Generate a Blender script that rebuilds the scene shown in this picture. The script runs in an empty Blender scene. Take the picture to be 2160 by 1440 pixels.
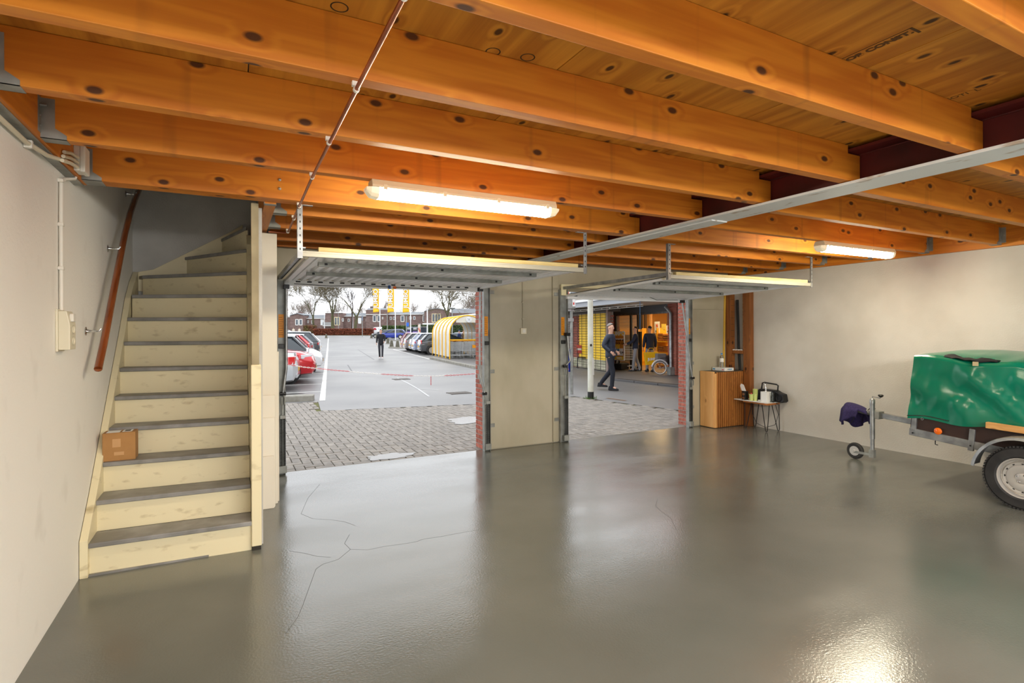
import bpy, bmesh, math, random
from mathutils import Vector, Matrix, Euler
random.seed(7)
S = bpy.context.scene
COL = S.collection
pi = math.pi

# ------------------------------------------------------------------ camera
FPX, YAW, HOR, ROLL, EYE = 1140.5, 0.4785, 698.6, -0.0039, 1.58
cd = bpy.data.cameras.new('camera'); cam = bpy.data.objects.new('camera', cd); COL.objects.link(cam)
cd.sensor_width = 36; cd.lens = FPX / 2160 * 36; cd.shift_y = (HOR - 720) / 2160
cd.clip_start = .05; cd.clip_end = 2000
cam.matrix_world = Matrix.Translation((0, 0, EYE)) @ Matrix.Rotation(-YAW, 4, 'Z') @ Matrix.Rotation(pi / 2, 4, 'X') @ Matrix.Rotation(ROLL, 4, 'Z')
S.camera = cam
# ------------------------------------------------------------------ sky, lights, exposure
W = bpy.data.worlds.new('overcast_sky'); S.world = W; W.use_nodes = True
bgn = W.node_tree.nodes['Background']; bgn.inputs[0].default_value = (.93, .96, 1, 1); bgn.inputs[1].default_value = 2.25
S.view_settings.view_transform = 'Standard'; S.view_settings.look = 'None'
S.view_settings.exposure = 0; S.view_settings.gamma = 1; S.view_settings.use_curve_mapping = False
S.cycles.use_denoising = True
S.cycles.sample_clamp_indirect = 6

def area(name, loc, rot, sx, sy, power, color):
    l = bpy.data.lights.new(name, 'AREA'); l.shape = 'RECTANGLE'; l.size = sx; l.size_y = sy; l.energy = power; l.color = color
    o = bpy.data.objects.new(name, l); COL.objects.link(o); o.location = loc; o.rotation_euler = rot
    return o
# added fill light behind the camera, tilted to the floor; no fixture there
BACK = area('rear_fill_light', (2.4, -2.0, 2.3), (pi / 2 - 1.3, 0, 0), 5.0, 1.0, 520, (1, .97, .92))
LAMP = 88.0           # radiance of the fluorescent diffusers
LAMPCOL = (1, .905, .68)

# ------------------------------------------------------------------ pixel -> place helpers
cY, sY = math.cos(YAW), math.sin(YAW)
def ray(px, py):
    x, y = px - 1080, py - HOR
    cr, sr = math.cos(ROLL), math.sin(ROLL)
    x, y = x * cr + y * sr, -x * sr + y * cr
    u, v = x / FPX, -y / FPX
    return Vector((sY + u * cY, cY - u * sY, v))
def gp(px, py, z=0):
    d = ray(px, py); t = (z - EYE) / d.z
    return Vector((d.x * t, d.y * t, z))
def onY(px, py, Y):
    d = ray(px, py); t = Y / d.y
    return Vector((d.x * t, Y, EYE + d.z * t))
def onX(px, py, X):
    d = ray(px, py); t = X / d.x
    return Vector((X, d.y * t, EYE + d.z * t))
def at(px, py, D):
    d = ray(px, py) * D
    return Vector((d.x, d.y, EYE + d.z))
def gz(Y):                       # the car park rises gently far away
    return 0 if Y < 60 else min(.85, (Y - 60) / 65 * .85)
def LP(l, n, z=0):               # l along the parking lane, n to its right
    x, y = .152 * l + .988 * n, .988 * l - .152 * n
    return Vector((x, y, z + gz(y)))
LANE = math.atan2(.988, .152)    # heading of the lane

# ------------------------------------------------------------------ mesh builder
class MB:
    def __init__(s): s.v, s.f, s.m = [], [], []
    def add(s, vs, fs, mi=0):
        b = len(s.v); s.v += [tuple(v) for v in vs]
        for f in fs: s.f.append(tuple(i + b for i in f)); s.m.append(mi)
        return s
    def box(s, x0, x1, y0, y1, z0, z1, mi=0, M=None):
        vs = [Vector((x, y, z)) for z in (z0, z1) for y in (y0, y1) for x in (x0, x1)]
        if M is not None: vs = [M @ v for v in vs]
        return s.add(vs, [(0, 2, 3, 1), (4, 5, 7, 6), (0, 1, 5, 4), (2, 6, 7, 3), (0, 4, 6, 2), (1, 3, 7, 5)], mi)
    def prism(s, poly, axis, a0, a1, mi=0, M=None):
        n = len(poly); vs = []
        for a in (a0, a1):
            for p, q in poly:
                v = Vector((a, p, q) if axis == 'x' else (p, a, q) if axis == 'y' else (p, q, a))
                vs.append(M @ v if M is not None else v)
        fs = [tuple(range(n))[::-1], tuple(range(n, 2 * n))] + [(i, (i + 1) % n, n + (i + 1) % n, n + i) for i in range(n)]
        return s.add(vs, fs, mi)
    def tube(s, pts, r, seg=8, cap=True, mi=0, flat=None):
        pts = [Vector(p) for p in pts]; n = len(pts); vs = []
        rr = r if isinstance(r, (list, tuple)) else [r] * n
        prev = None
        for i, p in enumerate(pts):
            t = (pts[min(i + 1, n - 1)] - pts[max(i - 1, 0)])
            if t.length < 1e-9: t = Vector((0, 0, 1))
            t.normalize()
            if prev is None:
                a = Vector((0, 0, 1)) if abs(t.z) < .9 else Vector((1, 0, 0))
                u = t.cross(a).normalized()
            else:
                u = (prev - t * prev.dot(t))
                u = u.normalized() if u.length > 1e-6 else t.orthogonal().normalized()
            prev = u; w = t.cross(u)
            for k in range(seg):
                a = 2 * pi * k / seg
                vs.append(p + (u * math.cos(a) + w * math.sin(a)) * rr[i])
        fs = [(i * seg + k, i * seg + (k + 1) % seg, (i + 1) * seg + (k + 1) % seg, (i + 1) * seg + k) for i in range(n - 1) for k in range(seg)]
        if cap: fs += [tuple(range(seg))[::-1], tuple(range((n - 1) * seg, n * seg))]
        return s.add(vs, fs, mi)
    def lathe(s, prof, c=(0, 0, 0), axis='z', seg=24, mi=0, M=None, cap=True):
        vs = []; c = Vector(c)
        for r, h in prof:
            for k in range(seg):
                a = 2 * pi * k / seg; x, y = r * math.cos(a), r * math.sin(a)
                v = Vector((x, y, h) if axis == 'z' else (h, x, y) if axis == 'x' else (x, h, y))
                v = v + c
                vs.append(M @ v if M is not None else v)
        n = len(prof)
        fs = [(i * seg + k, i * seg + (k + 1) % seg, (i + 1) * seg + (k + 1) % seg, (i + 1) * seg + k) for i in range(n - 1) for k in range(seg)]
        if prof[0] == prof[-1] or not cap: return s.add(vs, fs, mi)
        if prof[0][0] > 1e-4: fs.append(tuple(range(seg))[::-1])
        if prof[-1][0] > 1e-4: fs.append(tuple(range((n - 1) * seg, n * seg)))
        return s.add(vs, fs, mi)
    def grid(s, rows, mi=0, closed=False):
        n = len(rows[0]); vs = [v for r in rows for v in r]
        fs = []
        for i in range(len(rows) - 1):
            for k in range(n if closed else n - 1):
                fs.append((i * n + k, i * n + (k + 1) % n, (i + 1) * n + (k + 1) % n, (i + 1) * n + k))
        return s.add(vs, fs, mi)
    def bar(s, a, b, w, h, mi=0):     # rectangular bar from a to b
        a, b = Vector(a), Vector(b); t = (b - a); L = t.length; t.normalize()
        up = Vector((0, 0, 1)) if abs(t.z) < .95 else Vector((0, 1, 0))
        u = t.cross(up).normalized(); v = u.cross(t)
        M = Matrix((( u.x, t.x, v.x, a.x), (u.y, t.y, v.y, a.y), (u.z, t.z, v.z, a.z), (0, 0, 0, 1)))
        return s.box(-w / 2, w / 2, 0, L, -h / 2, h / 2, mi, M)

OFF = {}
def rootoff(p):
    o = Vector((0, 0, 0))
    while p is not None:
        if p.name in OFF: o += OFF[p.name]
        p = p.parent
    return o
def O(name, mb, mat, parent=None, smooth=False, bevel=0, local=False, org=None, autos=True):
    """link one mesh object; coordinates are world ones unless local"""
    off = Vector((0, 0, 0)) if local else rootoff(parent)
    org = Vector(org) if org is not None else None
    if org is not None:
        off = off + (org if local else org - off)
    me = bpy.data.meshes.new(name)
    me.from_pydata([(v[0] - off.x, v[1] - off.y, v[2] - off.z) for v in mb.v], [], mb.f)
    ms = mat if isinstance(mat, (list, tuple)) else [mat]
    for m in ms: me.materials.append(m)
    if len(ms) > 1:
        for p, i in zip(me.polygons, mb.m): p.material_index = i
    bm = bmesh.new(); bm.from_mesh(me); bmesh.ops.recalc_face_normals(bm, faces=bm.faces); bm.to_mesh(me); bm.free()
    if smooth:
        for p in me.polygons: p.use_smooth = True
        if autos and hasattr(me, 'set_sharp_from_angle'): me.set_sharp_from_angle(angle=math.radians(38))
    o = bpy.data.objects.new(name, me); COL.objects.link(o)
    if parent is not None: o.parent = parent
    if org is not None:
        o.location = org - (rootoff(parent) if not local else Vector((0, 0, 0)))
        OFF[o.name] = Vector(o.location)
    if bevel:
        b = o.modifiers.new('soft_edge', 'BEVEL'); b.width = bevel; b.segments = 2; b.limit_method = 'ANGLE'; b.angle_limit = math.radians(40)
    return o
def tag(o, label=None, cat=None, group=None, kind=None):
    if label: o['label'] = label
    if cat: o['category'] = cat
    if group: o['group'] = group
    if kind: o['kind'] = kind
    return o
def T(name, label, cat, loc=(0, 0, 0), rz=0, group=None):
    o = bpy.data.objects.new(name, None); COL.objects.link(o); o.location = loc; o.rotation_euler = (0, 0, rz)
    o.empty_display_size = .1
    OFF[o.name] = Vector(loc)
    return tag(o, label, cat, group)
def dup(o, loc=None, rz=None, label=None, parent=None):
    c = o.copy(); COL.objects.link(c)
    if parent is not None: c.parent = parent
    if loc is not None: c.location = loc
    if rz is not None: c.rotation_euler = (0, 0, rz)
    if label: c['label'] = label
    for ch in list(o.children): dup(ch, parent=c)
    return c
def text(name, body, size, M, mat, parent, bold=0, depth=.001, align='CENTER', sx=1):
    cu = bpy.data.curves.new(name, 'FONT'); cu.body = body; cu.size = size; cu.align_x = align; cu.align_y = 'CENTER'
    cu.extrude = depth; cu.offset = bold
    cu.materials.append(mat)
    tmp = bpy.data.objects.new('tmp', cu); COL.objects.link(tmp); bpy.context.view_layer.update()
    me = bpy.data.meshes.new_from_object(tmp.evaluated_get(bpy.context.evaluated_depsgraph_get())); bpy.data.objects.remove(tmp); me.name = name
    o = bpy.data.objects.new(name, me); COL.objects.link(o); o.parent = parent
    M = Matrix.Translation(-rootoff(parent)) @ M
    o.matrix_local = M @ Matrix.Diagonal((sx, 1, 1, 1))
    return o
def frame(o, x, y):              # matrix with given origin, x axis, y axis
    x = Vector(x).normalized(); y = Vector(y); y = (y - x * y.dot(x)).normalized(); z = x.cross(y); o = Vector(o)
    return Matrix(((x.x, y.x, z.x, o.x), (x.y, y.y, z.y, o.y), (x.z, y.z, z.z, o.z), (0, 0, 0, 1)))

# ------------------------------------------------------------------ materials
def lin(c):
    return tuple(((v / 255) / 12.92 if v <= 10 else (((v / 255) + .055) / 1.055) ** 2.4) for v in c)
MATS = {}
def mat(name, rgb, rough=.55, metal=0, rgb2=None, scale=(6, 6, 6), amount=1.0, bump=0, bscale=None, rnd=0, emit=0, emitcol=None, alpha=1, trans=0, spec=.5, coat=0, detail=4, lo=.35, hi=.65):
    if name in MATS: return MATS[name]
    m = bpy.data.materials.new(name); m.use_nodes = True; MATS[name] = m
    nt = m.node_tree; N = nt.nodes; L = nt.links; b = N['Principled BSDF']
    col = (*lin(rgb), 1)
    b.inputs['Base Color'].default_value = col; b.inputs['Roughness'].default_value = rough; b.inputs['Metallic'].default_value = metal
    b.inputs['Specular IOR Level'].default_value = spec; b.inputs['Coat Weight'].default_value = coat
    b.inputs['Transmission Weight'].default_value = trans; b.inputs['Alpha'].default_value = alpha
    m.diffuse_color = col
    src = None
    if rgb2 is not None or bump:
        tc = N.new('ShaderNodeTexCoord'); mp = N.new('ShaderNodeMapping'); mp.inputs['Scale'].default_value = scale
        L.new(tc.outputs['Object'], mp.inputs['Vector'])
        if rgb2 is not None:
            oi = N.new('ShaderNodeObjectInfo'); va = N.new('ShaderNodeVectorMath'); va.operation = 'ADD'
            vm = N.new('ShaderNodeVectorMath'); vm.operation = 'SCALE'; vm.inputs[0].default_value = (37, 21, 53); L.new(oi.outputs['Random'], vm.inputs['Scale'])
            L.new(mp.outputs[0], va.inputs[0]); L.new(vm.outputs[0], va.inputs[1])
            nz = N.new('ShaderNodeTexNoise'); nz.inputs['Scale'].default_value = 1; nz.inputs['Detail'].default_value = detail
            L.new(va.outputs[0], nz.inputs['Vector'])
            rp = N.new('ShaderNodeValToRGB'); rp.color_ramp.elements[0].position = lo; rp.color_ramp.elements[1].position = hi
            rp.color_ramp.elements[0].color = col
            c2 = lin(rgb2); rp.color_ramp.elements[1].color = (*[a + (q - a) * amount for a, q in zip(lin(rgb), c2)], 1)
            L.new(nz.outputs['Fac'], rp.inputs[0]); src = rp.outputs[0]
        if bump:
            n2 = N.new('ShaderNodeTexNoise'); n2.inputs['Scale'].default_value = bscale or 40; n2.inputs['Detail'].default_value = 3
            L.new(tc.outputs['Object'], n2.inputs['Vector'])
            bp = N.new('ShaderNodeBump'); bp.inputs['Strength'].default_value = bump; bp.inputs['Distance'].default_value = .01
            L.new(n2.outputs['Fac'], bp.inputs['Height']); L.new(bp.outputs[0], b.inputs['Normal'])
    if rnd:
        oi = N.new('ShaderNodeObjectInfo'); hs = N.new('ShaderNodeHueSaturation'); mr = N.new('ShaderNodeMapRange')
        mr.inputs['To Min'].default_value = 1 - rnd; mr.inputs['To Max'].default_value = 1 + rnd
        L.new(oi.outputs['Random'], mr.inputs['Value']); L.new(mr.outputs[0], hs.inputs['Value'])
        if src is None: hs.inputs['Color'].default_value = col
        else: L.new(src, hs.inputs['Color'])
        src = hs.outputs[0]
    if src is not None: L.new(src, b.inputs['Base Color'])
    if emit:
        b.inputs['Emission Strength'].default_value = emit; b.inputs['Emission Color'].default_value = (*(emitcol or lin(rgb)), 1)
    return m

def wood(name, base, dark, knot, grain='x', kn=1.0, rough=.55, gs=1.0, ks=(2.3, 4.2), drip=0):
    m = bpy.data.materials.new(name); m.use_nodes = True
    nt = m.node_tree; N = nt.nodes; L = nt.links; b = N['Principled BSDF']; b.inputs['Roughness'].default_value = rough
    tc = N.new('ShaderNodeTexCoord'); oi = N.new('ShaderNodeObjectInfo')
    vm = N.new('ShaderNodeVectorMath'); vm.operation = 'SCALE'; vm.inputs[0].default_value = (17.3, 9.1, 5.7); L.new(oi.outputs['Random'], vm.inputs['Scale'])
    va = N.new('ShaderNodeVectorMath'); va.operation = 'ADD'; L.new(tc.outputs['Object'], va.inputs[0]); L.new(vm.outputs[0], va.inputs[1])
    def mapped(sc):
        mp = N.new('ShaderNodeMapping'); mp.inputs['Scale'].default_value = sc; L.new(va.outputs[0], mp.inputs['Vector']); return mp.outputs[0]
    def gsc(along, across):
        return {'x': (along, across, across), 'y': (across, along, across), 'z': (across, across, along)}[grain]
    # knots: cells with a small dark core
    sx = N.new('ShaderNodeSeparateXYZ'); L.new(va.outputs[0], sx.inputs[0]); cx_ = N.new('ShaderNodeCombineXYZ')
    al, (p1, p2) = {'x': ('X', 'YZ'), 'y': ('Y', 'XZ'), 'z': ('Z', 'XY')}[grain]
    q1 = N.new('ShaderNodeMath'); q1.operation = 'MULTIPLY'; q1.inputs[1].default_value = ks[0]; L.new(sx.outputs[al], q1.inputs[0]); L.new(q1.outputs[0], cx_.inputs[0])
    q2 = N.new('ShaderNodeMath'); q2.operation = 'ADD'; L.new(sx.outputs[p1], q2.inputs[0]); L.new(sx.outputs[p2], q2.inputs[1])
    q3 = N.new('ShaderNodeMath'); q3.operation = 'MULTIPLY'; q3.inputs[1].default_value = ks[1]; L.new(q2.outputs[0], q3.inputs[0]); L.new(q3.outputs[0], cx_.inputs[1])
    vo = N.new('ShaderNodeTexVoronoi'); vo.voronoi_dimensions = '2D'; vo.inputs['Scale'].default_value = 1; L.new(cx_.outputs[0], vo.inputs['Vector'])
    kr = N.new('ShaderNodeValToRGB'); kr.color_ramp.elements[0].position = .05; kr.color_ramp.elements[1].position = .085
    kr.color_ramp.elements[0].color = (1, 1, 1, 1); kr.color_ramp.elements[1].color = (0, 0, 0, 1); L.new(vo.outputs['Distance'], kr.inputs[0])
    halo = N.new('ShaderNodeMapRange'); halo.inputs['From Min'].default_value = 0; halo.inputs['From Max'].default_value = .22; halo.inputs['To Min'].default_value = .22; halo.inputs['To Max'].default_value = 0
    L.new(vo.outputs['Distance'], halo.inputs['Value'])
    # rings: bent by slow noise and by the knots
    nz = N.new('ShaderNodeTexNoise'); nz.inputs['Scale'].default_value = 1; nz.inputs['Detail'].default_value = 3; L.new(mapped(gsc(.5 * gs, 5 * gs)), nz.inputs['Vector'])
    ad = N.new('ShaderNodeMath'); ad.operation = 'ADD'; L.new(nz.outputs['Fac'], ad.inputs[0]); L.new(halo.outputs[0], ad.inputs[1])
    mu = N.new('ShaderNodeMath'); mu.operation = 'MULTIPLY'; mu.inputs[1].default_value = 42; L.new(ad.outputs[0], mu.inputs[0])
    sn = N.new('ShaderNodeMath'); sn.operation = 'SINE'; L.new(mu.outputs[0], sn.inputs[0])
    fi = N.new('ShaderNodeTexNoise'); fi.inputs['Scale'].default_value = 1; fi.inputs['Detail'].default_value = 4; L.new(mapped(gsc(2, 70)), fi.inputs['Vector'])
    bl = N.new('ShaderNodeTexNoise'); bl.inputs['Scale'].default_value = 1; bl.inputs['Detail'].default_value = 3; L.new(mapped(gsc(.8, 3)), bl.inputs['Vector'])
    m1 = N.new('ShaderNodeMath'); m1.operation = 'MULTIPLY_ADD'; m1.inputs[1].default_value = .16; m1.inputs[2].default_value = .1; L.new(sn.outputs[0], m1.inputs[0])
    m2 = N.new('ShaderNodeMath'); m2.operation = 'MULTIPLY_ADD'; m2.inputs[1].default_value = .35; L.new(fi.outputs['Fac'], m2.inputs[0]); L.new(m1.outputs[0], m2.inputs[2])
    m3 = N.new('ShaderNodeMath'); m3.operation = 'MULTIPLY_ADD'; m3.inputs[1].default_value = .5; L.new(bl.outputs['Fac'], m3.inputs[0]); L.new(m2.outputs[0], m3.inputs[2]); m3.use_clamp = True
    mx = N.new('ShaderNodeMix'); mx.data_type = 'RGBA'; mx.inputs[6].default_value = (*lin(base), 1); mx.inputs[7].default_value = (*lin(dark), 1); L.new(m3.outputs[0], mx.inputs[0])
    kx = N.new('ShaderNodeMix'); kx.data_type = 'RGBA'; kx.inputs[7].default_value = (*lin(knot), 1); L.new(mx.outputs[2], kx.inputs[6])
    km = N.new('ShaderNodeMath'); km.operation = 'MULTIPLY'; km.inputs[1].default_value = kn; L.new(kr.outputs[0], km.inputs[0]); L.new(km.outputs[0], kx.inputs[0])
    fin = kx.outputs[2]
    if drip:                      # old water runs down the faces
        dn = N.new('ShaderNodeTexNoise'); dn.inputs['Scale'].default_value = 1; dn.inputs['Detail'].default_value = 2; L.new(mapped((9, 1, .5)), dn.inputs['Vector'])
        dr = N.new('ShaderNodeMapRange'); dr.inputs['From Min'].default_value = .64; dr.inputs['From Max'].default_value = .74; dr.inputs['To Max'].default_value = drip; L.new(dn.outputs['Fac'], dr.inputs['Value'])
        dx = N.new('ShaderNodeMix'); dx.data_type = 'RGBA'; dx.inputs[7].default_value = (*lin(knot), 1); L.new(dr.outputs[0], dx.inputs[0]); L.new(fin, dx.inputs[6]); fin = dx.outputs[2]
    L.new(fin, b.inputs['Base Color'])
    MATS[name] = m; m.diffuse_color = (*lin(base), 1)
    return m

JOIST = wood('joist_pine', (228, 148, 42), (180, 92, 10), (84, 46, 18), 'x', drip=.3)
LEDGER = wood('ledger_pine', (228, 148, 42), (180, 92, 10), (84, 46, 18), 'y')
PLY = wood('stained_plywood', (226, 160, 56), (140, 74, 10), (70, 42, 12), 'y', gs=.6, ks=(2.6, 4.6))
OAKPOST = wood('brown_timber', (158, 98, 46), (112, 62, 26), (60, 30, 14), 'z')
PALEWOOD = wood('pale_spruce', (236, 186, 122), (214, 152, 84), (150, 96, 50), 'z', kn=.7)
SLATWOOD = wood('honey_slats', (196, 128, 60), (140, 82, 34), (80, 46, 20), 'z', kn=.5)
PLANK = wood('plank_pine', (226, 176, 110), (200, 140, 74), (110, 66, 32), 'y', kn=.6)
WHITE = mat('white_plaster', (216, 212, 204), .85, rgb2=(198, 193, 183), scale=(1.1, 1.1, 1.1), bump=.25, bscale=60)
SCUFF = mat('white_plaster_scuffed', (238, 235, 228), .85, rgb2=(226, 222, 214), scale=(4, 4, 3), lo=.6, hi=.8, bump=.25, bscale=60)
WALLF = mat('cream_board', (182, 174, 154), .6, rgb2=(166, 158, 136), scale=(2, 2, 1.2), bump=.05)
STAIRW = mat('stairwell_plaster', (196, 194, 190), .9, rgb2=(180, 178, 174), scale=(3, 3, 3), bump=.3, bscale=60)
CREAM = mat('cream_paint', (226, 214, 178), .5, rgb2=(176, 158, 118), scale=(5, 5, 14), lo=.6, hi=.78)
RISER = mat('riser_paint', (228, 216, 180), .5, rgb2=(196, 180, 142), scale=(9, 9, 22), lo=.6, hi=.78)
TREADG = mat('tread_grey_paint', (148, 146, 144), .45, rgb2=(120, 118, 114), scale=(6, 6, 6))
REDST = mat('red_oxide_steel', (96, 22, 20), .6, rgb2=(64, 14, 14), scale=(3, 3, 3), lo=.4, hi=.7)
FLANGE = mat('flange_grey_paint', (218, 220, 220), .5, rgb2=(176, 160, 144), scale=(14, 5, 14), lo=.62, hi=.7)
GALV = mat('galvanised_steel', (176, 178, 178), .38, .75, rgb2=(140, 143, 145), scale=(9, 9, 9))
GALVD = mat('dull_galvanised', (160, 162, 158), .5, .25, rgb2=(130, 132, 128), scale=(8, 8, 8))
DARKM = mat('dark_metal', (42, 42, 44), .45, .5)
BLACK = mat('black_plastic', (22, 22, 23), .45)
COPPER = mat('copper_pipe', (190, 116, 84), .28, .9, rgb2=(150, 88, 62), scale=(4, 4, 4))
PVC = mat('cream_pvc', (222, 214, 190), .4)
PVCW = mat('white_pvc', (226, 222, 212), .45)
HANDR = mat('varnished_handrail', (150, 82, 42), .25, rgb2=(118, 58, 26), scale=(30, 3, 3), coat=.6)
DOORW = mat('door_sheet_white', (244, 244, 246), .35, rgb2=(234, 234, 236), scale=(3, 3, 3))
ORANGE = mat('orange_sticker', (238, 152, 16), .5)
INK = mat('black_ink', (40, 34, 26), .6)
STAMP = mat('stamp_ink', (86, 58, 24), .7)
CARD = mat('brown_cardboard', (172, 126, 74), .8, rgb2=(154, 110, 62), scale=(5, 5, 5))
PAPERW = mat('white_paper', (236, 236, 234), .7)
CHROME = mat('chrome', (210, 212, 214), .14, 1)
GLASS = mat('clear_glass', (236, 242, 242), .05, trans=1, spec=.5)
PET = mat('clear_bottle', (226, 234, 238), .08, trans=.92)
WATERB = mat('blue_cap', (40, 130, 205), .4)
TARP = mat('green_tarpaulin', (0, 126, 98), .2, rgb2=(0, 106, 78), scale=(1.2, 1.2, 1.2), spec=.6)
BROWNPLY = mat('dark_brown_ply', (58, 38, 32), .45, rgb2=(48, 31, 27), scale=(5, 5, 5))
RUBBER = mat('tyre_rubber', (34, 33, 33), .7, rgb2=(48, 46, 45), scale=(12, 12, 12))
RIM = mat('silver_rim', (196, 192, 186), .35, .5)
TOWEL = mat('navy_towel', (54, 44, 92), .95, rgb2=(40, 32, 74), scale=(60, 60, 60), bump=.6, bscale=160)
BRICK = mat('red_brick', (188, 112, 94), .85, rgb2=(160, 84, 70), scale=(24, 24, 24), rnd=.16, bump=.3, bscale=90)
MORTAR = mat('grey_mortar', (168, 160, 150), .9, rgb2=(144, 138, 130), scale=(20, 20, 20))
PAVER = mat('concrete_paver', (144, 136, 126), .62, rgb2=(122, 116, 108), scale=(11, 11, 11), rnd=.13, bump=.3, bscale=70)
JOINTM = mat('mossy_joint_sand', (92, 92, 46), .95, rgb2=(84, 72, 58), scale=(1.3, 1.3, 1.3), lo=.45, hi=.6)
ASPH = mat('wet_asphalt', (126, 124, 122), .42, rgb2=(108, 107, 106), scale=(.35, .35, .35), bump=.5, bscale=110, lo=.38, hi=.62)
ROADW = mat('road_paint', (226, 225, 220), .6, rgb2=(200, 199, 194), scale=(3, 3, 3))

# floor: grey coated screed, glossy, slightly pebbled, with hairline cracks
def floormat():
    m = bpy.data.materials.new('coated_grey_floor'); m.use_nodes = True; nt = m.node_tree; N = nt.nodes; L = nt.links; b = N['Principled BSDF']
    tc = N.new('ShaderNodeTexCoord')
    n1 = N.new('ShaderNodeTexNoise'); n1.inputs['Scale'].default_value = 1.1; n1.inputs['Detail'].default_value = 5; L.new(tc.outputs['Object'], n1.inputs['Vector'])
    r1 = N.new('ShaderNodeValToRGB'); r1.color_ramp.elements[0].position = .35; r1.color_ramp.elements[1].position = .7
    r1.color_ramp.elements[0].color = (*lin((98, 99, 92)), 1); r1.color_ramp.elements[1].color = (*lin((107, 107, 100)), 1); L.new(n1.outputs['Fac'], r1.inputs[0])
    L.new(r1.outputs[0], b.inputs['Base Color'])
    # gloss varies in broad streaks along the trowel direction
    mp = N.new('ShaderNodeMapping'); mp.inputs['Scale'].default_value = (.5, 1.4, 1); mp.inputs['Rotation'].default_value = (0, 0, .5); L.new(tc.outputs['Object'], mp.inputs['Vector'])
    n2 = N.new('ShaderNodeTexNoise'); n2.inputs['Scale'].default_value = 1.5; n2.inputs['Detail'].default_value = 6; L.new(mp.outputs[0], n2.inputs['Vector'])
    r2 = N.new('ShaderNodeMapRange'); r2.inputs['From Min'].default_value = .35; r2.inputs['From Max'].default_value = .68; r2.inputs['To Min'].default_value = .13; r2.inputs['To Max'].default_value = .27; L.new(n2.outputs['Fac'], r2.inputs['Value'])
    L.new(r2.outputs[0], b.inputs['Roughness'])
    b.inputs['Specular IOR Level'].default_value = .8
    n3 = N.new('ShaderNodeTexNoise'); n3.inputs['Scale'].default_value = 75; n3.inputs['Detail'].default_value = 2; L.new(tc.outputs['Object'], n3.inputs['Vector'])
    n4 = N.new('ShaderNodeTexNoise'); n4.inputs['Scale'].default_value = 2.2; n4.inputs['Detail'].default_value = 3; L.new(tc.outputs['Object'], n4.inputs['Vector'])
    ad = N.new('ShaderNodeMath'); ad.operation = 'MULTIPLY_ADD'; ad.inputs[1].default_value = 2.0; L.new(n4.outputs['Fac'], ad.inputs[0]); L.new(n3.outputs['Fac'], ad.inputs[2])
    bp = N.new('ShaderNodeBump'); bp.inputs['Strength'].default_value = .2; bp.inputs['Distance'].default_value = .004; L.new(ad.outputs[0], bp.inputs['Height']); L.new(bp.outputs[0], b.inputs['Normal'])
    return m
FLOORM = floormat()
# ================================================================== the room
XL, XR, YF, YB, ZB, ZC = -.876, 7.666, 6.56, -2.6, 2.52, 2.742
def struct(name, mb, m, parent=None, **k):
    o = O(name, mb, m, parent, **k)
    if parent is None: o['kind'] = 'structure'
    return o
flo = struct('floor', MB().box(XL - .1, XR + .1, YB - .1, 6.6, -.12, 0), FLOORM)
tag(flo, 'glossy grey coated concrete floor of the garage')
CRK = mat('hairline_crack', (44, 44, 42), .8)
for poly in ([(275, 290), (215, 360), (180, 440), (240, 465), (330, 470), (400, 480), (455, 500)], [(425, 545), (400, 590), (430, 620), (370, 670), (290, 695), (255, 720), (215, 830), (190, 900), (165, 960), (100, 1050)], [(430, 620), (520, 622), (600, 605), (700, 592), (770, 580), (790, 570), (900, 553), (1000, 534), (1080, 520)], [(120, 628), (200, 640), (260, 655), (330, 660)], [(1985, 365), (1975, 400), (2000, 425), (2050, 460), (2080, 520)]):
    pts_ = [gp(560 + a * .41667, 900 + b * .41667) for a, b in poly]; cm = MB(); L1, R1 = [], []
    for i_, p_ in enumerate(pts_):
        d_ = pts_[min(i_ + 1, len(pts_) - 1)] - pts_[max(i_ - 1, 0)]; d_.normalize(); n_ = Vector((-d_.y, d_.x, 0)) * .0010
        L1.append((p_.x + n_.x, p_.y + n_.y, .0006)); R1.append((p_.x - n_.x, p_.y - n_.y, .0006))
    cm.grid([L1, R1]); O('crack', cm, CRK, flo)
struct('wall_left', MB().box(XL - .12, XL, YB, 6.75, 0, 4.9), SCUFF)
struct('wall_right', MB().box(XR, XR + .12, YB, 6.75, 0, ZC + .1), WHITE)
wb = MB()
wb.box(XL, .6, YB - .12, YB, 0, ZC).box(5.8, XR, YB - .12, YB, 0, ZC).box(.6, 5.8, YB - .12, YB, 0, .4).box(.6, 5.8, YB - .12, YB, 2.5, ZC)
struct('wall_back', wb, WHITE)
wnd = struct('added_window', MB().box(.6, 5.8, YB - .07, YB - .05, .4, 2.5), GLASS)  # unseen window, added to let daylight in from behind
for x in (.6, 2.3, 4.05, 5.74): O('window_frame', MB().box(x, x + .06, YB - .1, YB - .02, .4, 2.5), PVCW, wnd)
# front wall with two openings
wf = MB()
YO = 6.60
wf.box(XL, .3, YF, YO, 0, 4.9).box(.3, .45, YF, YO, 0, ZC).box(3.05, 4.14, YF, YO, 0, ZC).box(6.70, XR, YF, YO, 0, ZC)
wf.box(.45, 3.05, YF, YO, 2.15, ZC).box(4.14, 6.70, YF, YO, 2.15, ZC)
wfo = struct('wall_front', wf, [WALLF])
struct('wall_outer', MB().box(-2, .43, 6.605, 6.83, -.02, 5).box(6.935, 9, 6.605, 6.83, -.02, 5).box(3.205, 4.1, 6.605, 6.83, -.02, 5).box(.43, 6.935, 6.605, 6.83, 2.26, 5), MORTAR)
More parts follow.
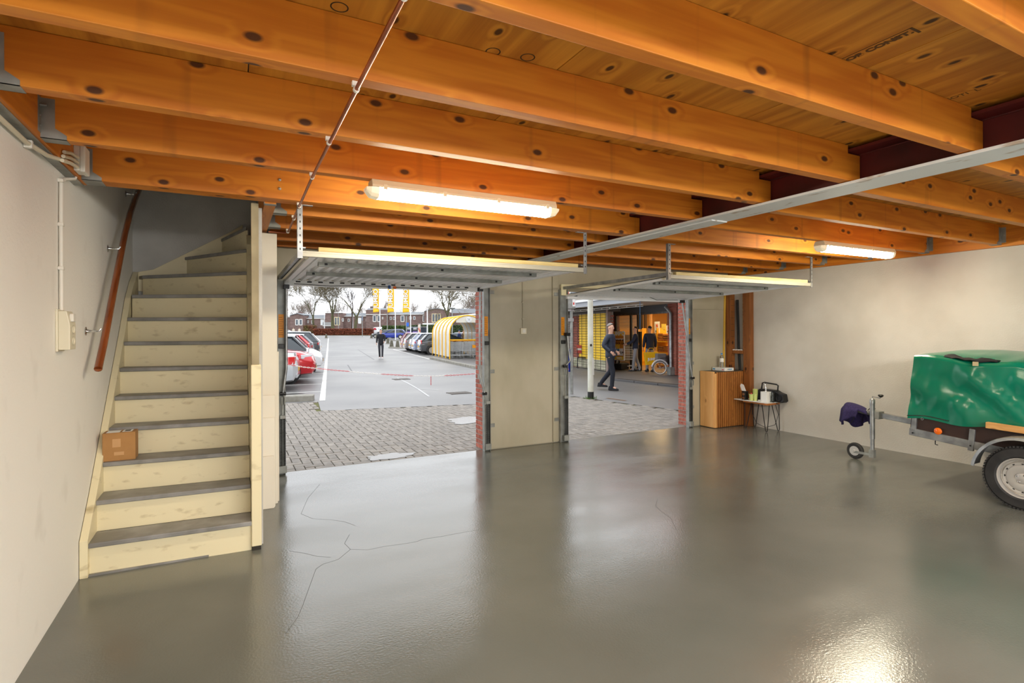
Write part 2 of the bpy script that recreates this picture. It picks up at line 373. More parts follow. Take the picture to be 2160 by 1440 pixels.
# cover boards on the pier between the doors
O('board', MB().box(3.07, 4.03, YF - .012, YF, .01, 2.5), WALLF, wfo, bevel=.003)
O('batten', MB().box(4.045, 4.14, YF - .02, YF, .01, 2.5), WALLF, wfo, bevel=.003)
O('board', MB().box(6.715, 6.76, YF - .02, YF, .01, 2.5), WALLF, wfo, bevel=.003)
O('board', MB().box(6.765, 7.60, YF - .012, YF, .01, 1.93), WALLF, wfo, bevel=.003)
O('board', MB().box(6.765, 7.60, YF - .012, YF, 1.935, 2.5), WALLF, wfo, bevel=.003)
# stairwell above the ceiling
sw = MB().box(.25, .33, 4.2, 6.56, ZC, 4.9).box(XL, .33, 4.12, 4.2, ZC + .03, 4.9).box(XL - .1, .35, 4.1, 6.75, 4.9, 5.0)
struct('wall_stairwell', sw, STAIRW)
O('plaster_face', MB().box(XL, .24, YF - .006, YF, 1.2, 4.9), STAIRW, wfo)

# ------------------------------------------------------------------ ceiling
ce = bpy.data.objects.new('ceiling', None); COL.objects.link(ce); OFF['ceiling'] = Vector((0, 0, 0)); ce['kind'] = 'structure'
xs = [XL, .07, 1.29, 2.51, 3.66, 4.73, 5.95, 7.17, XR]; ys = [YB, -.2, 2.24, 4.26, 6.56]
g = .0025
for i in range(len(xs) - 1):
    for j in range(len(ys) - 1):
        x0, x1 = xs[i], xs[i + 1]
        if j == 3:
            if i == 0: continue
            if i == 1: x0 = .25
        O('plywood_panel', MB().box(x0 + g, x1 - g, ys[j] + g, ys[j + 1] - g, ZC, ZC + .02), PLY, ce, org=((x0 + x1) / 2, (ys[j] + ys[j + 1]) / 2, ZC))
O('upper_floor', MB().box(XL, XR, YB, 4.2, ZC + .02, ZC + .1).box(.26, XR, 4.2, 6.72, ZC + .02, ZC + .1), MORTAR, ce)
XLED = XL + .066
def joist(x0, x1, y, w=.07, notch=None, dz=0):
    z0, z1 = ZB + dz, ZC - .001
    p = [(x0, z0), (x1, z0), (x1, z1), (x0, z1)]
    if notch == 'r': p = [(x0, z0), (x1, z0), (x1, 2.69), (3.44, 2.69), (3.44, z1), (x0, z1)]
    if notch == 'l': p = [(x0, z0), (x1, z0), (x1, z1), (3.72, z1), (3.72, 2.69), (x0, 2.69)]
    return O('joist', MB().prism(p, 'y', y, y + w), JOIST, ce, org=((x0 + x1) / 2, y, z0), bevel=.003)
def hanger(x, y, sgn, par, w=.07, z0=ZB):
    """joist hanger: two ears on the ledger, side plates with a stepped foot, a saddle below"""
    m = MB(); t = .003
    for yy in (y - t, y + w):
        p = [(0, z0 - t), (.10, z0 - t), (.10, z0 + .02), (.055, z0 + .05), (.055, z0 + .19), (0, z0 + .19)]
        m.prism([(x + sgn * a, b) for a, b in p], 'y', yy, yy + t)
    m.box(min(x, x + sgn * .10), max(x, x + sgn * .10), y - t, y + w + t, z0 - t, z0)
    for yy in (y - .042, y + w + .002):
        m.box(min(x, x + sgn * t), max(x, x + sgn * t), yy, yy + .04, z0 + .02, z0 + .19)
        for zz in (.05, .10, .15): m.tube([(x + sgn * .002, yy + .02, z0 + zz), (x + sgn * .008, yy + .02, z0 + zz)], .006, 6)
    m.tube([(x + sgn * .003, y - .02, z0 + .15), (x + sgn * .03, y - .02, z0 + .15)], .007, 6)
    return O('joist_hanger', m, GALVD, par)
JL = [-1.8, -1.15, -.5, .14, .774, 1.402, 2.039, 2.682, 3.341]
for y in JL:
    j = joist(XLED, 3.565, y, notch='r')
    if y > .5: hanger(XLED, y, 1, j)
tr = joist(XLED, 3.565, 4.138, .14, 'r')
hanger(XLED, 4.138, 1, tr, .14)
for x, z in ((.42, .09), (.42, .16)):
    pass
bt = MB()
for px, py in ((590, 379), (590, 398)):
    c = onY(px, py, 4.138); bt.lathe([(.011, 0), (.011, -.004), (.007, -.009), (0, -.011)], c, 'y', 10)
O('bolt', bt, GALV, tr)
for y in (4.64, 5.28, 5.98, 6.40):
    j = joist(.295, 3.565, y, notch='r')
    hanger(.295, y, 1, j)
JR = [-1.75, -1.1, -.46, .2, .85, 1.50, 2.17, 2.83, 3.53, 4.19, 4.85, 5.5, 6.2]
for y in JR:
    j = joist(3.597, XR - .066, y, notch='l')
    if y > 2.5: hanger(XR - .066, y, -1, j)
O('ledger', MB().box(XL, XLED, YB, 4.28, ZB - .005, ZC - .001), LEDGER, ce, org=(XL, 2, ZB))
O('ledger', MB().box(XR - .066, XR, YB, YF, ZB - .02, ZC - .001), LEDGER, ce, org=(XR, 2, ZB))
hd = O('header', MB().box(.215, .292, 4.28, YF, ZB - .01, ZC - .001), LEDGER, ce, org=(.25, 5, ZB))
O('end_strap', MB().box(.213, .294, 4.282, 4.33, ZB - .014, ZB - .010).box(.211, .215, 4.282, 4.33, ZB - .014, ZB + .16), GALVD, hd)
O('zinc_strip', MB().box(XL, XL + .05, YB, 4.28, ZB - .012, ZB - .006), GALVD, ce)
# builder's stamps printed on the plywood
p = gp(1842, 103, ZC - .001)
st = text('stamp_print', 'MOB CONST.', .042, frame(p, (0, -1, 0), (-1, 0, 0)), STAMP, ce, .002, .0005, sx=1.15)
for yy in (p.y - .155, p.y + .155): O('stamp_bar', MB().box(p.x - .034, p.x + .034, yy - .005, yy + .005, ZC - .0012, ZC - .0004), STAMP, ce)
for dx in (-.032,): O('stamp_bar', MB().box(p.x + dx - .002, p.x + dx + .002, p.y - .155, p.y + .155, ZC - .0012, ZC - .0004), STAMP, ce)
p = gp(2030, 200, ZC - .001); text('stamp_print', 'EOTI  L', .045, frame(p, (0, -1, 0), (-1, 0, 0)), STAMP, ce, 0, .0005)
for px, py in ((1040, 109), (1113, 121), (716, 15)):
    p = gp(px, py, ZC); m = MB(); m.lathe([(.027, .0005), (.027, -.0006), (.032, -.0006), (.032, .0005), (.027, .0005)], p, 'z', 20); O('dark_ring', m, INK, ce)

# ------------------------------------------------------------------ steel beam
sb = MB().box(3.575, 3.585, YB, YF, 2.515, 2.70).box(3.45, 3.71, YB, YF, 2.70, 2.718)
bo = O('steel_beam', sb, REDST)
tag(bo, 'dark red steel beam with pale grey flange carrying the ceiling joists', 'beam', kind='thing')
O('bottom_flange', MB().box(3.45, 3.71, YB, YF, 2.497, 2.515), FLANGE, bo, bevel=.003)
O('flange_plate', MB().box(3.52, 3.70, 3.2, YF, 2.487, 2.497), FLANGE, bo)
O('weld', MB().tube([(3.57, YB, 2.70), (3.57, YF, 2.70)], .006, 6), REDST, bo)

# ------------------------------------------------------------------ lamps
def lamp(x0, x1, y, label):
    z1 = ZB - .002; t = T('fluorescent_lamp', label, 'lamp', ((x0 + x1) / 2, y, z1), group='fluorescent ceiling lamps')
    # housing: shallow tray with rounded ends
    h = MB().prism([(-.048, z1), (.048, z1), (.062, z1 - .035), (.062, z1 - .05), (-.062, z1 - .05), (-.062, z1 - .035)], 'x', x0 + .03, x1 - .03, M=Matrix.Translation((0, y, 0)))
    O('housing', h, mat('lamp_housing', (214, 200, 168), .5), t, bevel=.004)
    d = MB().prism([(-.057, z1 - .05), (.057, z1 - .05), (.050, z1 - .088), (.034, z1 - .106), (-.034, z1 - .106), (-.050, z1 - .088)], 'x', x0 + .075, x1 - .075, M=Matrix.Translation((0, y, 0)))
    O('diffuser', d, mat('lamp_diffuser', (255, 250, 235), .3, emit=LAMP, emitcol=LAMPCOL), t)
    for a, s in ((x0, 1), (x1, -1)):
        e = MB(); sec = [(-.060, -.05), (.060, -.05), (.053, -.09), (.036, -.11), (-.036, -.11), (-.053, -.09)]
        r0 = [(a + s * .075, y + p, z1 + q) for p, q in sec]; r1 = [(a + s * .028, y + p * .93, z1 - .05 + (q + .05) * .85) for p, q in sec]; r2 = [(a, y + p * .72, z1 - .05 + (q + .05) * .35) for p, q in sec]
        e.grid([r0, r1, r2], closed=True); e.f += [tuple(range(12, 18))]; e.m.append(0)
        O('end_cap', e, mat('lamp_end_cap', (238, 224, 188), .2, emit=.25, emitcol=LAMPCOL), t)
    n = 4
    for k in range(n):
        xx = x0 + .11 + (x1 - x0 - .22) * k / (n - 1)
        for s_ in (-1, 1): O('clip', MB().box(xx - .012, xx + .012, y + s_ * .061, y + s_ * .066, z1 - .062, z1 - .03), mat('lamp_clip', (216, 204, 172), .4), t)
    return t
lamp(.735, 2.12, 3.376, 'long glowing fluorescent lamp under the joist above the stair side garage door')
lamp(5.47, 6.86, 3.566, 'shorter looking glowing fluorescent lamp by the white wall above the trailer')


# ------------------------------------------------------------------ copper pipe with clips
t = T('copper_pipe', 'thin copper pipe clipped under the joists, running across them', 'pipe', (.42, 2, ZB - .03))
pz = ZB - .028
O('pipe', MB().tube([(.42, -.6, pz), (.42, 2, pz), (.425, 3.4, pz), (.44, 4.3, pz), (.46, 5.3, pz), (.45, 5.34, pz), (.42, 5.36, pz), (.30, 5.36, pz)], .0085, 10), COPPER, t, smooth=True)
for y in [.81, 1.437, 2.074, 2.717, 3.376, 4.2, 4.675, 5.315]:
    m = MB(); x = .42 + max(0, (y - 3)) * .017
    m.lathe([(.012, -.008), (.012, .008)], (x, y, pz), 'y', 12); m.box(x - .016, x + .016, y - .008, y + .008, pz + .01, ZB)
    O('pipe_clip', m, PVCW, t)
O('pipe_clip', MB().lathe([(.012, -.008), (.012, .008)], (.455, 5.30, pz), 'y', 12), PVCW, t)

# ------------------------------------------------------------------ left wall: conduit, junction box, socket box
t = T('socket_box', 'cream double socket box with a switch, fed by a conduit on the left wall', 'socket', (XL, 3.97, 1.6))
yA, yB, zA, zBt = 3.83, 4.09, 1.49, 1.70
O('back_plate', MB().box(XL, XL + .012, 3.86, 4.0, 1.475, 1.715), PVC, t, bevel=.004)
O('housing', MB().prism([(XL + .012, 1.485), (XL + .065, 1.485), (XL + .065, 1.63), (XL + .05, 1.705), (XL + .012, 1.705)], 'y', 3.865, 3.995), PVC, t, bevel=.004)
O('rocker', MB().box(XL + .055, XL + .074, 3.90, 3.96, 1.645, 1.69), PVCW, t, bevel=.003)
for zz in (1.535, 1.60):
    m = MB().lathe([(.024, 0), (.024, .004), (.020, .004), (.018, -.004), (0, -.004)], (XL + .066, 3.93, zz), 'x', 20)
    O('socket', m, PVC, t, smooth=True)
t = T('conduit', 'grey white conduit pipe with saddle clips down the left wall', 'conduit', (XL, 3.93, 2.1))
O('pipe', MB().tube([(XL + .06, 4.10, 2.57), (XL + .045, 4.07, 2.50), (XL + .02, 3.97, 2.47), (XL + .014, 3.93, 2.44), (XL + .014, 3.925, 2.2), (XL + .014, 3.925, 1.71)], .010, 10), PVCW, t, smooth=True)
for zz in (2.45, 2.2, 1.95): O('saddle_clip', MB().box(XL, XL + .028, 3.908, 3.942, zz - .01, zz + .01), PVCW, t, bevel=.004)
t = T('conduit', 'pair of cream conduits along the zinc strip under the left ledger', 'conduit', (XL, 2.5, 2.5))
O('pipe', MB().tube([(XL + .02, -1.5, 2.47), (XL + .02, 3.3, 2.48), (XL + .04, 3.55, 2.49), (XL + .075, 3.75, 2.52)], .011, 8), PVC, t, smooth=True)
for k in range(3): O('pipe', MB().tube([(XL + .078, 3.66 + .02 * k, 2.50 + .028 * k), (XL + .085, 3.80, 2.525 + .028 * k), (XL + .085, 3.97, 2.545 + .028 * k)], .010, 8), PVC, t, smooth=True)
for y in (2.9, 3.35): O('saddle_clip', MB().box(XL + .002, XL + .035, y - .012, y + .012, 2.462, 2.50), PVCW, t, bevel=.003)
t = T('junction_box', 'white junction box on the left ledger between two joist hangers', 'junction box', (XLED, 4.0, 2.58))
O('base', MB().box(XLED, XLED + .03, 3.95, 4.06, 2.525, 2.67), PVCW, t, bevel=.003)
O('lid', MB().box(XLED + .03, XLED + .055, 3.945, 4.065, 2.52, 2.675), PVCW, t, bevel=.006)

# ------------------------------------------------------------------ socket on the pier
t = T('pier_switch_box', 'small cream box with thin conduit on the pier between the doors', 'switch', (3.54, YF, 1.58))
p = onY(1103, 698, YF - .02)
O('box_body', MB().box(p.x - .042, p.x + .042, YF - .05, YF - .013, p.z - .04, p.z + .04), PVC, t, bevel=.005)
O('rocker', MB().box(p.x - .022, p.x + .022, YF - .058, YF - .05, p.z - .022, p.z + .022), PVCW, t, bevel=.003)
O('conduit', MB().tube([(p.x, YF - .022, p.z + .04), (p.x, YF - .022, ZB)], .008, 8), WALLF, t, smooth=True)
for zz in (1.75, 1.98): O('saddle_clip', MB().box(p.x - .016, p.x + .016, YF - .032, YF - .013, zz - .008, zz + .008), WALLF, t)

# ================================================================== staircase
R_ = .2147
left = [(-.83, 4.37), (-.83, 4.60), (-.83, 4.82), (-.83, 5.05), (-.83, 5.27), (-.83, 5.49), (-.83, 5.70), (-.83, 5.88), (-.82, 6.06), (-.78, 6.42), (-.44, 6.545), (-.10, 6.545), (.1, 6.545)]
right = [(.125, 4.335), (.125, 4.55), (.125, 4.75), (.125, 4.96), (.125, 5.16), (.125, 5.32), (.125, 5.43), (.125, 5.49), (.125, 5.53), (.125, 5.59), (.125, 5.63), (.125, 5.67), (.13, 5.7)]
t = T('staircase', 'steep cream painted winder stairs with grey treads beside the left wall', 'stairs', (-.35, 4.8, 0))
tread0 = None
for i in range(12):
    z = (i + 1) * R_
    (lx, ly), (rx, ry) = left[i], right[i]; (mx, my), (qx, qy) = left[i + 1], right[i + 1]
    d = .02
    poly = [(lx, ly), (rx, ry), (qx, qy + d)]
    if i in (9,): poly += [(mx, my), (-.83, YF - .015)]
    elif i == 10: poly += [(mx, my)]
    else: poly += [(mx, my + (d if my < YF - .03 else 0))]
    O('tread', MB().prism(poly, 'z', z - .032, z), TREADG, t, bevel=.006)
    # riser, set back under the nosing
    a = Vector((lx, ly + .03, 0)); b = Vector((rx, ry + .03, 0))
    m = MB(); n = Vector((-(b - a).y, (b - a).x, 0)).normalized() * .015
    zb0 = i * R_ - (0 if i == 0 else .002)
    vs = [a, b, b + n, a + n]
    m.prism([(v.x, v.y) for v in vs], 'z', zb0, z - .032); O('riser', m, RISER, t)
# wall stringer: sawtooth-free board following the flight and sweeping up at the top
prof = [(4.355, 0), (4.355, .24), (4.62, .47), (5.05, .895), (5.49, 1.32), (5.8, 1.62), (6.06, 1.90), (6.30, 2.07), (6.54, 2.19), (6.54, 1.9), (6.2, 1.4), (5.2, .4), (4.8, 0)]
O('stringer', MB().prism(prof, 'x', XL + .004, -.828), CREAM, t, bevel=.003)
pr2 = [(-.828, 2.0), (-.828, 2.19), (-.70, 2.22), (-.35, 2.44), (.0, 2.66), (.11, 2.74), (.11, 2.3), (-.5, 1.95)]
O('stringer', MB().prism(pr2, 'y', YF - .035, YF - .008), CREAM, t, bevel=.003)
O('stringer', MB().prism([(4.42, .0), (4.42, .16), (5.6, 2.4), (5.7, 2.5), (5.7, 0)], 'x', .128, .17), CREAM, t)
nw = O('newel', MB().box(.124, .190, 4.335, 4.42, .03, 1.345), CREAM, t, bevel=.005)
O('newel_foot', MB().box(.128, .186, 4.34, 4.415, 0, .03), INK, nw)
O('newel_upper', MB().box(.128, .178, 4.34, 4.40, 1.345, ZB - .002), mat('unpainted_strip', (176, 164, 132), .6, rgb2=(140, 128, 100), scale=(4, 4, 3)), t, bevel=.003)
O('floor_strip', MB().box(-.83, .125, 4.375, 4.395, 0, .012), TREADG, t)
# partition wall closing the stair flank
struct('partition', MB().box(.172, .205, 4.45, YF, 0, ZB - .012), STAIRW)

# handrail
t = T('handrail', 'varnished brown wooden handrail on three steel brackets on the left wall', 'handrail', (-.8, 5.2, 2))
HX = XL + .085
hp = [onX(*q, HX) for q in ((207, 778), (218, 728), (229, 670), (240, 612), (252, 550), (263, 495), (274, 452), (285, 420), (297, 392))]
O('rail', MB().tube(hp, .024, 14), HANDR, t, smooth=True)
O('rail_end', MB().lathe([(.024, 0), (.022, -.008), (.014, -.016), (0, -.019)], hp[0], 'z', 14), HANDR, t, smooth=True)
for (px, py) in ((213, 692), (254, 520), (288, 406)):
    q = onX(px, py, HX); m = MB()
    m.lathe([(.030, 0), (.030, .004), (.012, .008), (.008, .03), (.008, .05)], (XL, q.y, q.z - .02), 'x', 14)
    m.tube([(XL + .045, q.y, q.z - .02), (HX - .01, q.y, q.z - .018), (HX, q.y, q.z)], .007, 8)
    O('bracket', m, CHROME, t, smooth=True)

# cardboard box on the third step
b0 = Vector((-.835, 4.845, 3 * R_)); t = T('cardboard_box', 'small brown cardboard parcel with white labels on the third stair', 'box', b0)
bx, by, bz = .20, .135, .205
O('carton', MB().box(b0.x, b0.x + bx, b0.y, b0.y + by, b0.z, b0.z + bz), CARD, t, bevel=.004)
O('flap_seam', MB().box(b0.x + .002, b0.x + bx - .002, b0.y + by / 2 - .001, b0.y + by / 2 + .001, b0.z + bz, b0.z + bz + .001), INK, t)
lb = O('shipping_label', MB().box(b0.x + .02, b0.x + .10, b0.y + .02, b0.y + .115, b0.z + bz, b0.z + bz + .0015), PAPERW, t)
lb2 = O('shipping_label', MB().box(b0.x + .115, b0.x + .175, b0.y + .03, b0.y + .12, b0.z + bz, b0.z + bz + .0015), PAPERW, t)
O('barcode', MB().box(b0.x + .128, b0.x + .163, b0.y + .045, b0.y + .10, b0.z + bz + .0015, b0.z + bz + .0025), INK, lb2)
O('faded_print', MB().box(b0.x + .06, b0.x + .11, b0.y - .0008, b0.y, b0.z + .10, b0.z + .16), mat('print_pale', (196, 152, 104), .8), t)
O('faded_line', MB().box(b0.x + .07, b0.x + .13, b0.y - .0008, b0.y, b0.z + .04, b0.z + .065), mat('print_pale', (196, 152, 104), .8), t)

# upright white boards parked against the stair partition
def board(x0, x1, y, h, th, label):
    o = O('white_board', MB().box(x0, x1, y, y + th, 0, h), mat('panel_white', (230, 222, 206), .45, rgb2=(222, 212, 194), scale=(2, 2, 1)), bevel=.004, org=((x0 + x1) / 2, y, 0))
    tag(o, label, 'board', 'boards leaning beside the stairs')
board(.212, .336, 5.30, .47, .022, 'shortest white board at the front of the boards beside the stairs')
board(.212, .345, 5.33, .81, .022, 'second shortest white board beside the stairs, behind the shortest one')
board(.212, .350, 5.36, 1.01, .022, 'waist high white board beside the stairs, third from the front')
board(.210, .375, 5.43, 2.49, .05, 'ceiling high white board standing beside the stairs')
board(.210, .392, 5.50, 1.40, .03, 'rearmost white board beside the stairs, its edge just showing')
t = O('riser_pipe', MB().tube([(.200, 5.2, .02), (.200, 5.2, ZB)], .011, 8), COPPER, smooth=True)
tag(t, 'upright copper pipe in the gap between stair post and boards', 'pipe')
# ================================================================== garage doors
def spring(m, a, b, r=.017, w=.0035, turns=34):
    a, b = Vector(a), Vector(b); pts = []
    n = turns * 8
    for i in range(n + 1):
        f = i / n; an = 2 * pi * turns * f; c = a.lerp(b, f)
        pts.append((c.x + r * math.cos(an), c.y + r * math.sin(an), c.z))
    m.tube(pts, w, 4)
def garage_door(label, xf0, xf1, yr, zf, zr, depth, nrib, sides, bx):
    """up-and-over door, open: the sheet hangs level below the joists"""
    x0, x1 = xf0 + .06, xf1 - .06; yf = 6.52
    t = T('garage_door', label, 'garage door', ((xf0 + xf1) / 2, YF, 0), group='open up-and-over garage doors')
    zz = lambda y: zf + (zr - zf) * (yf - y) / (yf - yr)
    # corrugated sheet
    prof = []
    per = (x1 - x0) / nrib
    for k in range(nrib):
        a = x0 + k * per
        prof += [(a, 0), (a + per * .42, 0), (a + per * .52, depth), (a + per * .88, depth), (a + per * .98, 0)]
    prof.append((x1, 0))
    m = MB(); yy = [yr + .03, (yr + yf) / 2, yf]
    m.grid([[(p, y, zz(y) + .02 + q) for p, q in prof] for y in yy]); m.grid([[(p, y, zz(y) + .023 + q) for p, q in prof] for y in yy])
    O('door_sheet', m, DOORW, t)
    # frame of the leaf and cross rails
    for xx in (x0, x1 - .05):
        O('leaf_stile', MB().bar((xx + .025, yr, zz(yr) + .012), (xx + .025, yf, zz(yf) + .012), .05, .03), DOORW, t, bevel=.003)
    O('front_lip', MB().box(x0, x1, yf - .03, yf + .02, zf - .035, zf + .03), DOORW, t, bevel=.004)
    sl = MB()
    for k in range(nrib * 2 // 3 if depth > .01 else 1):
        a = x0 + .12 + k * (x1 - x0 - .24) / (nrib * 2 // 3)
        sl.box(a, a + .05, yf - .0318, yf - .03, zf + .005, zf + .020)
    O('lip_slots', sl, DARKM, t)
    for f in (.20, .55):
        y = yr + (yf - yr) * f; z = zz(y); r = MB()
        r.prism([(y - .025, z + .018), (y - .025, z - .016), (y + .025, z - .016), (y + .025, z + .018), (y + .019, z + .018), (y + .019, z - .010), (y - .019, z - .010), (y - .019, z + .018)], 'x', x0 + .12, x1 - .2)
        ro = O('cross_rail', r, GALVD, t)
        h = MB()
        for xx in (x0 + .18, (x0 + x1) / 2, x1 - .27): h.box(xx - .012, xx + .012, y - .0262, y - .0255, z - .008, z + .010)
        O('rail_hole', h, DARKM, ro)
    O('rear_rail', MB().box(xf0 - .02, xf1 + .02, yr - .03, yr + .01, zr - .005, zr + .03).box(xf0 - .02, xf1 + .02, yr - .032, yr - .03, zr + .022, zr + .036), mat('door_rail_cream', (168, 164, 150), .45, .2), t, bevel=.002)
    O('wood_batten', MB().box(bx[0], bx[1], yr - .02, yr + .03, zr + .036, zr + .072), mat('cream_batten', (206, 188, 134), .7, rgb2=(176, 154, 100), scale=(3, 30, 30)), t, bevel=.003)
    # side tracks and their hangers
    for xx, s in ((xf0, 1), (xf1, -1)):
        tm = MB().prism([(0, .035), (0, -.005), (.03, -.005), (.03, .004), (.006, .004), (.006, .026), (.03, .026), (.03, .035)], 'y', yr - .02, YF - .01, M=Matrix.Translation((xx, 0, zr + .03)) @ Matrix.Diagonal((s, 1, 1, 1)))
        O('track', tm, GALV, t)
        c = MB(); c.tube([(xx + s * .03, yr + .05, zr + .02), (xx + s * .03, yf - .1, zf + .03)], .004, 6); O('cable', c, BLACK, t)
        r = MB().lathe([(.022, -.01), (.022, .01)], (xx + s * .05, yr + .12, zr + .015), 'x', 14); O('roller', r, PVC, t)
        hx = xx - s * .01; hm = MB(); ang = MB()
        hm.box(hx - .018, hx + .018, yr - .034, yr - .031, zr - .02, ZB); hm.box(hx - s * .018 - .0015, hx - s * .018 + .0015, yr - .034, yr + .0, zr - .02, ZB)
        hm.box(hx, hx + s * .09, yr - .034, yr - .0, ZB - .004, ZB)
        ho = O('hanger_strap', hm, GALV, t)
        hh = MB()
        for q in range(7): hh.box(hx - .004, hx + .004, yr - .0352, yr - .034, zr + .04 + q * .05, zr + .055 + q * .05)
        O('strap_slots', hh, DARKM, ho)
    # upright frame posts with spring, lever arm, lock parts and sticker
    for s in sides:
        xa, xb = s['post']; yp = YF - .045
        lo, hi = min(xa, xb), max(xa, xb)
        po = MB().box(lo, hi, yp + .02, yp + .045, 0, 2.17).box(lo, lo + .006, yp - .02, yp + .02, 0, 2.17).box(hi - .006, hi, yp - .02, yp + .02, 0, 2.17)
        O('frame_post', po, GALVD, t)
        xm = (lo + hi) / 2
        O('orange_sticker', MB().box(xm - .028, xm + .028, yp + .017, yp + .0195, 1.52, 1.78), ORANGE, t)
        ln = MB()
        for q in range(9): ln.box(xm - .022, xm + .022 - .006 * (q % 3), yp + .0165, yp + .0170, 1.55 + q * .024, 1.556 + q * .024)
        O('sticker_print', ln, mat('sticker_ink', (170, 100, 10), .6), t)
        O('lock_block', MB().box(xm - .03, xm + .03, yp - .012, yp + .019, 1.40, 1.45), BLACK, t, bevel=.004)
        arm = [onY(*q, YF - .09) for q in s['arm']]
        O('lever_arm', MB().tube(arm, .014, 10), GALV, t, smooth=True)
        q = arm[-1]
        O('arm_pivot', MB().box(arm[0].x - .03, arm[0].x + .03, YF - .12, YF - .05, arm[0].z - .015, arm[0].z + .03).lathe([(.02, -.03), (.02, .03)], q, 'x', 12), DARKM, t)
        hk = MB(); hk.tube([q, q + Vector((.02, 0, -.05)), q + Vector((.015, 0, -.12)), q + Vector((-.012, 0, -.12)), q + Vector((-.012, 0, -.04))], .008, 8)
        O('spring_hook', hk, GALVD, t, smooth=True)
        sx = s['spring']; z0, z1 = .10, .62
        ch = MB()
        zt = q.z - .12; nl = max(2, int((zt - z1) / .035))
        for k in range(nl):
            f = (k + .5) / nl; c = Vector((q.x, YF - .09, zt)).lerp(Vector((sx, YF - .06, z1)), f)
            ch.box(c.x - .006, c.x + .006, c.y - .004, c.y + .004, c.z - .02, c.z + .02)
        O('spring_chain', ch, GALVD, t)
        for dx in (-.018, .018):
            sm = MB(); spring(sm, (sx + dx, YF - .07, z0), (sx + dx, YF - .07, z1), .013, .0028, 40); O('spring', sm, DARKM, t)
        O('spring_anchor', MB().box(sx - .04, sx + .04, YF - .09, YF - .045, .02, .10).box(sx - .03, sx + .03, YF - .085, YF - .055, z1, z1 + .04), GALVD, t, bevel=.004)
        O('wall_bracket', MB().box(s['br'] - .035, s['br'] + .035, YF - .024, YF - .013, 2.08, 2.13).box(s['br'] - .035, s['br'] + .035, YF - .024, YF - .013, 1.02, 1.07).box(s['br'] - .035, s['br'] + .035, YF - .024, YF - .013, .30, .35), GALVD, t)
    return t
d1 = garage_door('raised corrugated white garage door over the opening beside the stairs', .46, 2.98, 4.28, 2.135, 2.145, .022, 27,
    [dict(post=(.452, .53), arm=[(604, 606), (604, 700), (604, 776), (597, 830)], spring=.50, br=.42),
     dict(post=(2.955, 3.045), arm=[(1013, 612), (1012, 700), (1012, 790), (1020, 820), (1022, 830)], spring=3.005, br=3.09)], (.58, 2.92))
m = MB().box(1.68, 1.71, 6.47, 6.50, 2.10, 2.14); O('blue_knob', m, mat('blue_plastic', (40, 90, 170), .4), d1, bevel=.004)
O('orange_knob', MB().lathe([(.018, 0), (.022, -.012), (.018, -.028), (0, -.03)], (1.76, 6.48, 2.13), 'z', 14), mat('orange_plastic', (232, 110, 30), .4), d1, smooth=True)
O('release_cable', MB().tube([(.62, 6.46, 2.12), (1.0, 6.44, 2.105), (1.4, 6.44, 2.125), (1.7, 6.47, 2.12)], .004, 6).tube([(1.75, 6.47, 2.12), (2.2, 6.45, 2.11), (2.7, 6.47, 2.125)], .004, 6), BLACK, d1)
d2 = garage_door('raised smooth white garage door over the opening facing the shop', 4.2, 6.60, 4.42, 2.075, 2.15, .008, 30,
    [dict(post=(4.142, 4.275), arm=[(1197, 706), (1199, 735), (1203, 760), (1196, 768), (1192, 772)], spring=4.23, br=4.10),
     dict(post=(6.61, 6.70), arm=[(1439, 637), (1449, 710), (1456, 770), (1461, 797)], spring=6.655, br=6.735)], (4.3, 6.55))
pc = MB(); q0 = onY(1350, 626, 6.5); q1 = onY(1350, 694, 6.5)
pc.tube([q0, q1], .004, 6); O('pull_cord', pc, mat('blue_cord', (60, 110, 160), .6), d2)
O('pull_handle', MB().box(q1.x - .02, q1.x + .02, 6.48, 6.52, q1.z - .04, q1.z), ORANGE, d2, bevel=.004)
O('cord_bracket', MB().box(q0.x - .05, q0.x + .09, 6.46, 6.52, q0.z - .005, q0.z + .005).box(q0.x + .03, q0.x + .045, 6.46, 6.52, q0.z, q0.z + .05), BLACK, d2)
O('release_cable', MB().tube([(q0.x + .1, 6.47, q0.z + .02), (5.9, 6.46, 2.06), (6.35, 6.47, 2.07)], .004, 6), BLACK, d2)
st = MB(); st.bar(onY(1183, 603, 6.53), onY(1300, 606, 6.53), .03, .05); O('corner_rail', st, mat('cream_steel', (222, 214, 176), .5), d2)
O('corner_plate', MB().box(4.17, 4.26, 6.51, 6.53, 2.09, 2.20), mat('cream_steel', (222, 214, 176), .5), d2, bevel=.004)

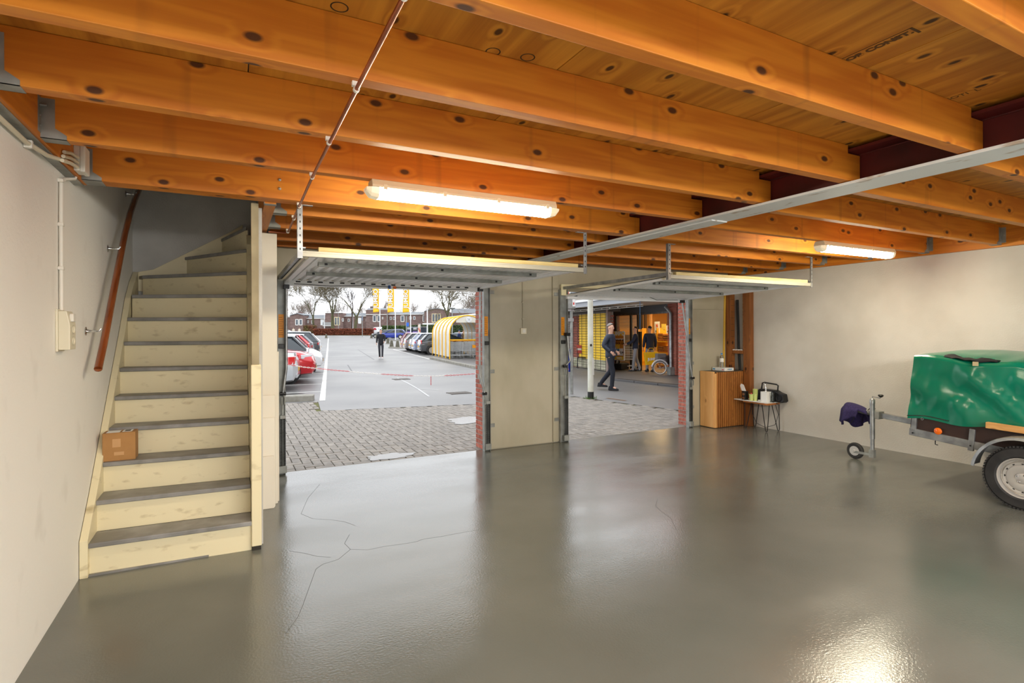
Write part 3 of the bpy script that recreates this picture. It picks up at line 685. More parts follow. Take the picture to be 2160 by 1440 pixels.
# ================================================================== brick piers (every brick its own piece)
def brick_pier(label, x0, x1, y0, y1, z1, chip=None):
    t = T('brick_pier', label, 'pier', ((x0 + x1) / 2, (y0 + y1) / 2, 0))
    O('mortar_core', MB().box(x0 + .004, x1 - .004, y0 + .004, y1 - .004, -.02, z1), MORTAR, t)
    ch = .0625; n = int(z1 / ch); g = .005; cache = {}
    def bk(a, b, c, d, z):
        key = (round(b - a, 4), round(d - c, 4))
        if key not in cache:
            o = O('brick', MB().box(a, b, c, d, z, z + ch - .013), BRICK, t, org=(a, c, z), bevel=0)
            cache[key] = o
        else:
            o = cache[key].copy(); COL.objects.link(o); o.parent = t
        o.location = Vector((a, c, z)) - Vector(t.location) + Vector((random.uniform(-.001, .001), random.uniform(-.002, .002), 0))
    w = x1 - x0
    for i in range(n):
        z = i * ch + .004
        hw = .5 * w if i % 2 == 0 else None
        ins = .035 if chip and chip[0] <= i <= chip[1] else 0
        if i % 2 == 0:
            bk(x0 + ins, x1, y0, y0 + .10, z); bk(x0, x0 + w * .62, y0 + .11, y1, z); bk(x0 + w * .62 + .01, x1, y0 + .11, y1, z)
        else:
            bk(x0 + ins, x0 + w * .5 - g, y0, y0 + .165, z); bk(x0 + w * .5 + g, x1, y0, y0 + .165, z); bk(x0, x1, y0 + .175, y1, z)
    return t
brick_pier('red brick pier with a chipped edge beside the car park opening', 2.978, 3.20, 6.605, 6.83, 2.25, (14, 17))
brick_pier('red brick pier between the shop view and the slatted cabinet', 6.71, 6.93, 6.605, 6.83, 2.25)
from mathutils import noise
# ================================================================== corner: cabinet, timber, table
cx0, cx1, cy0, cy1, cz = 6.90, 7.50, 6.25, 6.53, .915
t = T('slatted_cabinet', 'wooden cabinet with vertical slats and a pale plank side in the far corner', 'cabinet', (7.2, 6.4, 0))
O('side_panel', MB().box(cx0, cx0 + .03, cy0, cy1, .01, cz), PALEWOOD, t, bevel=.003)
O('corner_stile', MB().box(cx0 + .006, cx0 + .05, cy0 - .022, cy0, .01, cz - .03), PALEWOOD, t, bevel=.003)
O('carcass', MB().box(cx0 + .03, 7.62, cy0 + .012, cy1, .0, cz - .02), mat('dark_backing', (84, 52, 26), .7), t)
sl0 = None
ns = 15; stp = (7.62 - (cx0 + .055)) / ns
for k in range(ns):
    xa = cx0 + .055 + k * stp
    if sl0 is None:
        sl0 = O('slat', MB().box(xa, xa + stp * .56, cy0 - .024, cy0 + .012, .01, cz - .012), SLATWOOD, t, org=(xa, cy0, 0), bevel=.003)
    else:
        o = sl0.copy(); COL.objects.link(o); o.location.x = sl0.location.x + k * stp
O('top_board', MB().box(cx0 + .03, 7.62, cy0 - .004, cy1, cz - .018, cz), mat('dark_top', (70, 62, 54), .5), t, bevel=.002)
# ream of paper
p = gp(1523, 782, cz); rx, ry = max(p.x, 7.0), p.y + .0
t = T('paper_ream', 'white packet of printing paper lying on the slatted cabinet', 'packet', (rx, cy0 + .01, cz))
O('packet', MB().box(rx, rx + .21, cy0 + .01, cy0 + .27, cz, cz + .05), PAPERW, t, bevel=.003)
O('blue_print', MB().box(rx + .09, rx + .17, cy0 + .0092, cy0 + .01, cz + .02, cz + .034).box(rx - .0008, rx, cy0 + .21, cy0 + .255, cz + .014, cz + .034), mat('blue_print', (40, 140, 200), .6), t)
O('red_print', MB().box(rx - .0008, rx, cy0 + .03, cy0 + .07, cz + .014, cz + .026), mat('red_print', (220, 70, 80), .6), t)
O('dark_print', MB().box(rx + .06, rx + .10, cy0 + .0092, cy0 + .01, cz + .022, cz + .030), INK, t)
# bottle
q = Vector((rx + .10, cy0 + .16, cz + .05))
t = T('water_bottle', 'clear plastic water bottle with blue cap standing on the paper packet', 'bottle', q)
O('bottle_body', MB().lathe([(.028, 0), (.033, .008), (.033, .05), (.030, .055), (.033, .06), (.033, .075), (.030, .08), (.033, .085), (.033, .155), (.028, .185), (.014, .205), (.013, .215)], q, 'z', 20), PET, t, smooth=True)
O('bottle_label', MB().lathe([(.0338, .09), (.0338, .15)], q, 'z', 20), PAPERW, t, smooth=True)
O('cap', MB().lathe([(.0155, .213), (.0155, .233), (.013, .236), (0, .236)], q, 'z', 16), WATERB, t, smooth=True)
# leaning and standing timber
o = O('spirit_level', MB().bar((7.43, 6.535, .0), (7.50, 6.535, 2.3), .028, .02), mat('yellow_paint', (214, 172, 70), .5))
tag(o, 'long narrow yellow straightedge leaning in the corner behind the cabinet', 'straightedge')
t = T('timber_post', 'rough notched brown timber post in the corner behind the cabinet', 'post', (7.56, 6.45, 0))
O('post', MB().box(7.515, 7.625, 6.44, 6.54, 0, 2.36), OAKPOST, t, bevel=.004)
nm = MB()
for k in range(13): nm.box(7.53, 7.60, 6.4385, 6.440, .95 + k * .105, .954 + k * .105)
O('saw_cut', nm, INK, t)
t2 = T('timber_post', 'smooth orange brown timber post against the right wall beside the cabinet', 'post', (7.6, 6.13, 0))
p2 = onX(1579, 800, 7.62)
O('post', MB().box(7.565, 7.662, p2.y - .07, p2.y + .06, 0, 2.34), OAKPOST, t2, bevel=.004)
bl = MB()
for k in range(9): bl.tube([(7.563, p2.y + .02, .5 + k * .2), (7.566, p2.y + .02, .5 + k * .2)], .005, 6)
O('nail', bl, DARKM, t2)
o = O('post_shelf', MB().box(7.55, 7.655, p2.y + .06, 6.44, 1.19, 1.245), OAKPOST, bevel=.003)
tag(o, 'short brown shelf plank fixed between the two timber posts', 'shelf')
for k in range(4):
    yy = p2.y + .09 + k * .055
    o2 = O('tile_spacer', MB().box(7.57, 7.62, yy, yy + .035, 1.245, 1.262), PAPERW); tag(o2, ['first', 'second', 'third', 'fourth'][k] + ' small white block from the cabinet end of the plank between the posts', 'block', 'white blocks on the post shelf')
a, b = onX(1552, 645, 7.63), onX(1559, 776, 7.60)
o = O('black_pole', MB().tube([(7.63, 6.39, 2.1), (7.62, 6.36, 1.30), (7.58, 6.30, cz + .005)], .022, 8), BLACK, smooth=True)
tag(o, 'black plastic pole leaning between the two timber posts', 'pole')
o = O('rusty_rod', MB().tube([(7.63, 6.27, 2.3), (7.625, 6.265, 1.18)], .013, 8), mat('rusty', (150, 88, 48), .8, rgb2=(210, 176, 140), scale=(40, 40, 25)), smooth=True)
tag(o, 'rusty flaking rod hanging between the two timber posts', 'rod')

# low table with hairpin legs
tx0, tx1, ty0, ty1, tz = 7.33, 7.63, 5.58, 6.10, .45
t = T('hairpin_table', 'small low table with live edge wooden slab and black hairpin legs', 'table', (7.48, 5.85, 0))
edge = []
for k in range(13): f = k / 12; edge.append((tx0 + .018 * noise.noise((f * 6, 3, 0)) + .02 * math.sin(f * 5), ty1 - .06 - (ty1 - .06 - ty0) * f))
edge += [(tx0 + .05, ty0 - .01), (tx1, ty0 + .015), (tx1, ty1 - .02)]
O('slab', MB().prism(edge, 'z', tz - .028, tz), wood('slab_wood', (190, 120, 60), (130, 74, 34), (60, 34, 18), 'y'), t, bevel=.006)
for lx, ly, dx, dy in ((tx0 + .05, ty0 + .08, -.02, -.03), (tx1 - .05, ty0 + .06, .02, -.04), (tx0 + .05, ty1 - .12, -.02, .03), (tx1 - .05, ty1 - .1, .02, .03)):
    m = MB(); z0 = .008
    m.tube([(lx - .03, ly + .04, tz - .03), (lx + dx - .008, ly + dy + .012, .03), (lx + dx - .004, ly + dy + .004, z0), (lx + dx + .004, ly + dy - .004, z0), (lx + dx + .008, ly + dy - .012, .03), (lx + .035, ly - .04, tz - .03)], .0062, 8)
    O('leg', m, BLACK, t, smooth=True)
o = O('white_board', MB().box(tx0 - .02, tx1 - .02, ty0 + .0, ty1 + .1, tz + .001, tz + .012), PAPERW, bevel=.003, org=(7.4, 5.8, tz))
tag(o, 'thin white board lying flat on the hairpin table', 'board')
bz = tz + .012
# boombox
t = T('portable_radio', 'black portable radio with carrying handle on the hairpin table', 'radio', (7.55, 5.7, bz))
by0, by1 = 5.44, 5.98
prof = [(by0, .02), (by0 + .03, 0), (by1 - .03, 0), (by1, .03), (by1 - .01, .12), (by1 - .06, .15), (by1 - .10, .18), (by0 + .16, .18), (by0 + .10, .15), (by0 + .02, .13)]
O('radio_body', MB().prism([(y, bz + z) for y, z in prof], 'x', 7.515, 7.625), BLACK, t, bevel=.012)
O('handle', MB().tube([(7.57, by0 + .15, bz + .165), (7.57, by0 + .14, bz + .255), (7.57, by0 + .17, bz + .27), (7.57, by1 - .16, bz + .285), (7.57, by1 - .12, bz + .275), (7.57, by1 - .10, bz + .165)], .011, 8), BLACK, t, smooth=True)
for yy in (by0 + .09, by1 - .10):
    O('speaker', MB().lathe([(.055, 0), (.055, -.006), (.048, -.008), (.03, .002), (.012, .004), (0, .002)], (7.514, yy, bz + .07), 'x', 24), DARKM, t, smooth=True)
O('chrome_trim', MB().box(7.510, 7.515, by0 + .19, by1 - .19, bz + .15, bz + .156), CHROME, t)
O('cassette_door', MB().box(7.508, 7.515, by0 + .19, by1 - .19, bz + .03, bz + .10), DARKM, t, bevel=.003)
o = O('power_cord', MB().tube([(7.6, 5.72, bz + .03), (7.64, 5.68, bz - .06), (7.645, 5.63, .25), (7.60, 5.66, .09), (7.56, 5.8, .03), (7.54, 5.95, .08), (7.53, 6.02, .22), (7.6, 6.08, .40)], .004, 6), BLACK, smooth=True)
tag(o, 'thin black cord drooping in a loop below the hairpin table', 'cord')
# white carton with a tap on it
w0 = Vector((7.365, 5.63, bz))
t = T('white_carton', 'white cube shaped carton at the front of the hairpin table', 'box', w0)
O('carton', MB().box(w0.x, w0.x + .11, w0.y, w0.y + .11, bz, bz + .16), PAPERW, t, bevel=.003)
O('edge_fold', MB().box(w0.x - .001, w0.x, w0.y + .095, w0.y + .10, bz + .002, bz + .158), mat('grey_fold', (190, 190, 186), .6), t)
tp = Vector((w0.x + .05, w0.y + .05, bz + .16))
t = T('chrome_tap', 'curved chrome tap piece standing on the white carton', 'tap', tp)
O('spout', MB().tube([tp, tp + Vector((0, 0, .05)), tp + Vector((0, .005, .10)), tp + Vector((0, .025, .13)), tp + Vector((0, .045, .12)), tp + Vector((0, .05, .08))], [.013, .011, .009, .008, .008, .009], 10), CHROME, t, smooth=True)
O('tap_base', MB().lathe([(.018, 0), (.018, .012), (.012, .02)], tp, 'z', 14), CHROME, t, smooth=True)
gq = Vector((7.46, 5.60, bz)); t = T('drinking_glass', 'tall clear drinking glass beside the white carton', 'glass', gq)
O('glass', MB().lathe([(0, 0), (.030, 0), (.036, .15), (.033, .15), (.027, .008), (0, .008)], gq, 'z', 20), GLASS, t, smooth=True)
def cup(x, y, h, lab, n=1):
    c = Vector((x, y, bz)); t = T('plastic_cup', lab, 'cup', c, group='pale green cups on the hairpin table')
    cm = mat('green_cup', (196, 208, 130), .35)
    O('cup', MB().lathe([(0, 0), (.026, 0), (.036, .10), (.039, .10), (.037, .104), (.034, .10), (.024, .006), (0, .006)], c, 'z', 18), cm, t, smooth=True)
    for k in range(n - 1):
        O('nested_cup', MB().lathe([(.0355, 0), (.039, .022), (.041, .024), (.036, .02)], c + Vector((0, 0, .10 + k * .02)), 'z', 18), cm, t, smooth=True)
cup(7.355, 5.90, .10, 'short pale green plastic cup holding a red straw end on the table')
cup(7.40, 5.86, .16, 'tall stack of pale green plastic cups on the table', 5)
o = O('straw_end', MB().lathe([(.010, 0), (.010, .05), (0, .055)], (7.355, 5.90, bz + .07), 'z', 8), mat('pink_red', (210, 70, 84), .5)); tag(o, 'small pinkish red piece sticking out of the short green cup', 'straw')
t = T('black_holder', 'black holder with silver rings at the rear end of the hairpin table', 'holder', (7.36, 6.02, bz))
O('body', MB().box(7.33, 7.40, 5.99, 6.06, bz, bz + .14), BLACK, t, bevel=.006)
for zz in (.03, .09): O('ring', MB().lathe([(.022, -.008), (.022, .008)], (7.328, 6.02, bz + zz), 'x', 14), CHROME, t, smooth=True)
m = MB().prism([(6.0, bz + .142), (6.08, bz + .142), (6.11, bz + .22), (6.09, bz + .255), (6.045, bz + .24)], 'x', 7.35, 7.358)
o = O('wooden_tag', m, PAPERW); tag(o, 'pale pentagonal card standing on the black holder', 'card')
m = MB()
for k in range(5):
    a = k * 1.3; m.box(-.03, .03, -.012, .012, .002 + k * .004, .006 + k * .004, M=Matrix.Translation((7.40, 5.77, bz)) @ Matrix.Rotation(a, 4, 'Z') @ Matrix.Rotation(.12, 4, 'X'))
o = O('crumpled_tissue', m, PAPERW); tag(o, 'crumpled white tissue on the hairpin table', 'tissue')

# ================================================================== trailer
AX = Vector((6.86, 2.14, .275))
TI = Matrix.Translation(AX) @ Matrix.Rotation(math.radians(4.8), 4, 'X') @ Matrix.Translation(-AX)
t = T('box_trailer', 'galvanised box trailer with green tarpaulin cover parked along the right wall', 'trailer', (6.86, 2.14, 0))
fx0, fx1, fy0, fy1, fz = 6.29, 7.43, .95, 3.12, .405
def tb(mb): mb.v = [tuple(TI @ Vector(v)) for v in mb.v]; return mb
fm = MB().box(fx0 - .02, fx0 + .03, fy0, fy1, fz, fz + .075).box(fx1 - .03, fx1 + .02, fy0, fy1, fz, fz + .075).box(fx0, fx1, fy1 - .05, fy1, fz, fz + .075).box(fx0, fx1, fy0, fy0 + .05, fz, fz + .075).box(fx0, fx1, fy0 + .02, fy1 - .02, fz + .06, fz + .075)
O('chassis_frame', tb(fm), GALV, t, bevel=.004)
for n_, b_ in (('side_panel', (fx0, fx0 + .015, fy0, fy1)), ('side_panel', (fx1 - .015, fx1, fy0, fy1)), ('front_panel', (fx0, fx1, fy1 - .015, fy1)), ('tailgate', (fx0, fx1, fy0, fy0 + .015))):
    O(n_, tb(MB().box(*b_, fz + .07, fz + .40)), BROWNPLY, t, bevel=.002)
for yy in (fy1 - .04, 2.585, 1.7, fy0 + .005):
    so = O('stanchion', tb(MB().box(fx0 - .028, fx0 - .001, yy - .022, yy + .022, fz - .02 if yy < 3 else fz + .06, fz + .19)), GALV, t, bevel=.003)
    O('bolt', tb(MB().lathe([(.008, 0), (.008, -.006), (0, -.008)], (fx0 - .028, yy, fz + .03), 'x', 8)), DARKM, so)
rf = onX(1979, 909, fx0 - .022)
O('orange_reflector', MB().lathe([(.034, 0), (.034, -.008), (.024, -.014), (0, -.015)], rf, 'x', 20), mat('amber_lens', (240, 110, 10), .2, coat=.5), t, smooth=True)
hq = onX(1975, 930, fx0 + .01)
O('rope_hook', MB().tube([hq + Vector((0, 0, .02)), hq + Vector((-.02, 0, .0)), hq + Vector((-.02, .0, -.03)), hq + Vector((-.012, -.02, -.035))], .005, 6), DARKM, t, smooth=True)
# tarpaulin with folds
def fold(s, y, z):
    d = (3.1 - y) * .8 + (z - .6) * 1.0
    v = .024 * math.sin(d * 13 + noise.noise((y * 2, z * 2, s)) * 2.6) * min(1, max(0, (1.28 - z) * 2.2)) + .026 * noise.noise((y * 2.6, z * 2.2, 5 + s)) + .016 * noise.noise((y * 7, z * 5, 9 + s)) + .008 * noise.noise((y * 15 + z * 9, z * 8 - y * 5, 3 + s))
    return v
ZT = 1.235
rows = []
NY = 110
for i in range(NY + 1):
    y = fy1 + .018 - (fy1 - fy0 + .036) * i / NY; row = []
    f = i / NY
    sag = .014 * math.sin(f * 21) + .012 * noise.noise((y * 5, 0, 2))
    hem = .575 + .09 * min(1, f * 2.2) + .015 * math.sin(f * 23) + .10 * max(0, f - .4) * .8
    for k in range(17):
        z = hem + (ZT + sag - hem) * k / 16
        row.append((fx0 - .028 + .012 * (k / 16) + fold(0, y, z) * (.25 + .75 * math.sin(pi * k / 16)), y, z))
    for k in range(1, 20):
        u = k / 20; x = fx0 - .02 + (fx1 - fx0 + .04) * u
        zr = ZT + sag * (1 - u) + (.105 * math.sin(pi * u) ** .9) * min(1, .25 + f * 3.5) + .010 * noise.noise((x * 4, y * 4, 1))
        row.append((x, y, zr))
    for k in range(17):
        z = ZT - (ZT - hem) * k / 16
        row.append((fx1 + .024 + fold(3, y, z), y, z))
    rows.append(row)
tm = MB().grid(rows)
for e, yy in ((0, fy1 + .018), (NY, fy0 - .018)):
    r = rows[e]; n = len(r); er = []
    for k in range(17):
        a, b = r[k], r[n - 1 - k]
        er.append([(a[0] + (b[0] - a[0]) * q / 12, yy + ((.012 * noise.noise((q, k * .4, e))) if 0 < q < 12 else 0) * (1 if e == 0 else -1), a[2]) for q in range(13)])
    tm.grid(er)
    top = r[16:n - 16]; base = [(a[0], yy, r[16][2] - .001) for a in top]; tm.grid([base, top])
tp_ = O('tarpaulin', tb(tm), TARP, t, smooth=True, autos=False)
rp = MB(); pts = []
for i in range(0, NY // 2, 2):
    v = TI @ Vector(rows[i][0]); pts.append(v + Vector((-.006, 0, .03)))
rp.tube(pts[:10], .004, 6); O('tie_rope', rp, BLACK, t, smooth=True)
ey = TI @ Vector((fx0 - .04, 3.0, .60)); O('eyelet', MB().lathe([(.014, -.004), (.006, -.004), (.006, .004), (.014, .004), (.014, -.004)], ey, 'x', 14), CHROME, t)
# wheel and mudguard
wo = O('tyre', MB().lathe([(.165, .02), (.19, .0), (.255, .004), (.275, .025), (.278, .075), (.275, .125), (.255, .148), (.19, .15), (.165, .13)], (6.10, 2.14, .278), 'x', 48, cap=False), RUBBER, t, smooth=True)
tr_ = MB()
for k in range(64):
    a = 2 * pi * k / 64; tr_.box(6.108, 6.13, -.008, .008, .266, .2795, M=Matrix.Translation((0, 2.14, .278)) @ Matrix.Rotation(a, 4, 'X'))
O('tread_block', tr_, RUBBER, wo)
ri = O('rim', MB().lathe([(.170, .018), (.176, .008), (.166, .010), (.158, .045), (.146, .050), (.138, .026), (.118, .030), (.110, .022), (.060, .016), (.045, .024), (.044, .006), (.030, .002), (0, .0)], (6.10, 2.14, .278), 'x', 40, cap=False), RIM, t, smooth=True)
ho = MB()
for k in range(12):
    a = 2 * pi * k / 12; ho.lathe([(.010, .0), (.010, -.004), (0, -.0042)], (6.132, 2.14 + .128 * math.cos(a), .278 + .128 * math.sin(a)), 'x', 10)
O('vent_hole', ho, BLACK, ri)
lu = MB()
for k in range(4):
    a = 2 * pi * k / 4 + .5; lu.lathe([(.009, .0), (.009, -.012), (.006, -.014), (0, -.014)], (6.115, 2.14 + .034 * math.cos(a) * 1.0, .278 + .034 * math.sin(a)), 'x', 8)
O('wheel_nut', lu, CHROME, ri)
O('tyre', MB().lathe([(.165, .0), (.255, -.004), (.275, .025), (.278, .075), (.275, .125), (.255, .148), (.165, .15)], (7.48, 2.14, .278), 'x', 36), RUBBER, t, smooth=True)
O('axle', MB().tube([(6.2, 2.14, .278), (7.5, 2.14, .278)], .03, 10), GALVD, t)
fd = MB(); r0 = []; r1 = []
for k in range(25):
    a = math.radians(8 + 164 * k / 24); R = .365
    r0.append([(6.075, 2.14 + (R - .03) * math.cos(a), .275 + (R - .03) * math.sin(a)), (6.08, 2.14 + (R - .005) * math.cos(a), .275 + (R - .005) * math.sin(a)), (6.10, 2.14 + R * math.cos(a), .275 + R * math.sin(a)), (6.262, 2.14 + R * math.cos(a), .275 + R * math.sin(a)), (6.262, 2.14 + (R - .004) * math.cos(a), .275 + (R - .004) * math.sin(a)), (6.105, 2.14 + (R - .004) * math.cos(a), .275 + (R - .004) * math.sin(a)), (6.085, 2.14 + (R - .03) * math.cos(a), .275 + (R - .03) * math.sin(a))])
fd.grid(r0, closed=True); O('mudguard', fd, GALV, t, smooth=True)
# tongue, clamp, coupling
O('drawbar', tb(MB().box(6.83, 6.89, 2.5, 3.78, fz + .0, fz + .06)), GALV, t, bevel=.005)
O('clamp', tb(MB().box(6.795, 6.90, 3.70, 3.79, fz - .015, fz + .075)), GALVD, t, bevel=.005)
O('coupling_head', tb(MB().tube([(6.86, 3.78, fz + .03), (6.86, 3.98, fz + .035), (6.86, 4.08, fz + .03)], [.035, .03, .036], 10).lathe([(.03, -.05), (.04, -.02), (.04, .02), (.02, .04)], (6.86, 4.07, fz + .0), 'z', 14)), GALVD, t, smooth=True)
O('breakaway_cord', tb(MB().tube([(6.83, 3.85, fz + .06), (6.82, 3.80, fz + .12), (6.82, 3.76, fz + .10), (6.84, 3.80, fz + .05)], .004, 6).tube([(6.85, 4.05, fz - .03), (6.83, 4.08, fz - .12), (6.82, 4.03, fz - .14), (6.83, 4.0, fz - .06)], .004, 6)), BLACK, t, smooth=True)
# jockey wheel
jx, jy = 6.795, 3.755
jo = O('jockey_tube', MB().tube([(jx, jy, .10), (jx, jy, .30)], .022, 14).tube([(jx, jy, .28), (jx, jy, .735)], .027, 14).lathe([(.030, .70), (.030, .745), (.018, .76), (0, .762)], (jx, jy, 0), 'z', 14), GALV, t, smooth=True)
O('jockey_fork', MB().box(jx - .026, jx + .026, jy - .026, jy + .03, .055, .15).box(jx - .028, jx - .022, jy, jy + .21, .075, .105).box(jx + .022, jx + .028, jy, jy + .21, .075, .105), GALVD, jo, bevel=.003)
O('jockey_tyre', MB().lathe([(.055, -.02), (.085, -.022), (.098, -.012), (.100, 0), (.098, .012), (.085, .022), (.055, .02)], (jx, jy + .20, .10), 'x', 28, cap=False), RUBBER, jo, smooth=True)
O('jockey_rim', MB().lathe([(.058, -.024), (.052, -.020), (.040, -.014), (.020, -.018), (.012, -.030), (0, -.030)], (jx, jy + .20, .10), 'x', 24), RIM, jo, smooth=True)
O('crank', MB().tube([(jx, jy, .76), (jx, jy, .785), (jx, jy - .09, .775), (jx, jy - .095, .79)], .006, 8), GALV, jo, smooth=True)
O('crank_knob', MB().lathe([(.012, .0), (.026, .012), (.030, .022), (.022, .032), (0, .036)], (jx, jy - .095, .785), 'z', 16), BLACK, jo, smooth=True)
# plank on the mudguard, strap on the tarp, towel on the coupling
o = O('plank', MB().bar((6.225, 2.43, .695), (6.225, 1.2, .655), .05, .055), PLANK, bevel=.003, org=(6.225, 1.9, .67))
tag(o, 'short bare plank resting on the trailer mudguard under the tarpaulin', 'plank')
sv = []
for i in range(9):
    r = []
    for k in range(19):
        u = k / 18; y = 2.80 - .42 * u; x = 6.30 + .10 * (i / 8)
        z = 1.30 - .083 * (3.1 - y) / .99 + .022 * noise.noise((y * 11, i * .4, 3)) + .03 * math.sin(pi * i / 8) * (.6 + .4 * math.sin(u * 9))
        r.append((x - .045 * math.sin(pi * u) ** 2, y + .012 * noise.noise((i, k * .5, 1)), z + .028))
    sv.append(r)
bs = MB().grid(sv); so_ = O('black_strap', bs, mat('black_webbing', (26, 25, 26), .8), smooth=True)
so_.modifiers.new('thick', 'SOLIDIFY').thickness = .006
tag(so_, 'crumpled black strap lying on the front edge of the green tarpaulin', 'strap')
O('strap_tag', MB().box(6.245, 6.25, 2.50, 2.545, 1.235, 1.275), mat('beige_tag', (196, 180, 140), .7), so_)
tv = []
cen = Vector((6.86, 3.99, .0))
for i in range(14):
    f = i / 13; r = []
    for k in range(48):
        a = 2 * pi * k / 48
        rad = (.02 + .98 * min(1, f * 1.7) ** .8); hang = max(0, (f - .35) / .65)
        fo = 1 + hang * (.16 * math.sin(5 * a + .6) + .10 * math.sin(9 * a + 2) + .06 * noise.noise((math.cos(a) * 2, math.sin(a) * 2, f * 3)))
        x = cen.x + .115 * rad * fo * math.cos(a); y = cen.y + .175 * rad * fo * math.sin(a)
        top = .665 + .025 * math.sin(a) * rad + .02 * noise.noise((math.cos(a) * 1.5 * f, math.sin(a) * 1.5 * f, 4))
        drop = hang ** 1.15 * (.20 + .07 * math.sin(a + .6) + .035 * math.sin(3 * a + 1) - (.10 if -2.6 < a - 2 * pi < -1.6 or 3.6 < a < 4.7 else 0))
        r.append((x, y, top - .03 * min(1, f * 2.2) ** 2 - drop))
    tv.append(r)
tw = O('towel', MB().grid(tv, closed=True), TOWEL, smooth=True, autos=False)
tw.modifiers.new('thick', 'SOLIDIFY').thickness = .008
tag(tw, 'navy blue towel draped over the trailer coupling', 'towel')
# ================================================================== outside: ground
LM = Matrix(((.988, .152, 0, 0), (-.152, .988, 0, 0), (0, 0, 1, 0), (0, 0, 0, 1)))   # x = n (right of lane), y = l (along lane)
Rv, Fv = Vector((cY, -sY, 0)), Vector((sY, cY, 0))
PAVE = [(-2.5, 6.6), (8.3, 6.6), (7.96, 8.12), (7.62, 9.6), (7.42, 11.0), (4.76, 10.91), (1.6, 11.5), (1.75, 13.0), (-2.5, 13.0)]
rd = MB()
rd.add([(x, y, -.012) for x, y in [(1.75, 13.0), (1.6, 11.5), (4.76, 10.91), (7.42, 11.0), (7.62, 9.6), (7.96, 8.12), (8.3, 6.6), (60, 6.6), (60, 13.0)]], [tuple(range(9))])
ysr = [13.0, 20, 30, 45, 60, 75, 90, 105, 125, 160, 400]
rd.grid([[(x, y, gz(y) - .012) for x in (-140, -40, 0, 20, 60, 260)] for y in ysr])
road = O('road', rd, ASPH); road['kind'] = 'structure'; road['label'] = 'wet grey asphalt of the car park with white bay lines'
def strip(name, pts, w, m, z=.004, par=None):
    b = MB(); L_, R2 = [], []
    for i, p in enumerate(pts):
        p = Vector(p); a = Vector(pts[max(0, i - 1)]); c = Vector(pts[min(len(pts) - 1, i + 1)])
        d = (c - a); d.z = 0; d.normalize(); n = Vector((d.y, -d.x, 0)) * w / 2
        h = gz(p.y) - .012 + z
        L_.append((p.x - n.x, p.y - n.y, h)); R2.append((p.x + n.x, p.y + n.y, h))
    b.grid([L_, R2]); return O(name, b, m, par)
strip('lane_line', [LP(l, -.16) for l in (13.3, 20, 30, 45, 60, 75, 90, 100)], .13, ROADW, par=road)
for k in range(14): strip('bay_line', [LP(15.3 + 2.25 * k, n) for n in (-5.2, -.22)], .09, ROADW, par=road)
strip('lane_line', [LP(l, 5.5) for l in (31.2, 40, 50)], .13, ROADW, par=road)
for k in range(6): strip('bay_line', [LP(36.6 + 2.25 * k, n) for n in (5.5, 10.5)], .09, ROADW, par=road)
strip('lane_line', [gp(789, 711.5), gp(797, 721)], .25, ROADW, par=road)
TARM = mat('tar_seam', (70, 70, 70), .5); WETL = mat('pale_seam', (178, 178, 178), .5)
for a, b in (((755, 737), (789, 758)), ((733.5, 769), (743, 784))): strip('tar_seam', [gp(*a), gp(*b)], .05, TARM, par=road)
for pts in (((838, 796), (858, 806), (880, 818), (905, 835)), ((880, 818), (925, 822))): strip('pale_seam', [gp(*p) for p in pts], .05, WETL, par=road)
def flatpatch(name, cpx, cpy, rx, ry, m, z, label, cat=None, seed=1, par=None, kind=None):
    c = gp(cpx, cpy); b = MB(); rnd = random.Random(seed); n = 44; pts = []
    for k in range(n):
        a = 2 * pi * k / n; q = 1 + .5 * noise.noise((math.cos(a) * 2.2, math.sin(a) * 2.2, seed)) + .2 * noise.noise((math.cos(a) * 5, math.sin(a) * 5, seed))
        pts.append((c.x + rx * q * math.cos(a), c.y + ry * q * math.sin(a)))
    b.add([(x, y, z) for x, y in pts], [tuple(range(n))]); o = O(name, b, m, par)
    if par is None: tag(o, label, cat, kind=kind)
    return o
WATER = mat('puddle_water', (112, 108, 102), .16, spec=.25)
for (x, y, rx, ry, s) in ((823, 962, .30, .15, 3), (1000, 885, .45, .35, 5)): flatpatch('puddle', x, y, rx, ry, WATER, .003, 'shallow bright puddle on the pavers near the garage threshold' if s == 3 else 'shallow puddle on the pavers beside the chipped brick pier', 'puddle', s, kind='stuff')
for (x, y, rx, ry, s) in ((618, 830, .25, .14, 7),): flatpatch('oil_stain', x, y, rx, ry, mat('oil', (52, 50, 48), .35), -.009, None, None, s, road)
for (x, y, w_) in ((846, 799, .24), (968, 828, .26)):
    c = gp(x, y); m = MB()
    for k in range(7): m.box(c.x - w_ + k * w_ / 3.2, c.x - w_ + k * w_ / 3.2 + .07, c.y - .16, c.y + .16, -.012, .0)
    m.box(c.x - w_ - .02, c.x + w_ + .02, c.y - .2, c.y - .16, -.012, .001).box(c.x - w_ - .02, c.x + w_ + .02, c.y + .16, c.y + .2, -.012, .001)
    O('drain_grate', m, mat('rusty_grate', (92, 86, 80), .8), road)

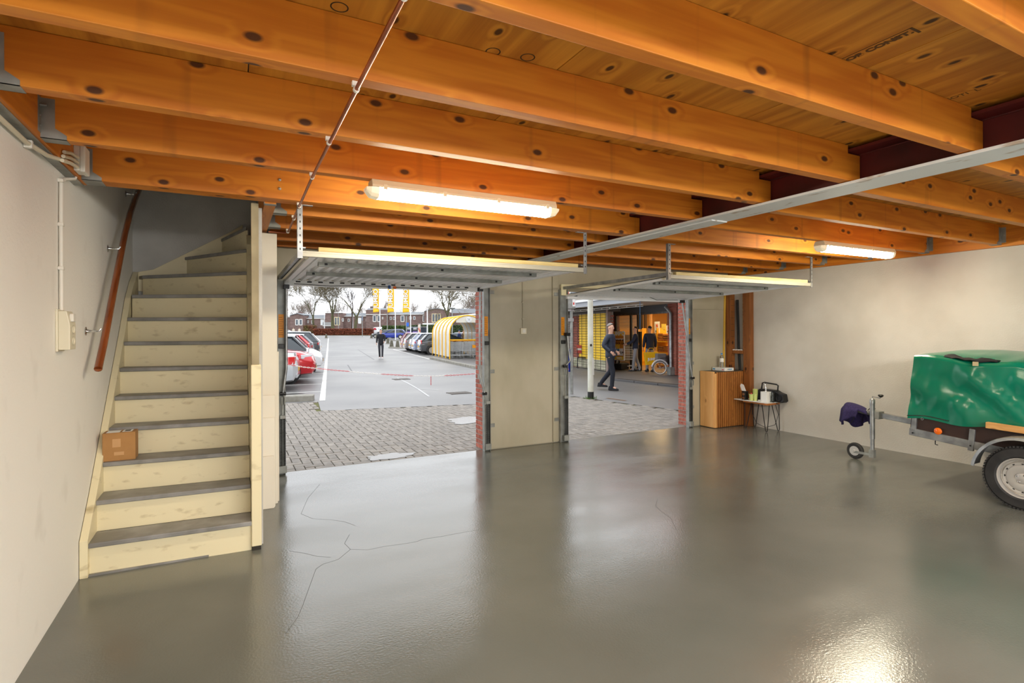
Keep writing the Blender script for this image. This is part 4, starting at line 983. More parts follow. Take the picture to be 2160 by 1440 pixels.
# pavers laid in herringbone; the nearest in view are single pieces
def inside(x, y, P):
    c = False; n = len(P)
    for i in range(n):
        (x1, y1), (x2, y2) = P[i], P[i - 1]
        if (y1 > y) != (y2 > y) and x < (x2 - x1) * (y - y1) / (y2 - y1) + x1: c = not c
    return c
pv = O('pavement', MB().add([(x, y, -.022) for x, y in [(-3, 6.6), (8.6, 6.6), (8.3, 8.3), (8.0, 11.4), (4.8, 11.4), (2.2, 11.9), (2.2, 13.4), (-3, 13.4)]], [tuple(range(8))]), JOINTM); pv['kind'] = 'structure'; pv['label'] = 'grey concrete herringbone pavers with mossy joints'
u = .108; gap = .0045; allp = []
for iy in range(0, 62):
    for ix in range(-26, 102):
        x, y = ix * u, 6.615 + iy * u
        s = (ix + iy) % 4
        if s == 0: r = (x, x + 2 * u, y, y + u)
        elif s == 2: r = (x, x + u, y, y + 2 * u)
        elif s == 3 and iy == 0: r = (x, x + u, y, y + u)
        else: continue
        if all(inside(a, b, PAVE) for a in r[:2] for b in r[2:]): allp.append(r)
def paver_mesh(w, d):
    b = .006; z0, z1, z2 = -.02, -.004, 0
    vs = [(gap, gap, z0), (w - gap, gap, z0), (w - gap, d - gap, z0), (gap, d - gap, z0), (gap, gap, z1), (w - gap, gap, z1), (w - gap, d - gap, z1), (gap, d - gap, z1),
          (gap + b, gap + b, z2), (w - gap - b, gap + b, z2), (w - gap - b, d - gap - b, z2), (gap + b, d - gap - b, z2)]
    fs = [(0, 1, 5, 4), (1, 2, 6, 5), (2, 3, 7, 6), (3, 0, 4, 7), (4, 5, 9, 8), (5, 6, 10, 9), (6, 7, 11, 10), (7, 4, 8, 11), (8, 9, 10, 11)]
    return vs, fs
def seen(r):
    x, y = (r[0] + r[1]) / 2, (r[2] + r[3]) / 2
    D = x * sY + y * cY; uu = (x * cY - y * sY) / D * FPX + 1080; vv = HOR + EYE / D * FPX
    return (600 < uu < 1004 or 1199 < uu < 1430), D
vis = sorted([(seen(r)[1], r) for r in allp if seen(r)[0]])
near = set(r for _, r in vis[:298])
protoH = protoV = None; rest = MB()
for r in allp:
    x0, x1, y0, y1 = r; w, d = x1 - x0, y1 - y0; z = random.uniform(-.004, 0); vs, fs = paver_mesh(w, d)
    if r in near:
        pr = protoH if w > d + .01 else protoV if d > w + .01 else 0
        if not pr:
            b = MB().add([(a + x0, q + y0, c + z) for a, q, c in vs], fs); o = O('paver', b, PAVER, pv, org=(x0, y0, z))
            if pr is None and w > d: protoH = o
            elif pr is None: protoV = o
        else:
            o = pr.copy(); COL.objects.link(o); o.location = (x0, y0, z)
    else: rest.add([(a + x0, q + y0, c + z) for a, q, c in vs], fs)
ro = O('far_pavers', rest, mat('concrete_paver_far', (144, 136, 126), .62, rgb2=(118, 112, 104), scale=(6, 6, 6), bump=.3, bscale=70), pv); ro['kind'] = 'stuff'
O('threshold_strip', MB().box(.45, 2.9, 6.60, 6.612, -.03, .001).box(4.2, 6.5, 6.60, 6.612, -.03, .001), MORTAR, pv)

# kerbs
KERB = mat('kerb_concrete', (150, 147, 138), .75, rgb2=(128, 124, 112), scale=(6, 6, 6))
def kerb(label, pts, w, h, n=1, m=KERB):
    t = T('kerb', label, 'kerb', Vector(pts[0]))
    for i in range(len(pts) - 1):
        a, b = Vector(pts[i]), Vector(pts[i + 1])
        for k in range(n):
            p, q = a.lerp(b, k / n), a.lerp(b, (k + 1) / n - .004)
            p.z = gz(p.y) + h / 2 - .03; q.z = gz(q.y) + h / 2 - .03
            O('kerb_stone', MB().bar(p, q, w, h), m, t, bevel=.02)
    return t
kerb('low concrete kerb at the foot of the parking bays on the left', [(-1.6, 14.05, 0), (1.72, 13.35, 0)], .32, .15, 4)
kerb('curved kerb along the trolley shelter island', [LP(31.3, 5.6), LP(27, 5.75), LP(22.0, 5.95), LP(18.5, 6.3)], .16, .14, 3)
kerb('dark ramp strip crossing the asphalt before the shop entrance', [gp(1299, 801), gp(1450, 817)], .28, .08, 3, mat('dark_kerb', (74, 72, 72), .6))
kerb('far kerb end of the parking island with stone bollards', [gp(822, 734), gp(858, 735)], .3, .14, 2)
kerb('far kerb beside the blue car behind the bollards', [gp(796, 722), gp(850, 722)], .3, .14, 2)
fl = MB()
c0, c1 = gp(1280, 838.5), gp(1320, 844)
o = strip('rusty_drain_strip', [c0, c1], .09, mat('rust_strip', (128, 92, 54), .8, rgb2=(90, 66, 44), scale=(30, 30, 30)), par=road)

# ------------------------------------------------------------------ chain barrier with red and white links
P0, P1 = Vector((.86, 13.86)), Vector((7.60, 11.44))
def onplane(px, py):
    d = ray(px, py); e = P1 - P0; nn = Vector((-e.y, e.x)); k = nn.dot(P0) / (nn.x * d.x + nn.y * d.y)
    return Vector((d.x * k, d.y * k, EYE + d.z * k))
key = [onplane(*q) for q in ((600, 767), (640, 774), (694, 779.5), (745, 784), (800, 788.5), (860, 792), (915, 793), (960, 791), (1003, 788))]
key.append(Vector((P1.x - .05, P1.y + .02, key[-1].z + .08)))
t = T('plastic_chain', 'red and white plastic barrier chain hanging across the lane', 'chain', (P0.x, P0.y, 0))
ring = MB(); ri_, ro_ = .012, .0042
rows = []
for k in range(12):
    a = 2 * pi * k / 12; cx, cy = math.cos(a) * .011, math.sin(a) * .011 + (.014 if math.sin(a) > 0 else -.014)
    rows.append([(cx + math.cos(a) * ro_ * math.cos(b), cy + math.sin(a) * ro_ * math.cos(b), ro_ * math.sin(b)) for b in (0, pi / 2, pi, 3 * pi / 2)])
rows.append(rows[0]); ring.grid(rows, closed=True)
CR = mat('chain_red', (206, 40, 48), .4); CW = mat('chain_white', (236, 230, 222), .4)
plk = {0: None, 1: None}; acc = 0; run = 0; idx = 0; tot = 0
segs = []
for i in range(len(key) - 1):
    a, b = key[i], key[i + 1]; L_ = (b - a).length; n = max(1, round(L_ / .044))
    for k in range(n): segs.append((a.lerp(b, (k + .5) / n), (b - a).normalized()))
for i, (p, d) in enumerate(segs):
    c = 0 if (i // 17) % 2 == 1 else 1
    if i < 6: c = 0
    M = frame(p - Vector((P0.x, P0.y, 0)), Vector((0, 0, 1)).cross(d) if i % 2 else Vector((0, 0, 1)), d)
    if plk[c] is None: plk[c] = O('chain_link', ring, CR if c == 0 else CW, t, local=True); o = plk[c]
    else: o = plk[c].copy(); COL.objects.link(o); o.parent = t
    o.matrix_local = M @ Matrix.Rotation(0, 4, 'Y')
q = onplane(909, 793)
for k in range(5):
    o = plk[0].copy(); COL.objects.link(o); o.matrix_local = frame(q - Vector((P0.x, P0.y, .02 + .044 * k)), Vector((1, 0, 0)) if k % 2 else Vector((0, 1, 0)), Vector((0, 0, 1)))
o = O('chain_post', MB().lathe([(.045, -.02), (.045, .78), (.03, .82), (0, .82)], (P0.x, P0.y, 0), 'z', 14), KERB, smooth=True)
tag(o, 'short round post at the left end of the barrier chain', 'post')

# ------------------------------------------------------------------ poles outside
pb = gp(1246, 840)
t = T('street_pole', 'pale concrete pole with black foot in front of the shop', 'pole', pb)
O('shaft', MB().tube([pb + Vector((0, 0, .15)), pb + Vector((0, 0, 5.2))], [.070, .055], 18), mat('pale_pole', (222, 222, 214), .6, rgb2=(190, 190, 166), scale=(3, 3, 2)), t, smooth=True)
O('black_foot', MB().tube([pb + Vector((0, 0, -.02)), pb + Vector((0, 0, .16))], .0725, 18), BLACK, t, smooth=True)
sp = onY(1241, 728, pb.y - .066); O('round_sticker', MB().lathe([(.030, 0), (.030, -.004), (0, -.004)], (pb.x - .03, pb.y - .062, 1.58 - .33), 'y', 16), INK, t)
O('hatch', MB().box(pb.x - .008, pb.x + .05, pb.y - .071, pb.y - .060, .55, .95), mat('pole_hatch', (206, 206, 198), .6), t, bevel=.003)
wm = MB(); rnd = random.Random(4)
for k in range(60):
    a = rnd.uniform(0, 6.3); r = rnd.uniform(.05, .16); h = rnd.uniform(.02, .09); x, y = pb.x + r * math.cos(a) - .05, pb.y + r * math.sin(a) * .7 - .05
    wm.add([(x, y, 0), (x + .02, y + .012, 0), (x + .03 * math.cos(a), y + .03 * math.sin(a), h)], [(0, 1, 2)])
o = O('weed_leaves', wm, mat('weed_green', (98, 142, 44), .7)); tag(o, 'tuft of green weeds at the foot of the pale pole', 'weeds', kind='stuff')
sb_ = gp(1206, 830)
t = T('sign_post', 'galvanised double sign post beside the garage opening facing the shop', 'sign', sb_)
for dx in (-.16, 0): O('post', MB().tube([sb_ + Vector((dx, 0, -.02)), sb_ + Vector((dx, 0, 2.55))], .036, 12), GALVD, t, smooth=True)
O('cross_bar', MB().box(sb_.x - .20, sb_.x + .05, sb_.y - .03, sb_.y + .03, 1.82, 1.90).box(sb_.x - .20, sb_.x + .05, sb_.y - .03, sb_.y + .03, 2.08, 2.14), GALV, t, bevel=.004)
sg = O('sign_box', MB().box(sb_.x - .22, sb_.x + .06, sb_.y - .10, sb_.y + .04, 2.14, 2.46), GALVD, t, bevel=.01)
O('sign_face', MB().box(sb_.x - .035, sb_.x + .05, sb_.y - .104, sb_.y - .10, 2.20, 2.40), PAPERW, sg)
O('red_mark', MB().box(sb_.x - .02, sb_.x + .02, sb_.y - .106, sb_.y - .104, 2.24, 2.30), mat('sign_red', (210, 60, 50), .5), sg)
O('blue_panel', MB().box(sb_.x - .09, sb_.x + .06, sb_.y + .05, sb_.y + .075, .55, 1.12), mat('sign_blue', (34, 56, 170), .4), t, bevel=.006)
O('pipe_clamp', MB().lathe([(.042, -.015), (.042, .015)], sb_ + Vector((0, 0, 1.30)), 'z', 12), GALV, t)
# ================================================================== cars
CG = mat('car_glass', (44, 54, 60), .06, spec=.8)
TYRE = RUBBER
TAIL = mat('tail_light_red', (206, 26, 30), .15, coat=.5); HEADL = mat('head_light', (226, 232, 236), .08, coat=.5)
PLATE = mat('yellow_plate', (236, 176, 40), .5); TRIMB = mat('car_trim_black', (30, 31, 33), .5)
def paint(name, rgb): return mat('paint_' + name, rgb, .22, .15, coat=.8)
KIND = {
 'hatch': dict(L=4.1, W=.88, low=[(-2.05, .45, .72, .66), (-1.99, .26, 1.0, .82), (-1.5, .19, 1.0, .88), (0, .19, .96, .89), (1.0, .19, .95, .88), (1.6, .21, .84, .86), (1.93, .24, .72, .78), (2.05, .36, .60, .66)], cab=[-1.93, -1.5, .15, 1.15], H=1.48, zb=.96),
 'sedan': dict(L=4.6, W=.90, low=[(-2.3, .45, .74, .70), (-2.2, .26, .98, .84), (-1.6, .19, 1.0, .89), (0, .19, .94, .90), (1.1, .19, .92, .89), (1.8, .21, .82, .86), (2.18, .24, .70, .78), (2.3, .36, .58, .66)], cab=[-1.75, -.95, .25, 1.25], H=1.44, zb=.94),
 'suv': dict(L=4.4, W=.92, low=[(-2.2, .5, .85, .70), (-2.12, .30, 1.08, .85), (-1.6, .23, 1.08, .91), (0, .23, 1.04, .92), (1.1, .23, 1.03, .91), (1.75, .25, .95, .89), (2.1, .28, .82, .82), (2.2, .40, .66, .70)], cab=[-2.08, -1.65, .2, 1.2], H=1.62, zb=1.04),
 'wagon': dict(L=4.6, W=.90, low=[(-2.3, .45, .74, .70), (-2.22, .26, 1.0, .84), (-1.6, .19, .99, .89), (0, .19, .95, .90), (1.1, .19, .93, .89), (1.8, .21, .82, .86), (2.18, .24, .70, .78), (2.3, .36, .58, .66)], cab=[-2.15, -1.75, .2, 1.25], H=1.48, zb=.95),
 'mini': dict(L=3.5, W=.82, low=[(-1.75, .45, .75, .66), (-1.70, .27, 1.0, .78), (-1.2, .2, 1.0, .82), (0, .2, .97, .83), (.9, .2, .96, .82), (1.4, .22, .88, .80), (1.68, .25, .74, .74), (1.75, .36, .60, .64)], cab=[-1.66, -1.35, .25, 1.15], H=1.50, zb=.97),
 'van': dict(L=4.7, W=.93, low=[(-2.35, .5, .90, .80), (-2.30, .30, 1.15, .90), (-1.6, .23, 1.15, .93), (0, .23, 1.15, .93), (1.2, .23, 1.08, .92), (1.85, .25, .95, .89), (2.25, .28, .80, .82), (2.35, .40, .66, .70)], cab=[-2.30, -2.24, .7, 1.45], H=1.86, zb=1.12),
}
def car(kind, col, label, loc, rz, group=None, roofcol=None, tailtop=.0):
    k = KIND[kind]; t = T('parked_car' if group else 'car', label, 'car', loc, rz, group); L_, Wd, H, zb = k['L'], k['W'], k['H'], k['zb']
    def ring(x, z0, z1, w): 
        h = [(0, z1 + .02), (.55 * w, z1 + .015), (.86 * w, z1 - .01), (.97 * w, z1 - .09), (w, z1 - (z1 - z0) * .35), (w * .985, z0 + (z1 - z0) * .3), (w * .93, z0 + .04), (w * .80, z0)]
        return [(x, a, b) for a, b in h] + [(x, -a, b) for a, b in h[::-1][:-1]]
    rows = [ring(*s) for s in k['low']]; b = MB().grid(rows, closed=True); n = len(rows[0])
    b.f += [tuple(range(n)), tuple(range((len(rows) - 1) * n, len(rows) * n))]; b.m += [0, 0]
    bo = O('body', b, col, t, smooth=True, local=True)
    c0, c1, c2, c3 = k['cab']; wr, wb = Wd * .70, Wd * .92; e = .03
    def cr(x, z0, z1, w0, w1): return [(x, 0, z1), (x, .8 * w1, z1), (x, w1, z1 - .05), (x, (w0 + w1) / 2 + .02, (z0 + z1) / 2), (x, w0, z0 - .03), (x, -w0, z0 - .03), (x, -(w0 + w1) / 2 - .02, (z0 + z1) / 2), (x, -w1, z1 - .05), (x, -.8 * w1, z1)]
    st = [cr(c0, zb, zb + .01, wb, wb), cr(c1, zb, H - .05, wb, wr), cr((c1 + c2) / 2, zb, H - .012, wb, wr + .02), cr(c2, zb, H - .06, wb, wr), cr(c3, zb, zb + .01, wb, wb)]
    gm = MB().grid(st, closed=True); gl = O('windows', gm, CG if kind != 'van' else col, t, smooth=True, local=True)
    if kind == 'van':
        O('windscreen', MB().add([(c2 + .03, -wr * .95, H - .09), (c2 + .03, wr * .95, H - .09), (c3 + .02, wb * .93, zb + .06), (c3 + .02, -wb * .93, zb + .06)], [(0, 1, 2, 3)]), CG, t, local=True)
        for s in (-1, 1): O('side_window', MB().add([(.1, s * (wr + .05), H - .18), (c2 - .02, s * (wr + .05), H - .18), (c3 - .2, s * (wb + .015), zb + .05), (.1, s * (wb + .015), zb + .05)], [(0, 1, 2, 3)]), CG, t, local=True)
    rf = MB()
    for f in range(5): pass
    xs_ = [c1 - .05, c1 + .02, (c1 + c2) / 2, c2 - .05, c2 + .02]; zs_ = [H - .05, H - .015, H + .008, H - .03, H - .055]
    rf.grid([[(x, -wr - .012, z - .05), (x, -wr * .82, z), (x, 0, z + .012), (x, wr * .82, z), (x, wr + .012, z - .05)] for x, z in zip(xs_, zs_)])
    rf.grid([[(x, -wr - .012, z - .055), (x, 0, z - .01), (x, wr + .012, z - .055)] for x, z in zip(xs_, zs_)])
    O('roof', rf, roofcol or col, t, smooth=True, local=True)
    for s in (-1, 1):
      for nm_, pa_, pb_, ra_ in (('rear_pillar', (c0 + .01, s * wb * .97, zb), (c1, s * (wr + .012), H - .09), [.055, .045]), ('front_pillar', (c3 - .02, s * wb * .97, zb), (c2, s * (wr + .005), H - .10), [.035, .03]), ('door_pillar', ((c1 + c2) / 2 + .1, s * (wb + .005), zb), ((c1 + c2) / 2 + .05, s * (wr + .03), H - .07), .03)):
        O(nm_, MB().tube([pa_, pb_], ra_, 6), roofcol or col, t, smooth=True, local=True)
    pm = MB()
    for s in ():
        pm.tube([(c0 + .01, s * wb * .97, zb), (c1, s * (wr + .012), H - .09)], [.055, .045], 6)
        pm.tube([(c3 - .02, s * wb * .97, zb), (c2, s * (wr + .005), H - .10)], [.035, .03], 6)
        pm.tube([((c1 + c2) / 2 + .1, s * (wb + .005), zb), ((c1 + c2) / 2 + .05, s * (wr + .03), H - .07)], .03, 6)
        pm.tube([(c1 + .25, s * (wb + .003), zb), (c1 + .15, s * (wr + .02), H - .08)], .06, 6)
    xw = (L_ / 2 - .82, -L_ / 2 + .78); r = .325 if kind != 'suv' else .35
    for x in xw:
        for s in (-1, 1):
            O('wheel_arch', MB().lathe([(r + .055, 0), (r + .055, s * .012), (r - .02, s * .016)], (x, s * (Wd - .018), r + .01), 'y', 24), TRIMB, t, local=True)
            w = O('wheel', MB().lathe([(r * .62, s * .01), (r * .9, s * .02), (r, s * -.01), (r, -s * .16), (r * .6, -s * .17)], (x, s * (Wd - .0), r - .005), 'y', 24, cap=False), TYRE, t, smooth=True, local=True)
            O('rim', MB().lathe([(r * .64, s * .012), (r * .56, 0), (r * .5, -s * .02), (r * .3, -s * .005), (r * .12, s * .01), (0, s * .012)], (x, s * Wd, r - .005), 'y', 16), RIM, w, smooth=True, local=True)
    zl = zb - .10
    for s in (-1, 1):
        xr = -L_ / 2
        O('tail_light', MB().prism([(xr + .03, s * Wd * .70), (xr + .06, s * Wd * .90), (xr + (.20 if kind == 'sedan' else .10), s * (Wd * .985)), (xr + (.24 if kind == 'sedan' else .13), s * Wd * .9), (xr + .12, s * Wd * .70)], 'z', zl - .12, zl + .02 + tailtop), TAIL, t, bevel=.01, local=True)
        xf = L_ / 2
        O('head_light', MB().prism([(xf - .09, s * .45), (xf - .12, s * Wd * .76), (xf - .40, s * (Wd * .985)), (xf - .45, s * Wd * .8), (xf - .2, s * .45)], 'z', .66 + (.1 if kind in ('suv', 'van') else 0), .78 + (.1 if kind in ('suv', 'van') else 0)), HEADL, t, bevel=.01, local=True)
        O('mirror', MB().box(c3 - .28, c3 - .16, s * Wd, s * (Wd + .16), zb + .0, zb + .11), roofcol or col, t, bevel=.02, local=True)
    for ba_, bb_, bw_ in ((-L_ / 2 - .01, -L_ / 2 + .2, .72), (L_ / 2 - .2, L_ / 2 + .01, .68)): O('bumper_strip', MB().box(ba_, bb_, -Wd * bw_, Wd * bw_, .33, .46), TRIMB if kind in ('suv', 'van') else col, t, bevel=.03, local=True)
    O('grille', MB().box(L_ / 2 - .08, L_ / 2 + .014, -.42, .42, .38, .56), TRIMB, t, bevel=.01, local=True)
    O('number_plate', MB().box(-L_ / 2 - .016, -L_ / 2 - .006, -.26, .26, .50, .61).box(L_ / 2 + .012, L_ / 2 + .02, -.26, .26, .40, .51), PLATE, t, local=True)
    return t
P_SIL, P_RED, P_WHI, P_BLK = paint('silver', (196, 200, 204)), paint('red', (196, 24, 34)), paint('white', (230, 232, 234)), paint('black', (34, 36, 40))
P_GRY, P_DGR, P_BLU, P_LBL, P_BRN = paint('grey', (128, 132, 136)), paint('dark_grey', (72, 74, 78)), paint('blue', (24, 48, 150)), paint('ice_blue', (150, 160, 186)), paint('warm_grey', (140, 132, 130))
P_DRD = paint('dark_red', (130, 30, 36)); P_MID = paint('midnight', (44, 52, 80))
A_IN, A_OUT = math.atan2(.152, -.988), math.atan2(-.152, .988)      # heading into the left bays / out to the lane
GL, GR = 'cars parked in the left bays', 'cars parked beside the trolley shelter'
lrow = [('sedan', P_SIL, 1, 'silver saloon, nearest car in the left bays, tail light towards the lane', -.83, None),
        ('suv', P_RED, 0, 'bright red crossover with its front to the lane, next to the silver saloon', -.42, None),
        ('hatch', P_WHI, 1, 'white hatchback with black roof behind the bright red crossover', -.65, P_BLK),
        ('mini', P_WHI, 0, 'small white car with black grille facing the lane in the left bays', -.25, P_WHI),
        ('hatch', P_RED, 1, 'red hatchback with its tail to the lane, beyond the small white car', -.9, None),
        ('wagon', P_WHI, 1, 'white estate car between two red cars in the left bays', -1.0, None),
        ('hatch', P_RED, 1, 'red small car beyond the white estate in the left bays', -.9, None),
        ('hatch', P_GRY, 1, 'light grey hatchback beyond the two red cars', -.8, None),
        ('suv', P_DGR, 1, 'dark grey car sticking out farthest towards the lane in the left bays', -.55, None),
        ('suv', P_DGR, 1, 'grey car behind the dark grey one in the left bays', -1.0, None),
        ('hatch', P_WHI, 1, 'white car with red tail light near the far end of the left bays', -.55, None),
        ('wagon', P_WHI, 1, 'white car near the hedge in the left bays', -1.2, None),
        ('sedan', P_MID, 1, 'dark blue car, last one in the left bays before the hedge', -1.1, None)]
for i, (kd, cl, tail, lab, nn, rc) in enumerate(lrow):
    l = 16.45 + 2.25 * i + (0 if i < 8 else (i - 7) * .6); Lh = KIND[kd]['L'] / 2
    car(kd, cl, lab, LP(l, nn - Lh), A_IN if tail else A_OUT, GL, rc, .06 if i == 0 else 0)
rrow = [('hatch', P_DGR, 'dark grey hatchback with its wheel beside the yellow trolley shelter', 5.85),
        ('wagon', P_LBL, 'pale blue grey estate car next to the dark grey hatchback', 5.75),
        ('hatch', P_DGR, 'dark car half hidden between the pale blue and the warm grey car', 5.85),
        ('hatch', P_BRN, 'warm grey hatchback with a wide red tail light beyond the dark car', 5.7),
        ('mini', P_DRD, 'dark red car just showing at the far end beside the bollards', 5.75)]
for i, (kd, cl, lab, nn) in enumerate(rrow):
    car(kd, cl, lab, LP(37.6 + 2.22 * i, nn + KIND[kd]['L'] / 2), A_OUT, GR, None, .12 if i == 0 else 0)
def cpos(px, D): 
    p = at(px, HOR, D); p.z = gz(p.y); return p
car('suv', P_BLU, 'royal blue crossover seen from the side behind the flagpoles', cpos(829, 90), -YAW + pi)
car('wagon', P_DGR, 'dark grey estate car standing behind the royal blue crossover', cpos(812, 97), -YAW + pi)
vn = car('van', P_WHI, 'white delivery van with a red emblem behind the brown hedge', cpos(797, 128), -YAW + pi)
O('red_emblem', MB().box(.2, .75, .955, .965, 1.2, 1.65), mat('emblem_red', (200, 36, 60), .5), vn, local=True)
O('emblem_print', MB().box(-.9, -.1, .955, .962, 1.45, 1.52).box(-.9, -.3, .955, .962, 1.3, 1.36), mat('emblem_grey', (150, 160, 170), .5), vn, local=True)
car('sedan', P_SIL, 'silver car roof showing above the brown hedge between two trees', cpos(729, 128), -YAW + pi)
car('sedan', P_WHI, 'white car roof showing above the brown hedge beside the sign post', cpos(762, 130), -YAW + pi)
car('hatch', P_SIL, 'silver car standing far behind the left bays near the two people in cream', cpos(604, 98), -YAW)
car('hatch', P_LBL, 'light blue car seen through the trolley shelter, on the left', cpos(962, 58), -YAW + pi)
car('hatch', P_SIL, 'silver car seen through the trolley shelter, on the right', cpos(982, 56), -YAW + pi)

# ================================================================== trolley shelter and trolleys
sx0, sx1, sl0_, sl1_ = 6.55, 8.72, 30.6, 36.0
t = T('trolley_shelter', 'yellow ribbed tunnel shelter with milky panels for shopping trolleys', 'shelter', LP((sl0_ + sl1_) / 2, (sx0 + sx1) / 2))
YEL = mat('yellow_coat', (250, 190, 20), .4); MILK = mat('milky_panel', (228, 226, 216), .35, alpha=.86, rgb2=(214, 208, 196), scale=(2, 2, 2))
def arch(l, infl=0, z0=.12):
    c = (sx0 + sx1) / 2; a = (sx1 - sx0) / 2 + infl; pts = []
    for q in (z0, .6, 1.1, 1.5): pts.append((c - a, q))
    for k in range(13): th = pi - pi * (k + .5) / 13; pts.append((c + a * math.cos(th), 1.5 + (1.02 + infl) * math.sin(th)))
    for q in (1.5, 1.1, .6, z0): pts.append((c + a, q))
    return [LM @ Vector((n, l, z)) for n, z in pts]
ls = [sl0_ + (sl1_ - sl0_) * k / 5 for k in range(6)]
for l in ls: O('hoop', MB().tube(arch(l, 0, -.0), .035, 8), YEL, t, smooth=True)
for k in range(5): O('panel', MB().grid([arch(ls[k] + .04, -.02), arch(ls[k + 1] - .04, -.02)]), MILK, t, smooth=True)
gm = MB(); top = arch(sl0_ + .01, -.03)[5:16]; n0 = top[0]; base = [Vector((p.x, p.y, max(n0.z + .30, 2.10))) for p in top]
tp2 = [p for p in top if p.z > 2.10]; gm.grid([[Vector((p.x, p.y, 2.10)) for p in tp2], tp2]); O('front_panel', gm, mat('front_milk', (226, 222, 208), .5), t)
c = LM @ Vector(((sx0 + sx1) / 2 + .05, sl0_ - .03, 2.28))
O('round_sign', MB().lathe([(.17, 0), (.17, -.01), (0, -.01)], c, 'y', 24, M=None), mat('round_sign_white', (240, 242, 244), .5), t)
O('sign_symbol', MB().tube([c + Vector((-.08, -.015, -.08)), c + Vector((.08, -.015, .08))], .010, 6).tube([c + Vector((-.08, -.015, .08)), c + Vector((.08, -.015, -.08))], .010, 6).tube([c + Vector((-.09, -.015, .02)), c + Vector((.09, -.015, .02))], .008, 6), mat('sign_grey', (176, 184, 190), .5), t)
for l in (sl0_ + .1, sl1_ - .2):
    for n in (sx0, sx1): O('foot', MB().box(n - .04, n + .04, l - .04, l + .04, -.02, .14, M=LM), DARKM, t)
WIRE = mat('trolley_wire', (226, 230, 232), .35, .2)
def trolley(label):
    t = T('shopping_trolley', label, 'trolley', (0, 0, 0), 0, 'shopping trolleys in the shelter')
    m = MB(); w0, w1 = .21, .27
    for k in range(6):
        z = .42 + k * .10; f = k / 5; a, b, c_, d = (-.24 - .08 * f, .48 + .02 * f, .20 + .05 * f, .24 + .05 * f)
        m.tube([(-c_, b, z), (-d, a, z), (d, a, z), (c_, b, z), (-c_, b, z)], .0045, 4)
    for k in range(9):
        x = -.24 + k * .06; m.tube([(x * .82, .48, .42), (x, .50, .92)], .004, 4); m.tube([(x, -.24, .42), (x * 1.1, -.32, .92)], .004, 4); m.tube([(x * .82, .48, .42), (x, -.24, .42)], .004, 4)
    for s in (-1, 1):
        for k in range(10): y = -.22 + k * .075; m.tube([(s * .23, y, .42), (s * .275, y - .02, .92)], .004, 4)
    O('basket', m, WIRE, t, local=True)
    f = MB()
    for s in (-1, 1): f.tube([(s * .25, -.42, 1.02), (s * .24, -.30, .60), (s * .23, -.26, .16), (s * .20, .44, .14), (s * .20, .46, .36)], .012, 6)
    f.tube([(-.22, -.2, .18), (.22, -.2, .18)], .010, 6).tube([(-.19, .4, .16), (.19, .4, .16)], .010, 6)
    O('chassis', f, WIRE, t, smooth=True, local=True)
    O('handle', MB().tube([(-.27, -.43, 1.03), (.27, -.43, 1.03)], .018, 8), mat('trolley_orange', (246, 160, 16), .4), t, smooth=True, local=True)
    O('coin_lock', MB().box(-.16, -.02, -.46, -.39, 1.02, 1.10), mat('trolley_orange', (246, 160, 16), .4), t, local=True, bevel=.01)
    for x, y in ((-.22, -.28), (.22, -.28), (-.19, .42), (.19, .42)):
        O('caster', MB().lathe([(.03, -.012), (.06, -.012), (.06, .012), (.03, .012)], (x, y, .06), 'x', 12).box(x - .018, x + .018, y - .015, y + .015, .05, .15), GALVD, t, local=True)
    return t
places = [(7.05 + .62 * c_, 31.35 + .30 * k) for c_ in range(3) for k in range(5)]
words = ['first', 'second', 'third', 'fourth', 'fifth']
t0 = None
for i, (n, l) in enumerate(places):
    lab = '%s shopping trolley from the open end, %s nested row in the yellow shelter' % (words[i % 5], ('left hand', 'middle', 'right hand')[i // 5])
    if t0 is None: t0 = trolley(lab); o = t0
    else: o = dup(t0, label=lab)
    o.location = LP(l, n); o.rotation_euler = (0, 0, -math.atan2(.152, .988))
t = T('trolley_rail', 'yellow rail across the open end of the trolley shelter', 'rail', LP(30.7, 7.6))
ra = MB().tube([LP(30.66, sx0, 1.10), LP(30.66, sx1, 1.10)], .030, 8); O('rail', ra, YEL, t, smooth=True)
O('orange_plate', MB().box(7.9, 8.2, 30.62, 30.63, .62, .80, M=LM), mat('trolley_orange', (246, 160, 16), .4), t)
O('plate_hanger', MB().tube([LP(30.64, 7.95, .80), LP(30.66, 7.95, 1.10)], .006, 5).tube([LP(30.64, 8.15, .80), LP(30.66, 8.15, 1.10)], .006, 5), WIRE, t)
